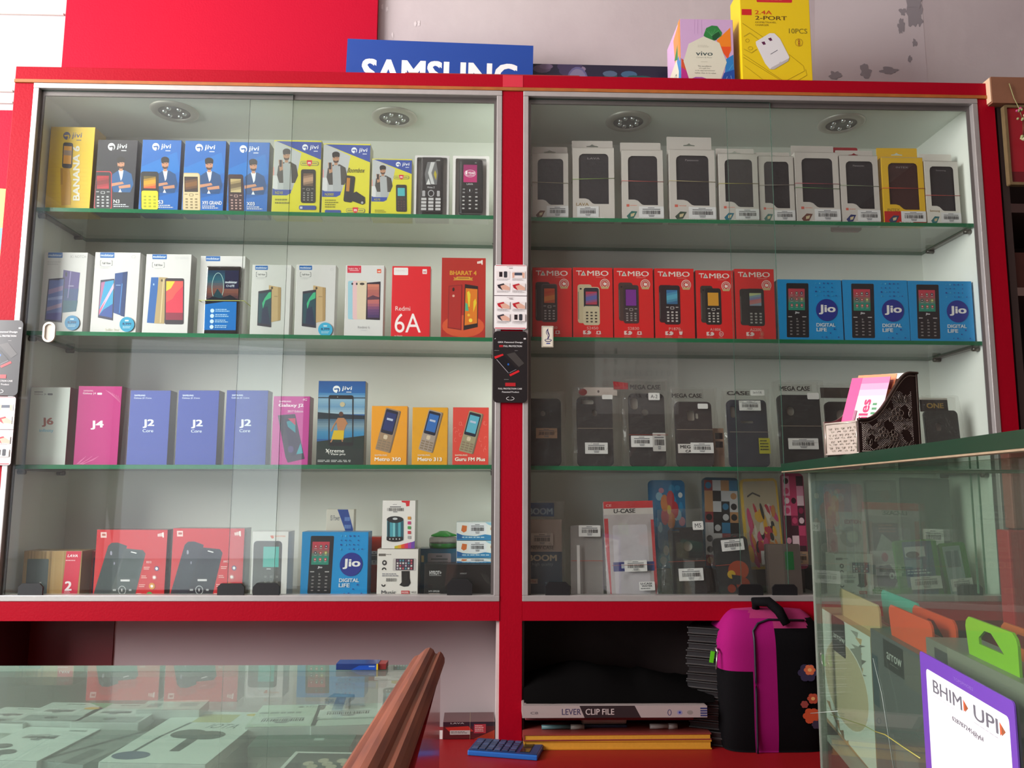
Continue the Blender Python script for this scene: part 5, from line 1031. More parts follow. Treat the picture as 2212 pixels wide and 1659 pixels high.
# ------------------------------------------------------------------ on top of the cabinet
ST = mat('0c3f94', .35)
def top_art_board(name, label, cat, uL, uR, vT, y, t, col, art, ref, rz=0, side=None, zb=ZT + .0004, coat=.1):
    a, b = P(uL, 165, y), P(uR, 165, y); w = b.x - a.x; h = P((uL + uR) / 2, vT, y).z - zb
    q = Mesh(); q.box(-w / 2, w / 2, 0, t, 0, h, mat(side or col, .4, coat=coat)); A = Art(q, w, h, -.0001, rough=.4, coat=coat); A.r(0, 0, 1, 1, col)
    if art: art(A, w, h)
    return tag(q.build(name, loc=((a.x + b.x) / 2, y, zb), rot=(0, math.radians(rz), 0)), label, cat)
def art_sam(A, w, h):
    # fractions of the board measured from its top: lettering 0.083..0.92 wide
    k = w / (1393 / 3.456)  # metres per photo pixel
    f = lambda px: px * k / h
    A.t('SAMSUNG', .083, f(44), .918, f(44 + 61), 'ececea', 2)
top_art_board('shop_sign', 'blue sign with white lettering SAMSUNG, its lower part hidden by the cabinet top', 'sign', 745, 1149, 91, .17, .004, '0c3f94', art_sam, None, rz=1.2)
def art_space(A, w, h):
    A.grad(0, 0, 1, 1, ['1c1a30', '241c38', '101428'], 6); r = random.Random(3)
    for i in range(20): A.e(r.uniform(.02, .35), r.uniform(.0, .6), r.uniform(.02, .06), r.uniform(.05, .12), r.choice(['5c4c68', '6c5c78', '3a3050', '7c6c84']), 12)
    A.e(.32, .34, .07, .3, '5c5880', 18).e(.32, .34, .06, .26, '76708c', 18)
    for i in range(14): A.e(r.uniform(.45, .78), r.uniform(.1, .6), r.uniform(.02, .07), r.uniform(.04, .12), r.choice(['1c4c4c', '2c4c6c', '3a5c78', '24645c', '4a5c74']), 12)
    A.t('L', .985, .28, .995, .4, 'd0d0d8', 1)
top_art_board('poster_board', 'long low board printed with a dark starry sky, behind the gift box', 'poster', 1137, 1480, 141, .20, .004, '191a2c', art_space, None, rz=.2)
def gift():
    y = .018; a, b = P(1471.5, 168, y), P(1587, 168, y); w = b.x - a.x; h = P(1530, 42, y).z - ZT; D = .13
    t = thing('gift_box', 'lilac gift box with a cream heptagon, tropical leaves and vivo lettering', 'gift box', ((a.x + b.x) / 2, y + D / 2, ZT + .0004), 0)
    q = Mesh(); q.box(-w / 2, w / 2, -D / 2, D / 2, 0, h, mat('c8a2c8', .45), bev=.001)
    def face(A):
        A.ref(300, 975, 248, 980, -16)
        for x in (470, 510, 560): A.r(x, 255, x + 3, 420, 'b890bc')
        A.p([(300, 700), (300, 980), (440, 980), (400, 780)], 'c8502c').p([(300, 800), (420, 880), (470, 980), (300, 980)], 'b42c80').p([(750, 490), (925, 340), (935, 600), (880, 695)], 'e8801c').p([(780, 560), (930, 560), (900, 680), (880, 695)], 'e0501c')
        A.p([(870, 700), (960, 650), (975, 980), (790, 980), (850, 860)], '2a78b8').p([(840, 860), (975, 820), (975, 980), (790, 980)], '1c4898').line([(880, 900), (850, 975)], 4, 'a8c8dc').line([(925, 890), (945, 975)], 4, 'a8c8dc').line([(900, 830), (955, 760)], 4, '5cb0cc')
        A.p([(590, 420), (620, 350), (690, 320), (760, 325), (820, 400), (810, 440), (760, 470), (720, 495), (650, 480), (585, 440)], '2c7c3c').p([(690, 430), (780, 390), (800, 430), (740, 490), (700, 480)], '164c28')
        for i in range(5): A.line([(690, 440), (600 + i * 45, 360 + (i % 3) * 14)], 3, '5ca868')
        A.p([(585, 448), (785, 518), (875, 740), (795, 945), (700, 985), (440, 985), (398, 940), (328, 735), (395, 535)], 'd4d0bc').p([(405, 980), (420, 935), (480, 912), (560, 912), (640, 935), (665, 985)], '98509c')
        A.t('vivo', 484, 620, 698, 668, '3c4c4c', 1).t('Camera & Music', 492, 680, 690, 696, '9a9a8c', 0).dash(508, 548, 668, 578, 2, 'c0bcaa').r(545, 738, 632, 741, 'b0ac98')
        for i, s_ in enumerate(('The excellence', 'of a gift lies', 'in its appropriateness', 'rather than in its value')): A.t(s_, (505, 522, 475, 470)[i], 780 + i * 26, (680, 662, 722, 735)[i], 796 + i * 26, '84847a', 0)
    A = Art(q, w, h, -D / 2 - .0001, rough=.4); face(A); q.build('carton', t)
    s = Mesh(); A = Art(s, D, h, 0, rough=.4); A.ref(0, 1, 0, 1)
    A.p([(.5, .1), (1, 0), (1, .5), (.6, .55)], 'e08a4c').p([(.55, .45), (.8, .3), (.8, .55)], '2c7c3c').p([(.7, .55), (1, .5), (1, 1), (.8, 1)], '3a80b8').p([(.0, .7), (.2, .55), (.7, .5), (.85, .75), (.8, 1), (0, 1)], 'd4d0bc').t('vivo', .15, .68, .7, .78, '6c7470', 1).p([(.85, 0), (1, 0), (1, .6), (.9, .62)], 'e8842c')
    o = s.build('side_print', t, loc=(-w / 2 - .0001, 0, 0), rot=(0, 0, math.radians(-90)))
gift()
def charger_big():
    y = .012; a, b = P(1604, 170, y), P(1755.7, 172, y); w = b.x - a.x; h = P(1680, -25, y).z - ZT; D = .07
    q = Mesh(); q.box(-w / 2, w / 2, -D / 2, D / 2, 0, h, mat('e2c010', .4), bev=.001); A = Art(q, w, h, -D / 2 - .0001, rough=.4)
    A.ref(1080, 1955, -145, 998, -35)
    A.r(1260, -60, 1708, 30, 'c8202c', rad=14).dash(1290, -5, 1680, 10, 1, 'd88c4c').r(1072, 118, 1196, 190, 'c81c20')
    A.t('2.4A', 1236, 130, 1452, 178, 'c83c18', 1).t('2-PORT', 1240, 196, 1640, 244, '5a3c14', 1).t('HOME/TRAVEL', 1242, 264, 1506, 284, '7a5c18', 0).t('CHARGER', 1242, 296, 1410, 318, '7a5c18', 0).t('10PCS', 1662, 342, 1892, 402, '7a6a1c', 0)
    g = '9a7c10'
    A.line([(1080, 290), (1340, 455)], 5, g).line([(1660, 655), (1840, 790), (1850, 850), (1600, 980), (1560, 970), (1090, 700)], 4, g).line([(1090, 665), (1590, 975)], 4, g).line([(1105, 800), (1330, 960)], 3, g).line([(1865, 830), (1880, 900), (1720, 990)], 4, g)
    A.line([(1095, 450), (1170, 405), (1290, 490)], 8, 'b89c18').line([(1095, 600), (1190, 645), (1255, 600)], 8, 'b89c18').ring(1140, 498, 25, 22, 4, g).ring(1178, 590, 30, 22, 4, g)
    A.p([(1245, 510), (1420, 405), (1480, 405), (1550, 470), (1665, 690), (1640, 735), (1470, 838), (1420, 838), (1360, 770), (1250, 550)], 'dcd8d8').p([(1420, 838), (1470, 838), (1650, 735), (1660, 700), (1440, 815)], 'b8b0ae')
    A.p([(1315, 515), (1355, 505), (1372, 540), (1340, 548)], '5a1c44').p([(1398, 470), (1436, 458), (1455, 490), (1425, 500)], '5a1c44').line([(1430, 658), (1518, 606)], 7, '4a4a52').line([(1535, 760), (1560, 745)], 4, '9a9aa0')
    A.ring(1785, 510, 50, 50, 4, '8a5a28', 0, 360, 8); 
    for i in range(3): A.ring(1786, 486 + i * 25, 13, 13, 5, '9c3020')
    tag(q.build('charger_box', loc=((a.x + b.x) / 2, y + D / 2, ZT + .0004), rot=(0, 0, 0)), 'tall yellow carton marked 2.4A 2-PORT home/travel charger 10PCS', 'charger box')
charger_big()

# ------------------------------------------------------------------ cards hung on the posts
def hung_card(label, x, w, z0, z1, y, kind, group=None):
    t = thing('product_card', label, 'card', (x, y, z0), 0, group); h = z1 - z0; q = Mesh()
    q.plate(rrect(-w / 2, 0, w / 2, h, .009 if kind == 'k' else .005, 5), [], .0012, mat('1a1618' if kind == 'k' else 'e4dedd', .35, coat=.3)); A = Art(q, w, h, -.0001, rough=.35, coat=.3)
    if kind == 'k':
        A.ref(20, 378, 755, 1518)
        A.p([(28, 842), (45, 830), (45, 840)], 'd8d4d4').r(338, 828, 362, 843, 'd8d4d4').t('GKK Patented Design', 68, 866, 328, 888, 'dcd8d8', 1).r(82, 905, 122, 928, 'a01c24').t('FULL PROTECTION', 128, 907, 320, 926, 'dcd8d8', 1)
        A.dash(32, 962, 98, 970, 1, '8a8686').dash(245, 962, 288, 970, 1, '8a8686').p([(160, 1005), (245, 982), (345, 1100), (290, 1140)], '3c3836')
        A.p([(50, 1035), (130, 1015), (262, 1155), (255, 1172), (188, 1204), (170, 1200), (55, 1060)], '0c0c12').line([(55, 1060), (180, 1204)], 5, '9c98a0').line([(188, 1204), (262, 1165)], 4, '8c8890').p([(30, 1030), (120, 1000), (130, 1015), (40, 1055)], 'c41c24').p([(188, 1220), (285, 1172), (298, 1190), (200, 1240)], 'c41c24').e(178, 1112, 9, 12, '1c58a8')
        A.r(148, 1308, 255, 1345, 'a81c24').dash(135, 1272, 200, 1280, 1, '8a8686').t('FULL PROTECTION CASE', 75, 1362, 322, 1380, 'd0cccc', 1).t('Patented Product', 115, 1397, 292, 1414, 'd0cccc', 1).ring(200, 1475, 42, 20, 5, 'd0cccc', 100, 250).ring(200, 1475, 42, 20, 5, 'd0cccc', -70, 90)
    else:
        A.ref(40, 378, 62, 755); A.r(55, 68, 365, 74, 'b83040').r(50, 738, 365, 748, 'b83040').r(36, 393, 380, 400, '4a3038')
        for k, oy in enumerate((0, 330)):
            A.dash(170, 82 + oy, 252, 92 + oy, 1, 'b8a8a8').r(192, 97 + oy, 230, 104 + oy, '8a7c7c')
            for i in range(2):
                for j in range(2):
                    x0, y0 = 62 + i * 158, 132 + oy + j * 130; A.r(x0, y0, x0 + 140, y0 + 78, 'dcd2d0'); r = (i + 2 * j + 3 * k)
                    if (k, i, j) in ((0, 0, 0), (1, 1, 1)): A.r(x0 + 28, y0 + 8, x0 + 62, y0 + 62, '241a1e').r(x0 + 76, y0 + 2, x0 + 112, y0 + 70, '34343a', rad=10)
                    elif (k, i, j) == (0, 1, 0): A.r(x0 + 10, y0 + 15, x0 + 128, y0 + 45, '3c4454').p([(x0 + 5, y0 + 20), (x0 + 30, y0 + 10), (x0 + 28, y0 + 70), (x0 + 8, y0 + 75)], 'd0a08c').p([(x0 + 135, y0 + 20), (x0 + 108, y0 + 10), (x0 + 110, y0 + 70), (x0 + 132, y0 + 75)], 'd0a08c')
                    else: A.p([(x0 + 8, y0 + 20), (x0 + 75, y0 + 2), (x0 + 110, y0 + 50), (x0 + 60, y0 + 75), (x0 + 20, y0 + 50)], ['2c2830', '2c2830', '2c2830', 'b01c28', 'b01c28', '3c3840'][r % 6]).p([(x0 + 40, y0 + 30), (x0 + 90, y0 + 15), (x0 + 138, y0 + 45), (x0 + 138, y0 + 76), (x0 + 60, y0 + 70)], 'd0a08c')
                    A.dash(x0 + 4, y0 + 84, x0 + 138, y0 + 104, 2, 'b8b0b0', r)
    q.build('card', t)
    q = Mesh(); q.box(-.006, .006, .0012, .0035, h * .4, h * .6, mat('d8d0c0', .6)); q.build('adhesive_pad', t)
    return t
yk = -.009
a, b = P(1070, 715, yk), P(1139, 870, yk); hung_card('black GKK FULL PROTECTION card on the red centre post', (a.x + b.x) / 2 - .002, P(1138, 790, yk).x - P(1064, 790, yk).x, b.z, a.z, yk, 'k')
a, b = P(1068, 572, yk), P(1138, 713, yk); hung_card('white instruction card with small hand pictures, above the black card on the centre post', (a.x + b.x) / 2, b.x - a.x, b.z + .001, a.z, yk - .0015, 'w')
a, b = P(47, 692, yk), P(42, 855, yk); hung_card('grey-black card cut off by the left edge of the photo', P(44, 775, yk).x - .036, .073, b.z, a.z, yk - .001, 'k')
a, b = P(33, 857, yk), P(24, 1005, yk); hung_card('white instruction card below the dark card at the left edge of the photo', P(28, 930, yk).x - .034, .07, b.z, a.z, yk - .001, 'w')

# ------------------------------------------------------------------ lower bays
part('maroon_shade_panel', [(XLi + .012, P(246, 1380, .124).x, .1215, .1245, ZL, 1.0)], mat('5a1018', .5, noise=.1))  # dark red sheet stands in for the shade at the bay's left end
def flat(q, T): return T
x0 = P(957, 1560, .045).x; x1 = P(1068, 1560, .045).x
t = thing('accessory_box', 'small dark red and black carton lying on the red ledge beside the white side panel', 'box', ((x0 + x1) / 2, .075, ZL + .0004), math.radians(1))
w = x1 - x0; q = Mesh(); q.box(-w / 2, w / 2, -.035, .035, 0, .033, mat('4a1a1c', .3, coat=.4), bev=.0006); A = Art(q, w, .033, -.0351, rough=.3, coat=.4); A.ref(1455, 1835, 668, 800)
A.r(1455, 668, 1835, 700, '2a1c24').p([(1470, 710), (1640, 700), (1680, 740), (1520, 760)], 'a82c24').p([(1680, 800), (1835, 730), (1835, 800)], '8c3020').r(1505, 732, 1655, 765, 'a8a09c').dash(1512, 740, 1650, 758, 2, '5a5450').r(1682, 685, 1770, 755, '9c3038').dash(1690, 695, 1762, 748, 4, 'd0a09c').t('LAVA', 1510, 672, 1610, 682, 'b0a8a8', 1); q.build('carton', t)
q = Mesh(); q.box(-w / 2 + .018 * 0 + w * .52, -w / 2 + w * .525, -.0358, .0355, -.0002, .0336, mat('a08c70', .5)); q.build('rubber_band', t)
q = Mesh(); q.box(-w / 2 - .009, -w / 2 - .001, -.033, -.030, .0, .016, mat('d8d4d0', .5)); q.build('paper_flap', t)
def simframe(u, v, rz, lab, col='d8d4d0', solid=False):
    c = PZ(u, v, ZL + .001); q = Mesh(); q.plate(rrect(-.012, -.008, .012, .008, .001), [] if solid else [rrect(-.0095, -.0055, .0095, .0055, .001)], .0008, mat(col, .5), T=Matrix.Rotation(math.radians(-90), 4, 'X'))
    tag(q.build('sim_card_frame', loc=(c.x, c.y, ZL + .0004), rot=(0, 0, math.radians(rz))), lab, 'sim card frame')
simframe(1034, 1581, 35, 'empty white sim card frame on the red ledge, farther from the calculator'); simframe(1052, 1583, -25, 'empty white sim card frame on the red ledge, tilted towards the calculator'); simframe(1042, 1589, 20, 'small yellow plastic card just behind the calculator', 'a08434', True)
# calculator
c = PZ(1094, 1617, ZL + .006); t = thing('calculator', 'blue pocket calculator with dark keys lying on the red ledge', 'calculator', (c.x, c.y, ZL + .0004), math.radians(-14))
q = Mesh(); q.box(-.067, .067, -.038, .038, 0, .009, mat('1c5fae', .35, coat=.3), bev=.002); q.box(-.065, .065, -.036, .036, .009, .0102, mat('1d3560', .4)); q.build('case', t)
q = Mesh()
for i in range(6):
    for j in range(5): q.box(-.060 + i * .0145, -.060 + i * .0145 + .0115, -.031 + j * .0128, -.031 + j * .0128 + .0095, .0102, .0128, mat('2a3a58' if (i + j) % 3 else '39486a', .4), bev=.0008)
q.build('keypad', t); q = Mesh(); q.box(.032, .050, -.028, .030, .0102, .0112, mat('20261f', .15, coat=.6)); q.build('display', t)
# books and files in the right bay
def slab(name, label, cat, uL, uR, z0, z1, y, D, m, group=None, art=None, rz=0, cover=None):
    a = PZ(uL, 1600, .78) if False else P(uL, 1590, y); b = P(uR, 1590, y); w = b.x - a.x; q = Mesh()
    t = thing(name, label, cat, ((a.x + b.x) / 2, y + D / 2, z0), math.radians(rz), group)
    h = z1 - z0
    if cover:
        q.box(-w / 2, w / 2, -D / 2, D / 2, 0, .0022, mat(cover, .5)); q.box(-w / 2, w / 2, -D / 2, D / 2, h - .0022, h, mat(cover, .5)); q.box(-w / 2, -w / 2 + .003, -D / 2, D / 2, .0022, h - .0022, mat(cover, .5)); q.build('cover', t)
        q = Mesh(); q.box(-w / 2 + .003, w / 2 - .002, -D / 2 + .001, D / 2 - .002, .0022, h - .0022, mat(m, .8, noise=.1, nscale=200)); q.build('page_block', t)
    else:
        q.box(-w / 2, w / 2, -D / 2, D / 2, 0, h, mat(m, .5), bev=min(.002, h * .3))
        if art: A = Art(q, w, h, -D / 2 - .0001, rough=.4); art(A)
        q.build('board_cover', t)
    return t
GB = 'yellow-edged ledgers under the files'
z = ZL + .0004
slab('ledger_book', 'yellow-edged ledger, lower of the pair under the files', 'book', 1131, 1537, z, z + .0165, -.03, .22, 'd69a2c', GB, cover='c88c28'); z += .0169
slab('ledger_book', 'yellow-edged ledger with a dull red cover, upper of the pair', 'book', 1129, 1536, z, z + .0125, -.03, .22, 'd69a2c', GB, cover='8c3a34', rz=.5); z += .0129
t = thing('stapler', 'grey and dark stapler lying on the upper ledger', 'stapler', (P(1307, 1575, 0).x, .02, z))
q = Mesh(); q.box(-.045, .045, -.012, .012, 0, .005, mat('1e2440', .5), bev=.001); q.build('base', t); q = Mesh(); q.box(-.045, .045, -.009, .009, .0052, .017, mat('b4aaa0', .35, metal=.3), bev=.004); q.build('arm', t)
def pen(u0, u1, y, lab, c1, c2, r=.0042):
    a, b = P(u0, 1580, y).x, P(u1, 1580, y).x; t = thing('pen', lab, 'pen', ((a + b) / 2, y, z + r)); L = (b - a) / 2
    q = Mesh(); q.tube([(-L, 0, 0), (L * .35, 0, 0)], r, mat(c1, .35), 12); q.build('barrel', t); q = Mesh(); q.tube([(L * .36, 0, 0), (L, 0, 0)], r * 1.15, mat(c2, .35), 12); q.build('cap', t)
pen(1170, 1262, .0, 'pale teal pen on the upper ledger, next to the stapler', '5c8488', 'a8a49c'); pen(1404, 1463, .0, 'white marker pen on the upper ledger, away from the stapler', 'b4aca8', 'b4aca8', .0048)
z2 = z + .024
slab('paper_file', 'thin maroon file under the lever clip file', 'file', 1135, 1500, z2, z2 + .009, -.028, .22, '6c3034', rz=-.4)
z3 = z2 + .0095
# something has to carry it: box file behind the stapler
slab('box_file', 'black box file carrying the lever clip file, behind the pens', 'file', 1140, 1520, z, z2 - .0004, .045, .16, '151214')
def art_lever(A):
    A.ref(105, 1580, 790, 890); A.r(105, 790, 1580, 890, 'a79a98').p([(560, 790), (1000, 790), (1050, 890), (600, 890)], '2a2124').t('LEVER', 420, 845 - 30, 572, 880 - 15, '3a3458', 1).t('CLIP FILE', 608, 815, 836, 865, 'c8bcba', 1)
    A.ring(1278, 848, 16, 26, 5, '2c3468').e(1360, 848, 22, 20, '8a88a8').e(1360, 848, 9, 9, '2c3c8c').e(1442, 848, 24, 18, '8c8480')
    for i in range(4): A.r(1525, 808 + i * 20, 1580, 820 + i * 20, '2c3468')
    A.t('C8', 170, 838, 230, 858, '6c6468', 1)
t = slab('lever_arch_file', 'grey and black file marked LEVER CLIP FILE lying flat in the dark bay', 'file', 1128, 1529, z3, z3 + .022, -.045, .24, '8c817e', art=art_lever)
# black cloth bundle on the file
q = Mesh(); nx, ny = 26, 12; vs = []; fs = []; r = random.Random(6)
xa, xb = P(1124, 1500, .05).x + .004, P(1522, 1500, .05).x; zt = z3 + .0225
def hcl(f): return .052 * (math.sin(math.pi * min(1, f * 1.15 + .12)) ** .6 if f < .62 else max(.0, 1.08 - f) ** .55 * 1.2) + .002
for j in range(ny + 1):
    for i in range(nx + 1):
        f = i / nx; g = j / ny; vs.append((xa + (xb - xa) * f, -.03 + .19 * g, zt + hcl(f) * (math.sin(math.pi * g) ** .5) * (1 + .08 * math.sin(f * 17 + g * 5)) + r.uniform(0, .002)))
for j in range(ny):
    for i in range(nx): a = j * (nx + 1) + i; fs.append((a, a + 1, a + nx + 2, a + nx + 1))
q.add(vs, fs, mat('070606', .9, bump=.2), True); fs2 = [tuple(reversed([k for k in range(nx + 1)]))]
q.box(xa + .004, xb - .004, -.028, .158, zt, zt + .002, mat('070606', .9, bump=.2)); mat('070606', .9, bump=.2).node_tree.nodes['Principled BSDF'].inputs['Specular IOR Level'].default_value = .05; tag(q.build('folded_cloth_bag'), 'black folded cloth bag lying on the lever clip file', 'bag')
# stack of disc cases, turned towards the room
cx = P(1548, 1590, .08).x; zc = ZL + .0004
proto = None; r = random.Random(12)
DC = ['first', 'second', 'third', 'fourth', 'fifth', 'sixth', 'seventh', 'eighth', 'ninth', 'tenth', 'eleventh', 'twelfth', 'thirteenth', 'fourteenth', 'fifteenth']
for k in range(15):
    hk = .0155
    if proto is None:
        t = thing('disc_case', '', 'disc case', (0, 0, 0), group='clear disc cases stacked beside the school bag')
        q = Mesh(); q.box(-.05, .05, -.07, .07, 0, .003, mat('2a2625', .35, coat=.1), bev=.0008); q.box(-.05, .05, -.07, .07, .0105, .0135, mat('1c1a1a', .35, coat=.1), bev=.0008); q.build('case_covers', t)
        q = Mesh(); q.box(-.048, .048, -.068, .068, .003, .0105, mat('141214', .4)); q.box(-.0502, -.040, -.045, .03, .0035, .010, mat('1c1a1c', .3, coat=.4)); q.build('inner_tray', t); proto = t; o = t; kids = list(t.children)
    else:
        o = proto.copy(); COL.objects.link(o)
        for ch in kids: d = ch.copy(); COL.objects.link(d); d.parent = o
    o.location = (cx + r.uniform(-.003, .003), .05 + r.uniform(-.004, .004), zc + k * hk * .97); o.rotation_euler = (0, 0, math.radians(-24 + r.uniform(-3, 3)))
    o['label'] = 'dark disc case, %s from the bottom of the stack beside the school bag' % DC[k]
q = Mesh(); q.box(-.004, .004, -.0005, .0005, 0, .022, mat('5cc81c', .4)); 
tag(q.build('bookmark_tag', loc=(P(1530, 1420, .0).x, -.021, P(1530, 1431, -.02).z), rot=(0, math.radians(10), 0)), 'small bright green tag hanging on the disc case stack', 'tag')

# school bag
def bag():
    y0 = -.055; xL = P(1565, 1600, y0).x; xR = P(1800, 1600, y0).x; zt = P(1650, 1318, y0).z; W_ = xR - xL; H_ = zt - ZL - .0006; D = .13
    t = thing('school_bag', 'magenta and black school bag with orange flowers standing on the red ledge', 'bag', ((xL + xR) / 2, y0 + D / 2, ZL + .0006))
    MG = mat('8e1260', .85, bump=.12, nscale=500); MG2 = mat('98305f', .85, bump=.12, nscale=500); BK = mat('09080a', .85, bump=.12, nscale=400)
    for m_ in (MG, MG2, BK): m_.node_tree.nodes['Principled BSDF'].inputs['Specular IOR Level'].default_value = .1
    s0 = -W_ / 2 + W_ * .30; s1 = -W_ / 2 + W_ * .46
    q = Mesh(); nz, na = 60, 88; vs = []
    for j in range(nz + 1):
        f = j / nz; zz = f * H_
        tw = 1.0 if f < .72 else max(.03, math.sqrt(max(0, 1 - ((f - .72) / .285) ** 2))) ; tw2 = tw
        bw = 1 - .06 * (1 - min(1, f * 5)) ** 2
        bulge = 1 + .05 * math.sin(math.pi * f)
        for k in range(na):
            a = 2 * math.pi * k / na; ca, sa = math.cos(a), math.sin(a); e = .42
            x = math.copysign(abs(ca) ** e, ca) * W_ / 2 * (.45 + .55 * tw) * bw; y = math.copysign(abs(sa) ** e, sa) * D / 2 * (.25 + .75 * tw2) * bulge * bw
            if f > .995: x *= .1; y *= .1
            vs.append((x - (.0 if f < .72 else 0), y, zz))
    i0 = len(q.v); q.v += vs; mb, mm, m2 = q.mi(BK), q.mi(MG), q.mi(MG2)
    for j in range(nz):
        for k in range(na):
            a_, b_, c_, d_ = j * na + k, j * na + (k + 1) % na, (j + 1) * na + (k + 1) % na, (j + 1) * na + k
            mx = sum(vs[i][0] for i in (a_, b_, c_, d_)) / 4; my = vs[a_][1]; f = (j + .5) / nz
            m = mb
            if my < 0 and s0 < mx < s1 and f < .93: m = mm
            elif f > .56 and mx < s0 and my < D * .45: m = mm if f > .62 else mm
            elif f > .86 and mx < W_ * .32: m = m2
            if f > .93 and mx > s0: m = m2
            q.f.append((a_, b_, c_, d_)); q.m.append(m); q.smooth.append(True)
    q.f.append(tuple(range(na))); q.m.append(mb); q.smooth.append(False); q.f.append(tuple(nz * na + k for k in range(na))); q.m.append(m2); q.smooth.append(False)
    q.build('bag_body', t)
    def surf(x, f): # front surface point
        tw = 1.0 if f < .72 else max(.03, math.sqrt(max(0, 1 - ((f - .72) / .285) ** 2)))
        return (x, -(D / 2) * (.25 + .75 * tw) * (1 + .05 * math.sin(math.pi * f)) - .0015, f * H_)
    q = Mesh(); pts = [surf(s0, f / 20) for f in range(0, 18)] + [surf(s0 + (s1 - s0) * .35, .90), surf(s1, .925), surf(W_ * .3, .92)]
    q.tube(pts, .0022, mat('1a1522', .5), 8); q.build('piping', t)
    q = Mesh(); q.tube([(-W_ * .10, -.02, H_ * .965), (-W_ * .13, -.035, H_ * 1.045), (-W_ * .02, -.045, H_ * 1.05), (W_ * .06, -.055, H_ * .99), (W_ * .11, -.066, H_ * .90)], [.008, .010, .010, .010, .008], BK, 10); q.build('carry_handle', t)
    q = Mesh(); zz = H_ * .70
    q.tube([(-W_ / 2 - .001, -.03, zz), (-W_ / 2 - .006, -.045, zz + .004), (-W_ / 2 - .004, -.052, zz - .004)], .0022, mat('b8b4b0', .3, metal=.9), 8); q.tube([(-W_ / 2 - .005, -.05, zz - .004), (-W_ / 2 - .009, -.053, zz - .034)], .0016, mat('b8b4b0', .3, metal=.9), 8); q.build('zip_pull', t)
    for fl in (((.80, .42, .05, 'c8643c'), (.78, .44, .085, '2a2440')), ((.82, .62, .05, 'a8442c'), (.74, .66, .035, '8c3a34'), (.80, .74, .075, 'b84824'), (.90, .70, .04, 'b85838'), (.84, .80, .04, '30283c'))):
        q = Mesh(); A = Art(q, W_, H_, -D / 2 * 1.05 - .0018, rough=.6); A.ref(0, 1, 0, 1)
        for cx_, cy_, R_, c in sorted(fl, key=lambda f: f[3] == 'c8643c'):
            for k in range(6): a = k * math.pi / 3; A.e(cx_ + R_ * .6 * math.cos(a), cy_ + R_ * .45 * math.sin(a), R_ * .5, R_ * .32, c, 10)
            A.e(cx_, cy_, R_ * .5, R_ * .35, c, 10)
        A.e(fl[0][0], fl[0][1], .02, .013, 'd8a060', 8); q.build('flower_print', t)
bag()
# ------------------------------------------------------------------ glass counter in the lower left
GZ = .990; CXR = -.076; CY0 = -.425; CY1 = -1.30; CXL = -1.9
cnt = thing('glass_counter', 'low glass-topped counter with earphone packets inside, its glass top mirroring the shelf', 'counter', (0, 0, 0))
q = Mesh(); q.box(CXL, CXR, CY1, CY0, GZ - .008, GZ, GCTOP, mats=[GEDGE_D, mat('9fb5a8', .2), GEDGE_D, GEDGE_D, GCTOP, GCTOP]); q.build('glass_top', cnt)
q = Mesh(); q.box(CXL, CXR, CY0 - .006, CY0, .80, GZ - .0082, GCTOP, mats=[GCTOP, GCTOP, GEDGE_D, GEDGE_D, GEDGE_D, GEDGE_D]); q.build('glass_side', cnt)
q = Mesh(); q.box(CXL, CXR - .006, CY1, CY0 - .008, .862, .870, mat('b9c2b8', .6)); q.build('display_shelf', cnt)
q = Mesh(); q.box(CXL, CXR - .006, CY1, CY0 - .001, 0, .80, mat('8c1822', .4)); q.build('counter_body', cnt)
q = Mesh(); q.box(CXR - .005, CXR + .006, CY1, CY0, 0, GZ - .0085, mat('b01424', .22, coat=.5)); q.build('end_panel', cnt)
# ogee wooden moulding lying along the glass edge
q = Mesh(); prof = [(-.131, .9905), (-.131, .996), (-.126, 1.000), (-.118, 1.002), (-.112, 1.006), (-.104, 1.011), (-.096, 1.0125), (-.089, 1.009), (-.086, 1.004), (-.082, 1.0035), (-.079, 1.006), (-.075, 1.0065), (-.0705, 1.003), (-.0665, .997), (-.0665, .9905)]
ys = [CY0 + .012 - i * .02 for i in range(48)]; n = len(prof); vs = [(-.113 + (x + .131) * (.744 + (CY0 - y) * .35) + (y - CY0) * .042, y, z) for y in ys for x, z in prof]; fs = []
for j in range(len(ys) - 1):
    for i in range(n): a = j * n + i; b = j * n + (i + 1) % n; fs.append((a, a + n, b + n, b))
fs += [tuple(range(n)), tuple(reversed([(len(ys) - 1) * n + i for i in range(n)]))]
def woodmat():
    m = bpy.data.materials.new('reddish_wood'); m.use_nodes = True; nt = m.node_tree; b = nt.nodes['Principled BSDF']; L = nt.links; b.inputs['Roughness'].default_value = .5
    tc = nt.nodes.new('ShaderNodeTexCoord'); mp = nt.nodes.new('ShaderNodeMapping'); mp.inputs['Scale'].default_value = (60, 5, 60)
    n_ = nt.nodes.new('ShaderNodeTexNoise'); n_.inputs['Scale'].default_value = 1.5; n_.inputs['Detail'].default_value = 8; cr = nt.nodes.new('ShaderNodeValToRGB')
    cr.color_ramp.elements[0].position = .3; cr.color_ramp.elements[0].color = (*rgb('5e3022'), 1); cr.color_ramp.elements[1].position = .7; cr.color_ramp.elements[1].color = (*rgb('86492f'), 1)
    L.new(tc.outputs['Object'], mp.inputs[0]); L.new(mp.outputs[0], n_.inputs['Vector']); L.new(n_.outputs['Fac'], cr.inputs[0]); L.new(cr.outputs[0], b.inputs['Base Color']); return m
q.add(vs, fs, woodmat(), False); tag(q.build('wood_moulding'), 'long reddish-brown wooden moulding lying along the edge of the glass counter', 'moulding')
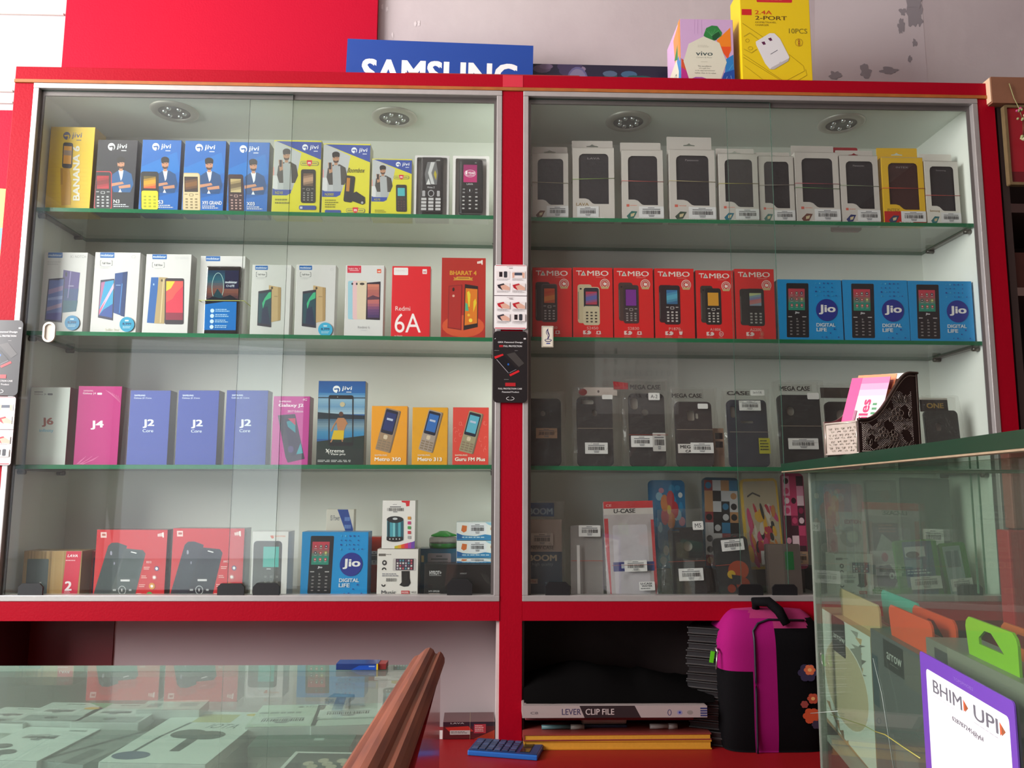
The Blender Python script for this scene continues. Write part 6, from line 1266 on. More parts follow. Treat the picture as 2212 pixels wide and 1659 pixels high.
# blue carton on the far edge of the glass
a, b = P(730, 1432, -.445), P(820, 1432, -.445); w = b.x - a.x
t = thing('accessory_box', 'small dark blue carton lying on the far edge of the low glass counter', 'box', ((a.x + b.x) / 2, -.445, GZ + .0004), math.radians(-1))
q = Mesh(); q.box(-w / 2, w / 2, -.014, .014, 0, .0085, mat('142c6c', .3, coat=.3), bev=.0005); A = Art(q, w, .0085, -.0141, rough=.3); A.ref(0, 1, 0, 1); A.p([(.35, 1), (.55, .3), (1, .2), (1, 1)], '1c4cb0').r(.78, .35, .92, .5, '8ca8d8').r(.96, 0, 1, 1, 'd8b820'); q.build('carton', t); q = Mesh(); q.box(w / 2, w / 2 + .011, -.012, .012, .0005, .008, mat('7c2020', .4)); q.build('end_flap', t)
# packets inside the counter, lying under the glass
PZI = .955
def packet(label, u, v, w, l, rz, art, col='c8d0cc', group=None, z=PZI, tilt=0, name='earphone_packet', cat='earphone packet', t_=.012):
    c = PZ(u, v, z); th = math.radians(-90 + tilt)
    t = thing(name, label, cat, (c.x, c.y, z), 0, group, rot=(0, 0, math.radians(rz)))
    q = Mesh(); T = Matrix.Rotation(th, 4, 'X') @ Matrix.Translation((0, t_, -l / 2))
    q.box(-w / 2, w / 2, 0, t_, 0, l, mat(col, .4, coat=.2), bev=.001, T=Matrix.Rotation(th, 4, 'X') @ Matrix.Translation((0, 0, -l / 2)))
    o = q.build('packet_body', t)
    g = Mesh(); A = Art(g, w, l, -.0002, 0, -l / 2, rough=.4); A.ref(0, w, 0, l); art(A, w, l); g.build('printed_card', t, rot=(th, 0, 0))
    # leaning rest so the packet reaches the shelf
    h = Mesh(); h.box(-w / 2 + .004, w / 2 - .004, -l / 2 + .006, l / 2 - .006, -(z - .8702), -t_ - .0003 - abs(math.sin(math.radians(tilt))) * l / 2, mat('b8c0b8', .6)); h.build('tray_insert', t)
    return t
def art_bud(seed):
    def f(A, w, l):
        A.r(0, 0, w, l, 'c4d2cc'); A.bar(w * .15, l * .2, w * .75, l * .45, 'c8d6d0', seed); A.dash(w * .65, l * .08, w * .95, l * .15, 1, '8a9a94')
        for cx, cy in ((.22, .62), (.42, .78)): A.e(w * cx, l * cy, w * .12, l * .07, '3a4c48', 14).r(w * cx - .002, l * cy, w * cx + .002, l * cy + l * .18, '3a4c48')
    return f
def art_card(seed, green=True):
    def f(A, w, l):
        A.r(0, 0, w, l, 'b8c4be'); A.p([(w * .6, 0), (w, 0), (w, l * .3)], '4c9a70') if green else None
        A.dash(w * .3, l * .08, w * .7, l * .16, 1, '4a5c56'); A.e(w * .82, l * .32, w * .12, l * .07, 'c8a830', 14); A.bar(w * .1, l * .35, w * .72, l * .62, 'ccd4d0', seed)
        A.r(w * .1, l * .72, w * .95, l * .98, '8c9894'); A.e(w * .5, l * .85, w * .1, l * .06, '2c3a38', 12)
    return f
def art_iota(A, w, l):
    A.r(0, 0, w, l, 'c8d6ce').r(w * .30, l * .06, w * .72, l * .24, 'b0b478').e(w * .88, l * .06, w * .1, l * .03, 'c8b440', 12).t('IOTA', w * .55, l * .27, w * .86, l * .36, '5a6c68', 0, sh=.3)
    A.e(w * .45, l * .48, w * .18, l * .09, '46544f', 20).e(w * .66, l * .50, w * .18, l * .085, '46544f', 20).p([(w * .5, l * .56), (w * .62, l * .56), (w * .60, l * .8), (w * .50, l * .8)], '3a4846').line([(w * .30, l * .25), (w * .20, l * .55), (w * .16, l * .9)], .004, '4c5c58').e(w * .2, l * .88, w * .18, l * .07, '3a5470', 16)
packet('blue-edged white packet at the far left end of the glass counter', 30, 1545, .075, .07, -6, art_card(1, False), z=.955)
packet('white packet with a green corner and a yellow oval, second along the back row', 140, 1537, .085, .085, -4, art_card(2), z=.957)
packet('large white packet with two dark earbuds, front left under the glass', 70, 1605, .095, .12, -6, art_bud(3), z=.950)
packet('white packet with a yellow oval and a big barcode, third along the back row', 262, 1540, .085, .085, -2, art_card(4, False), z=.957)
packet('clear packet holding a dark cable beneath the earbud packets', 205, 1610, .07, .12, -14, lambda A, w, l: A.r(0, 0, w, l, '74807a').line([(w * .8, 0), (w * .2, l)], .007, '2a3836').line([(w * .5, l * .1), (w * .55, l * .3), (w * .9, l * .3)], .001, '4a5654').r(w * .6, l * .6, w * .85, l, '4a5854', rad=.004), col='7c8884', z=.948)
packet('plain pale packet card behind the big headphone packet', 375, 1523, .08, .045, 3, lambda A, w, l: A.r(0, 0, w, l, 'b4c0b8').r(w * .1, l * .3, w * .3, l * .7, '7c8c88').r(w * .6, l * .3, w * .9, l * .7, '8c9c98'), z=.962)
packet('large white packet marked IOTA showing dark over-ear headphones', 415, 1588, .118, .20, -4, art_iota, z=.952)
packet('greenish white packet with a barcode, to one side of the IOTA packet', 622, 1545, .085, .10, 3, lambda A, w, l: A.r(0, 0, w, l, 'b8ccba').e(w * .62, l * .12, .004, .004, '5c6c64', 10).t('M206', w * .70, l * .08, w * .95, l * .16, '5c6c64', 1).dash(w * .05, l * .35, w * .9, l * .5, 1, '7c8c80').bar(w * .05, l * .55, w * .9, l * .9, 'c4d4c8', 5), z=.955)
packet('white packet with a large barcode label nearest the wooden moulding', 752, 1543, .085, .10, 6, lambda A, w, l: A.r(0, 0, w, l, 'b4c4b8').e(w * .7, l * .12, .004, .004, '7c8c84', 10).bar(w * .05, l * .25, w * .95, l * .62, 'c8d4cc', 6).r(w * .05, l * .68, w * .9, l * .72, '8ca094'), z=.955)
packet('dark framed card with a cream floral ornament near the front of the counter', 700, 1650, .085, .075, -4, lambda A, w, l: (A.r(0, 0, w, l, 'c4ccc4'), A.r(w * .05, l * .06, w * .95, l * .95, '222e2a'), [A.e(w * (.3 + .08 * i), l * (.5 + .15 * math.sin(i * 2.1)), w * .07, l * .1, 'a8a088', 8) for i in range(7)], A.r(w * .1, l * .85, w * .9, l * .9, 'b8a028')), col='2a3430', z=.955, name='picture_card', cat='card')
packet('dark green display card in the middle of the packets', 655, 1600, .12, .045, 0, lambda A, w, l: A.r(0, 0, w, l, '3c5a4c').r(w * .6, l * .3, w * .7, l * .5, '9cb4a8'), col='3c5a4c', z=.945, name='picture_card', cat='card')
packet('open dark memory card holder standing behind the barcode packets', 735, 1505, .03, .03, -12, lambda A, w, l: A.r(0, 0, w, l, '1c2c38').r(w * .2, l * .2, w * .8, l * .5, '3a5c78'), col='1c2c38', z=.968, name='card_holder', cat='card holder', t_=.006)

# ------------------------------------------------------------------ tall glass counter on the right
KX, KY = .36, -.752; SZ0, SZ1 = 1.2735, 1.2865
ctr = thing('display_counter', 'tall glass display counter with a thick green-edged glass top, close to the camera', 'counter', c2w((0, 0, 0)), CROT)
q = Mesh(); q.box(.3276, 1.15, -1.50, -.7147, SZ0 + .0015, SZ1, GCOUNT, bev=0, mats=[GEDGE_D, GEDGE_D, mat('052c1b', .3, coat=.1), GEDGE_D, GCOUNT, GCOUNT]); q.build('glass_top', ctr)
q = Mesh(); q.box(.328, .338, -1.50, -.7155, SZ0 - .0002, SZ0 + .0013, mat('8c7860', .6, noise=.3, nscale=80)); q.box(.338, 1.14, -.7275, -.7155, SZ0 - .0012, SZ0 + .0013, mat('6c7460', .6)); q.build('packing_strip', ctr)
gm = [GCOUNT, GCOUNT, GCOUNT, GCOUNT, GEDGE_D, GEDGE_D]
q = Mesh(); q.box(KX, KX + .006, -1.48, KY, .72, SZ0 - .0014, GCOUNT, mats=[mat('46524a', .2), mat('4c5850', .2), GCOUNT, GCOUNT, GEDGE_D, GEDGE_D]); q.build('glass_front', ctr)
q = Mesh(); q.box(KX + .0065, 1.10, KY - .006, KY, .72, SZ0 - .0014, GCOUNT, mats=[GCOUNT, GCOUNT, mat('4c5850', .2), GEDGE_D, GEDGE_D, GEDGE_D]); q.build('glass_side', ctr)
# corner bead where the panes meet, and a vertical joint farther along
BEAD = glassmat('silicone_bead', (.55, .62, .55), rough=.25, dust=.45, dustcol=(.30, .34, .28), bump=1.0, bscale=160)
q = Mesh(); q.box(KX - .001, KX + .009, KY - .010, KY + .001, .72, SZ0 - .0015, BEAD, bev=.002); q.build('corner_bead', ctr)
xx = PX(2112, 1100, KX + .25).x
for u in (2105, 2121):
    p_ = w2c(P(u, 1010, -.5)); p_ = Vector((p_.x, 0, 0)); q = Mesh(); q.box(p_.x - .0012, p_.x + .0012, KY + .0003, KY + .0018, 1.10, SZ0 - .002, mat('a8c4b4', .15, coat=.4)); q.build('glass_joint', ctr)
q = Mesh(); q.box(KX, 1.12, -1.50, KY, .0, .72, mat('7c1a20', .4)); q.build('counter_base', ctr)
q = Mesh(); q.box(KX + .008, 1.08, KY - .24, KY - .008, 1.245, 1.2505, GSHELF, mats=[GEDGE_D] * 4 + [GSHELF] * 2)
# payment card on the outside of the glass
def side_thing(name, label, cat, group=None, X=KX - .0012, y0=0, z0=0): return thing(name, label, cat, c2w((X, y0, z0)), math.radians(-90) + CROT, group)
a = PX(1986, 1422, KX - .002); b = PX(2187, 1494, KX - .002); Wc = a.y - b.y; zt = (a.z + b.z) / 2; Hc = .185
t = side_thing('payment_card', 'white and purple BHIM UPI payment card stuck upright on the counter glass', 'card', None, KX - .0016, (a.y + b.y) / 2, zt - Hc)
q = Mesh(); q.plate(rrect(-Wc / 2, 0, Wc / 2, Hc, .004), [], .0012, mat('6c44a8', .35, coat=.3)); A = Art(q, Wc, Hc, -.0001, rough=.35, coat=.2); A.ref(0, Wc * 1000, 0, Hc * 1000)
k = Wc * 1000; A.r(k * .08, 13, k * .95, 184, 'f4f2f6', rad=4); A.t('TOPSPMOB2', k * .42, 6.5, k * .63, 9, '8c6cc0', 0)
A.t('BHIM', k * .16, 19.5, k * .50, 30.5, '6a6a72', 1).p([(k * .515, 20.5), (k * .555, 25), (k * .515, 30.5)], 'd8603c').p([(k * .53, 22), (k * .565, 25.5), (k * .53, 30)], '9a5a3c').t('UPI', k * .62, 19.5, k * .85, 30.5, '6a6a72', 1).p([(k * .865, 20.5), (k * .905, 25), (k * .865, 30.5)], 'd8603c').p([(k * .88, 22), (k * .915, 25.5), (k * .88, 30)], '9a5a3c')
A.dash(k * .15, 33, k * .50, 34.4, 1, 'c8c4cc').dash(k * .62, 33, k * .92, 34.4, 1, 'b8b4bc').t('028787245@ybl', k * .38, 40, k * .70, 45, '6a6870', 0)
q.build('printed_card', t)
# hanging packs inside the counter behind that glass
def pack(label, u0, v0, u1, v1, X, D, bottom, body, art, tabs, group=None, film_=False, lblart=None):
    a = PX(u0, v0, X); b = PX(u1, v1, X); w = a.y - b.y; zt = (a.z + b.z) / 2; h = zt - bottom
    t = side_thing('headphone_box', label, 'headphone box', group, X, (a.y + b.y) / 2, bottom)
    q = Mesh(); q.box(-w / 2, w / 2, 0, D, 0, h, body if not isinstance(body, str) else mat(body, .4, coat=.1), bev=.001); A = Art(q, w, h, -.0002, rough=.4); A.ref(0, w * 1000, 0, h * 1000); art(A, w * 1000, h * 1000); q.build('carton', t)
    for (tu0, tv0, tu1, tv1, tX, col, hole) in tabs:
        c = PX(tu0, tv0, X + tX); d = PX(tu1, tv1, X + tX); y1, y2 = c.y, d.y; zc = (c.z + d.z) / 2 - bottom; cy = (a.y + b.y) / 2
        x0_, x1_ = -(y1 - cy), -(y2 - cy)
        q = Mesh(); mid = (x0_ + x1_) / 2; hw = (x1_ - x0_) / 2
        out = [(x0_ + hw * .12, h - .002), (x1_ - hw * .04, h - .002)] + [(x, z) for x, z in rrect(x0_, h - .02, x1_, zc, min(.010, hw * .4), 5) if z > h]
        out = [(x0_ + hw * .1, h - .002), (x1_, h - .002), (x1_, zc - .009), (x1_ - .002, zc - .004), (x1_ - .008, zc), (x0_ + .008, zc), (x0_ + .002, zc - .004), (x0_, zc - .009)]
        hl = [[(mid - hw * .45, h + (zc - h) * .38), (mid + hw * .5, h + (zc - h) * .38), (mid + hw * .05, h + (zc - h) * .78), (mid - hw * .2, h + (zc - h) * .78), (mid - hw * .45, h + (zc - h) * .55)]] if hole else []
        q.plate(out, hl, .0022, mat(col, .45), T=Matrix.Translation((0, tX, 0)) @ Matrix.Rotation(math.radians(0), 4, 'X')); q.build('hang_tab', t)
    return t
CARD = 'b8a080'
def art_a1(A, w, h):
    A.r(0, 0, w, h, 'd2dcd4')
    for i in range(9): A.p([(w * (.66 + (i % 3) * .08), 6 + i * 6), (w * (.80 + (i % 3) * .06), 3 + i * 6), (w * (.78 + (i % 2) * .06), 12 + i * 6)], ['9a9c94', 'c0a478', '6c6c68'][i % 3])
    A.p([(w * .60, 34), (w * .84, 20), (w * .84, 56), (w * .70, 50)], '8c9088')
    A.e(w * .50, 86, w * .43, 57, 'e0e4dc', 34).e(w * .50, 86, w * .42, 55, 'c0b494', 34)
    A.r(w * .28, 0, w * .55, 50, '1c1c1e', rad=5).t('arrow', w * .30, 25, w * .54, 31, 'c0c4c0', 1).dash(w * .33, 33, w * .50, 34.5, 1, '6a6c6a')
    for i in range(6): A.p([(w * (.08 + i * .09), 134 + i * 8), (w * (.16 + i * .09), 131 + i * 7), (w * (.2 + i * .08), 146 + i * 7)], ['a07c5c', '7c624c'][i % 2])
    A.p([(0, 160), (w, 200), (w, 208), (0, 168)], 'a07c5c')
pack('white and brown patterned headphone carton with a felt oval and an arrow logo', 1771, 1324, 1879, 1360, .385, .05, .90, CARD, art_a1,
     [(1813, 1277, 1898, 1300, .014, 'c0a87c', False)])
def art_a2(A, w, h): A.r(0, 0, w, h, '5a5e60').r(w * .26, 4, w * .64, 36, '26282a').t('arrow', w * .32, 17, w * .60, 25, 'b4b8b4', 1).dash(w * .38, 28, w * .58, 30, 1, '6c706c').r(0, 30, w * .13, 90, '2c4450').r(w * .64, 4, w, 40, '646460').r(w * .4, 110, w * .8, 140, '70787a')
pack('smoky grey headphone carton with an arrow logo beside the patterned one', 1881, 1368, 1998, 1408, .385, .05, .90, '6c6a64', art_a2,
     [(1919, 1310, 2012, 1338, .010, 'e0542c', False), (1970, 1312, 2063, 1334, .030, 'd04a24', True)])
def art_a3(A, w, h): A.r(0, 0, w, h, '7c7c74').r(w * .1, 6, w * .25, 30, '4a4a4c').r(w * .25, 0, w, h, '8c8c80')
pack('clear grey headphone pack with a lime hang tab behind the payment card', 2001, 1392, 2230, 1466, .385, .05, .90, '8c8a80', art_a3,
     [(2084, 1333, 2196, 1366, .008, '8cc81c', True), (2160, 1345, 2260, 1372, .04, 'd0642c', True)])
a = PX(1901, 1278, .45); 
pack('pale headphone pack whose teal hang tab shows behind the orange ones', 1880, 1345, 2000, 1375, .445, .03, .90, '7c8078', lambda A, w, h: A.r(0, 0, w, h, '6c7470'),
     [(1903, 1280, 1984, 1296, .004, '2aa08c', False)])
q = Mesh(); q.box(KX + .008, 1.08, -1.47, KY - .008, .892, .8997, mat('8a928a', .5)); q.build('display_shelf', ctr)
# crack and tape marks on the glass
def gl(pts, r_, c, nm): q = Mesh(); q.tube([PX(u, v, KX - .0008) for u, v in pts], r_, mat(c, .4), 5); q.build(nm, ctr)
gl([(1794, 1544), (1820, 1552), (1866, 1567), (1890, 1580)], .00045, '5c6a34', 'crack_line'); gl([(1890, 1580), (1912, 1587), (1950, 1613), (1988, 1638)], .0006, 'a8a04c', 'crack_line')
gl([(1751, 1541), (1810, 1536)], .0005, 'a8b4ac', 'crack_line'); gl([(1886, 1422), (1905, 1500), (1930, 1659)], .0004, '8c9890', 'crack_line')

# carved metal card holder on the counter top
MET = mat('a89a90', .38, metal=.85, noise=.15, nscale=120); DRK = mat('3a2a28', .45, metal=.6); RIM = mat('54443e', .35, metal=.8); PLN = mat('6c5c54', .5, metal=.5)
yC = -.785; th = math.radians(17); zb = SZ1 + .0004
Cx = P(1855, 930, yC).x
Lb = .086; Wb = .056
t = thing('card_holder', 'carved dark metal card holder with a swept side, standing on the tall counter', 'card holder', (Cx, yC, zb), th)
def hz(f): # profile of the swept side
    s_ = max(0, min(1, (f - .12) / .80)); s_ = s_ * s_ * (3 - 2 * s_); return .034 + (.0745 - .034) * s_
zt_r = P(2022, 797, yC).z - zb; zt_l = P(1856, 903, yC).z - zb
def hz(f):
    s_ = max(0, min(1, (f - .05) / .82)); s_ = s_ ** 1.25; s_ = s_ * s_ * (3 - 2 * s_); return zt_l + (zt_r - zt_l) * s_
def sidepl(y0, m, nm):
    q = Mesh(); out = [(0, 0), (Lb, 0)] + [(Lb * (1 - i / 24), hz(1 - i / 24)) for i in range(25)]
    q.plate(out, [], .0022, m, T=Matrix.Translation((0, y0, 0)))
    return q
q = sidepl(0, DRK, 'side')
# raised ornament: border beads, leaves and flowers
def relief(q, pts, r_): q.tube(pts, r_, MET, 5)
relief(q, [(.003, -.0006, .003), (Lb - .003, -.0006, .003), (Lb - .003, -.0006, hz(1) - .003)], .0007)
top = [(Lb * i / 30, -.0004, hz(i / 30) - .0012) for i in range(31)]; q.tube(top, .0016, RIM, 6)
relief(q, [(Lb * i / 30 * .94 + .002, -.0006, hz(i / 30 * .94 + .02) - .0048) for i in range(31)], .0005)
r = random.Random(3)
for i in range(46):
    for j in range(34):
        x = .005 + i * .00155; z_ = .005 + j * .00195 + (i % 2) * .001
        if x < Lb - .004 and z_ < hz(x / Lb) - .006 and (math.sin(x * 260) + math.sin(z_ * 240 + x * 90)) > -.7:
            s_ = .00042; q.add([(x - s_, 0, z_ - s_), (x + s_, 0, z_ - s_), (x + s_, 0, z_ + s_), (x - s_, 0, z_ + s_), (x, -.0007, z_)], [(0, 1, 4), (1, 2, 4), (2, 3, 4), (3, 0, 4)], MET)
def flower3(q, cx_, cz_, R_):
    for k in range(5):
        a = k * 2 * math.pi / 5 + .3; px_, pz_ = cx_ + R_ * .62 * math.cos(a), cz_ + R_ * .62 * math.sin(a)
        q.tube([(px_ + R_ * .38 * math.cos(b * math.pi / 5), -.0008, pz_ + R_ * .38 * math.sin(b * math.pi / 5)) for b in range(10)], .00045, MET, 5, closed=True)
    q.tube([(cx_ + R_ * .22 * math.cos(b * math.pi / 4), -.001, cz_ + R_ * .22 * math.sin(b * math.pi / 4)) for b in range(8)], .0005, MET, 5, closed=True)
for cx_, cz_, R_ in ((.054, .0445, .0085), (.033, .0235, .0065), (.046, .0205, .0065)): flower3(q, cx_, cz_, R_)
for (x_, z_, L_, a0) in ((.060, .058, .010, 1.9), (.066, .058, .009, 1.5), (.055, .058, .009, 2.3), (.070, .042, .010, 1.3), (.010, .010, .009, 1.8), (.014, .008, .009, 1.3), (.020, .014, .008, .6), (.010, .024, .008, .4), (.024, .030, .008, .8), (.042, .036, .008, 1.0), (.062, .028, .008, .5)):
    for s_ in (-1, 1):
        q.tube([(x_ + L_ * f * math.cos(a0) + s_ * .0016 * math.sin(math.pi * f) * math.sin(a0), -.0008, z_ + L_ * f * math.sin(a0) - s_ * .0016 * math.sin(math.pi * f) * math.cos(a0)) for f in (0, .25, .5, .75, 1)], .00042, MET, 5)
for i in range(7): relief(q, [(.036 + i * .0055, -.0007, .004), (.044 + i * .0055, -.0007, .012 + (i % 3) * .002)], .0005)
for i in range(6): relief(q, [(.018 + i * .004, -.0007, .004 + i * .001), (.026 + i * .004, -.0007, .008 + i * .0015)], .0004)
for k in range(10): q.tube([(r.uniform(.01, .07) + .0012 * math.cos(b * math.pi / 3) if False else (.012 + k * .0062) + .0012 * math.cos(b * math.pi / 3), -.0008, min(.017 + (k * 37 % 17) * .0022, hz((.012 + k * .0062) / Lb) - .010) + .0012 * math.sin(b * math.pi / 3)) for b in range(6)], .0004, MET, 5, closed=True)
q.build('carved_side', t)
sidepl(Wb - .0022, PLN, 'b').build('far_side', t)
q = Mesh(); fm = mat('b8aca0', .33, metal=.8, noise=.1, nscale=60)
q.box(0, .0022, .0022, Wb - .0024, 0, zt_l - .002, fm, bev=.0004)
for i in range(13):
    for j in range(8):
        cy_, cz_ = .006 + i * .0033, .004 + j * .0036
        if (i * 7 + j * 5) % 3: q.tube([(-.0005, cy_ + .0011 * math.cos(b + i), cz_ + .0012 * math.sin(b * (1 + j % 2))) for b in (0, 1.2, 2.4, 3.6)], .0003, fm, 5)
q.tube([(-.0004, .002, zt_l - .004), (-.0004, Wb - .003, zt_l - .004)], .0006, fm, 5); q.tube([(-.0004, .003, .002), (-.0004, .003, zt_l - .003)], .0006, fm, 5); q.tube([(-.0004, Wb - .0035, .002), (-.0004, Wb - .0035, zt_l - .003)], .0006, fm, 5)
q.build('front_panel', t)
q = Mesh(); q.box(Lb - .0022, Lb, .0023, Wb - .0024, 0, hz(1), PLN); q.box(.0023, Lb - .0024, .0023, Wb - .0024, 0, .0015, PLN); q.build('back_and_base', t)
# business cards standing in it
r = random.Random(2)
def bcard(i, label, col, art=None, dx=0, ht=.088, tilt=12):
    c = thing('business_card', label, 'business card', (Cx, yC, zb), th, 'business cards in the carved holder')
    q = Mesh(); w = .050; T = Matrix.Translation((.016 + dx, .029, .003)) @ Matrix.Rotation(math.radians(tilt), 4, 'Y') @ Matrix.Rotation(math.radians(-78), 4, 'Z')
    q.plate([(-w / 2, 0), (w / 2, 0), (w / 2, ht), (-w / 2, ht)], [], .0005, mat(col, .4), T=T)
    q2 = Mesh()
    if art:
        A = Art(q2, w, ht, -.0002, rough=.4); A.ref(0, 1, 0, 1); art(A)
        q2.v = [tuple(T @ Vector(v)) for v in q2.v]
        i0 = len(q.v); q.v += q2.v
        for f, m_, s_ in zip(q2.f, q2.m, q2.smooth): q.f.append(tuple(j + i0 for j in f)); q.m.append(q.mi(q2.mats[m_])); q.smooth.append(s_)
    o = q.build('card_sheet', c); return c
def art_mob(A): A.grad(0, 0, 1, 1, ['e84878', 'f0a0b8', 'f0c8c8', 'e88850'], 10).r(0, 0, .3, 1, 'd8387c').t('Mobiles', .42, .2, .62, .9, 'b81c5c', 2, rot=90).dash(.7, .3, .9, .8, 4, '4c8c5c').t('XXXXX', .34, .4, .38, .9, 'b86c8c', 0, rot=90) if False else A.grad(0, 0, 1, 1, ['e05088', 'f0b0c0', 'f4dcd4', 'f0b0a0', 'ec9050'], 12).r(0, 0, .28, .8, 'd8407c').t('Mobiles', .42, .3, .66, .95, 'b01c58', 2, rot=90).dash(.72, .35, .86, .9, 9, '3f8c5c').r(.3, .45, .36, .95, '9a5c78')
CL = ['pink and orange business card lettered Mobiles, foremost in the carved holder']
bcard(0, 'pink and orange business card lettered Mobiles, foremost in the carved holder', 'f0d0cc', art_mob, 0, .092, 20)
bcard(1, 'cream and orange business card with small dark pictures, just behind the pink one', 'f0dcc0', lambda A: A.grad(0, 0, 1, 1, ['e8784c', 'f0c890', 'f0e4d0'], 8).r(.55, .08, .75, .2, '4a4c6c').r(.78, .08, .95, .2, '8c3c34').dash(.6, .3, .7, .9, 5, '5c6c64'), .008, .096, 20)
for i in range(5): bcard(2 + i, 'brownish business card edge packed behind the front two in the carved holder', ['b09078', '9c7c64', 'a88c74'][i % 3], None, .013 + i * .0025, .088 + .001 * (i % 2), 19)
bcard(8, 'red-edged business card near the back of the carved holder', 'a83c28', None, .028, .090, 18); bcard(9, 'white business card sticking up highest at the back of the carved holder', 'e8e0d4', None, .031, .097, 18)

# ------------------------------------------------------------------ wooden unit on the far right
sh = thing('wooden_shelf_unit', 'dark brown wooden shelf unit standing to the right of the red cabinet', 'shelf unit', (0, 0, 0))
DW = mat('2e1d19', .7, noise=.25, nscale=12); LWD = mat('8a5c44', .6, noise=.25, nscale=25)
SX0, SX1 = XR + .006, 1.9; a = P(2135, 166, .0)
part('header_board', [(a.x - .008, SX1, -.02, .03, P(2150, 222, -.02).z, P(2150, 166, -.02).z)], LWD, sh)
part('header_end', [(a.x - .010, a.x - .0085, -.018, .03, P(2150, 222, -.02).z + .004, P(2150, 166, -.02).z - .001)], mat('d8b898', .6), sh)
part('side_board', [(SX0, SX0 + .015, .0, YW - .01, .1, 2.1)], DW, sh)
part('back_board', [(SX0, SX1, YW - .015, YW - .005, .1, 2.1)], mat('241614', .8), sh)
for v in (630, 960): z_ = P(2200, v, .0).z; part('shelf_board', [(SX0 + .015, SX1, .0, YW - .016, z_ - .009, z_ + .009)], mat('5c4640', .6, noise=.2), sh)
part('shelf_board', [(SX0 + .015, SX1, .0, YW - .016, P(2200, 440, 0).z - .02, P(2200, 440, 0).z)], mat('3a2420', .7), sh)
# framed picture with a dried garland
y_ = -.012; a, b = P(2166, 228, y_), P(2178, 400, y_); w = .16; h = a.z - b.z
t = thing('framed_picture', 'red picture in a worn gold frame hanging at the right edge of the photo', 'picture', (a.x + w / 2, y_ - .004, b.z))
q = Mesh(); q.plate(rrect(-w / 2, 0, w / 2, h, .004), [rrect(-w / 2 + .006, .006, w / 2 - .006, h - .006, .002)], .012, mat('7c6848', .5, metal=.3, noise=.3)); q.build('picture_frame', t)
q = Mesh(); q.box(-w / 2 + .004, w / 2 - .004, .004, .008, .004, h - .004, mat('8c1a22', .4)); A = Art(q, w - .01, h - .01, .0038, 0, .005, rough=.4); A.ref(0, 1, 0, 1)
A.r(0, 0, .55, 1, '9c1c28').e(.62, .45, .3, .2, '2c5cae').e(.62, .72, .34, .2, 'c89030').e(.5, .62, .16, .1, 'b87028').e(.55, .2, .2, .14, 'c8a03c').r(0, .85, 1, 1, '6a1820'); q.build('picture_print', t)
t2 = thing('flower_garland', 'dried greenish-white flower garland with pink buds hanging over the red picture', 'garland', (a.x + .022, y_ - .012, b.z))
q = Mesh(); pts = [(-.012, 0, h + .045), (-.004, 0, h + .012), (.003, -.003, h - .012), (.010, -.003, h - .04), (.008, -.003, h - .075)]; q.tube(pts, .0009, mat('8c8c5c', .7), 5); q.build('string', t2)
r = random.Random(8)
for i in range(26):
    f = r.uniform(.0, 1); cx_ = r.uniform(-.008, .012) + f * .01; cz_ = h - .008 - f * .085 + r.uniform(-.004, .004)
    if .42 < f < .62: continue
    q = Mesh(); R_ = r.uniform(.0025, .0042); q.lathe([(.0001, R_), (R_ * .8, R_ * .5), (R_, 0), (R_ * .7, -R_ * .7), (.0001, -R_)], mat(r.choice(['a8a478', 'b4b088', '8c9060', 'b03c6c' if f < .5 else 'a8a478']), .7), 8, T=Matrix.Translation((cx_, -.004 + r.uniform(-.002, .002), cz_))); q.build('blossom', t2)
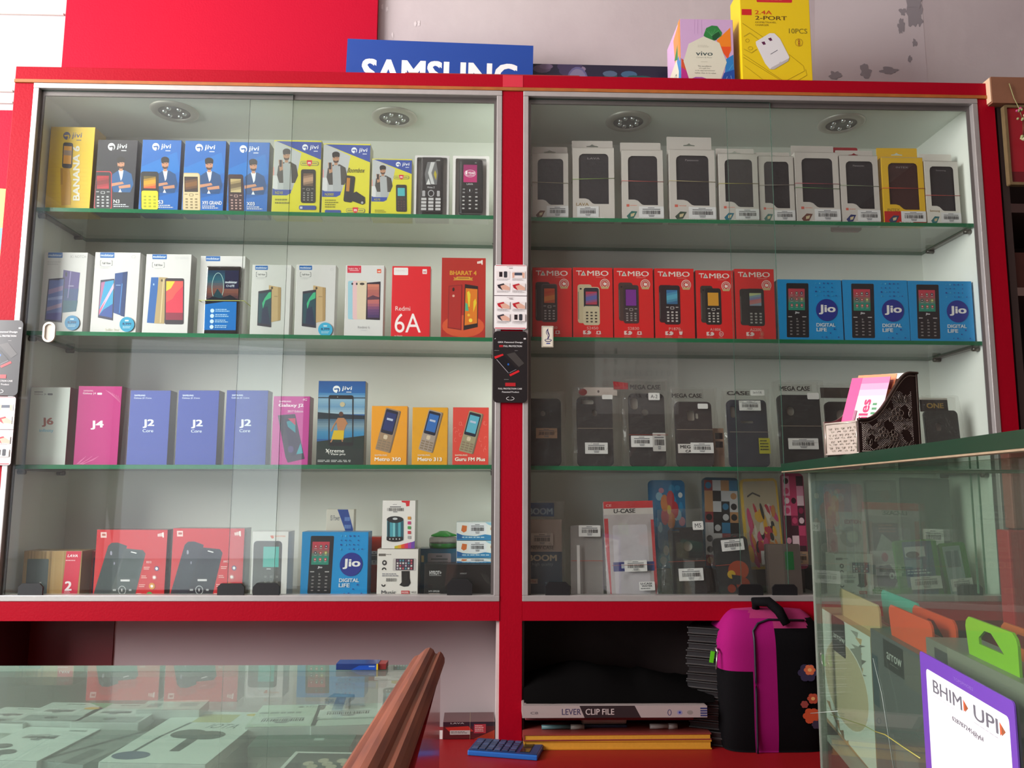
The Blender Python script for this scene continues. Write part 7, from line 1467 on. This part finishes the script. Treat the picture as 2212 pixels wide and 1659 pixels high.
# dim stock on the unit's shelves
def stock(u0, u1, v0, vb, col, lab, y=.03, name='carton_box'):
    a, b = P(u0, vb, y), P(u1, vb, y); zt = P(u0, v0, y).z; q = Mesh(); q.box(a.x, b.x, y, y + .12, b.z, zt, mat(col, .6, noise=.3, nscale=30), bev=.002); tag(q.build(name), lab, 'box')
zA = P(2200, 630, 0).z + .0095
def stockz(u0, u1, vt, zb_, col, lab, y=.03):
    a, b = P(u0, 600, y), P(u1, 600, y); zt = P(u0, vt, y).z; q = Mesh(); q.box(a.x, b.x, y, y + .12, zb_, zt, mat(col, .6, noise=.3, nscale=30), bev=.002); tag(q.build('carton_box'), lab, 'box')
stockz(2194, 2250, 545, zA, '5c3028', 'dull reddish carton on the dark shelf unit, beside the red cabinet post')
zB_ = P(2200, 960, 0).z + .0095
stockz(2206, 2260, 850, zB_, 'a05030', 'orange-brown carton low on the dark shelf unit')
q = Mesh(); a, b = P(2182, 1200, -.05), P(2240, 1200, -.05)
q.box(a.x, b.x, -.05, -.01, ZL, P(2190, 1145, -.05).z, mat('b01c28', .3, coat=.5), bev=.004); tag(q.build('hanging_packet'), 'glossy red packet low at the right edge, seen through the counter glass', 'packet')
q = Mesh(); a, b = P(2168, 1010, -.02), P(2240, 1010, -.02)
q.box(a.x, b.x, -.04, -.01, P(2190, 1143, -.05).z, P(2190, 1005, -.05).z, mat('8c5048', .5), bev=.004); tag(q.build('hanging_packet'), 'dull pink packet above the glossy red one at the right edge', 'packet')

# calendar on the opposite wall; the cabinet glass mirrors it
cz = P(1375, 785, 3.5); cxw = cz.x; t = thing('wall_calendar', 'white wall calendar whose numbers are mirrored in the cabinet glass', 'calendar', (cxw, -3.492, cz.z - .33), math.radians(180))
q = Mesh(); q.box(-.27, .27, -.003, .003, 0, .62, mat('d8d4d0', .6)); A = Art(q, .54, .62, -.0031, rough=.6); A.ref(0, 540, 0, 620)
A.r(0, 0, 540, 130, 'a82430'); n_ = 1
for i in range(5):
    for j in range(7):
        if i == 0 and j < 5: continue
        if n_ > 30: break
        A.t(str(n_), 30 + j * 70 + (0 if n_ > 9 else 14), 190 + i * 72, 74 + j * 70 - (0 if n_ > 9 else 8), 226 + i * 72, '8c0c18' if j == 6 else '060608', 2); n_ += 1
q.build('calendar_sheet', t)
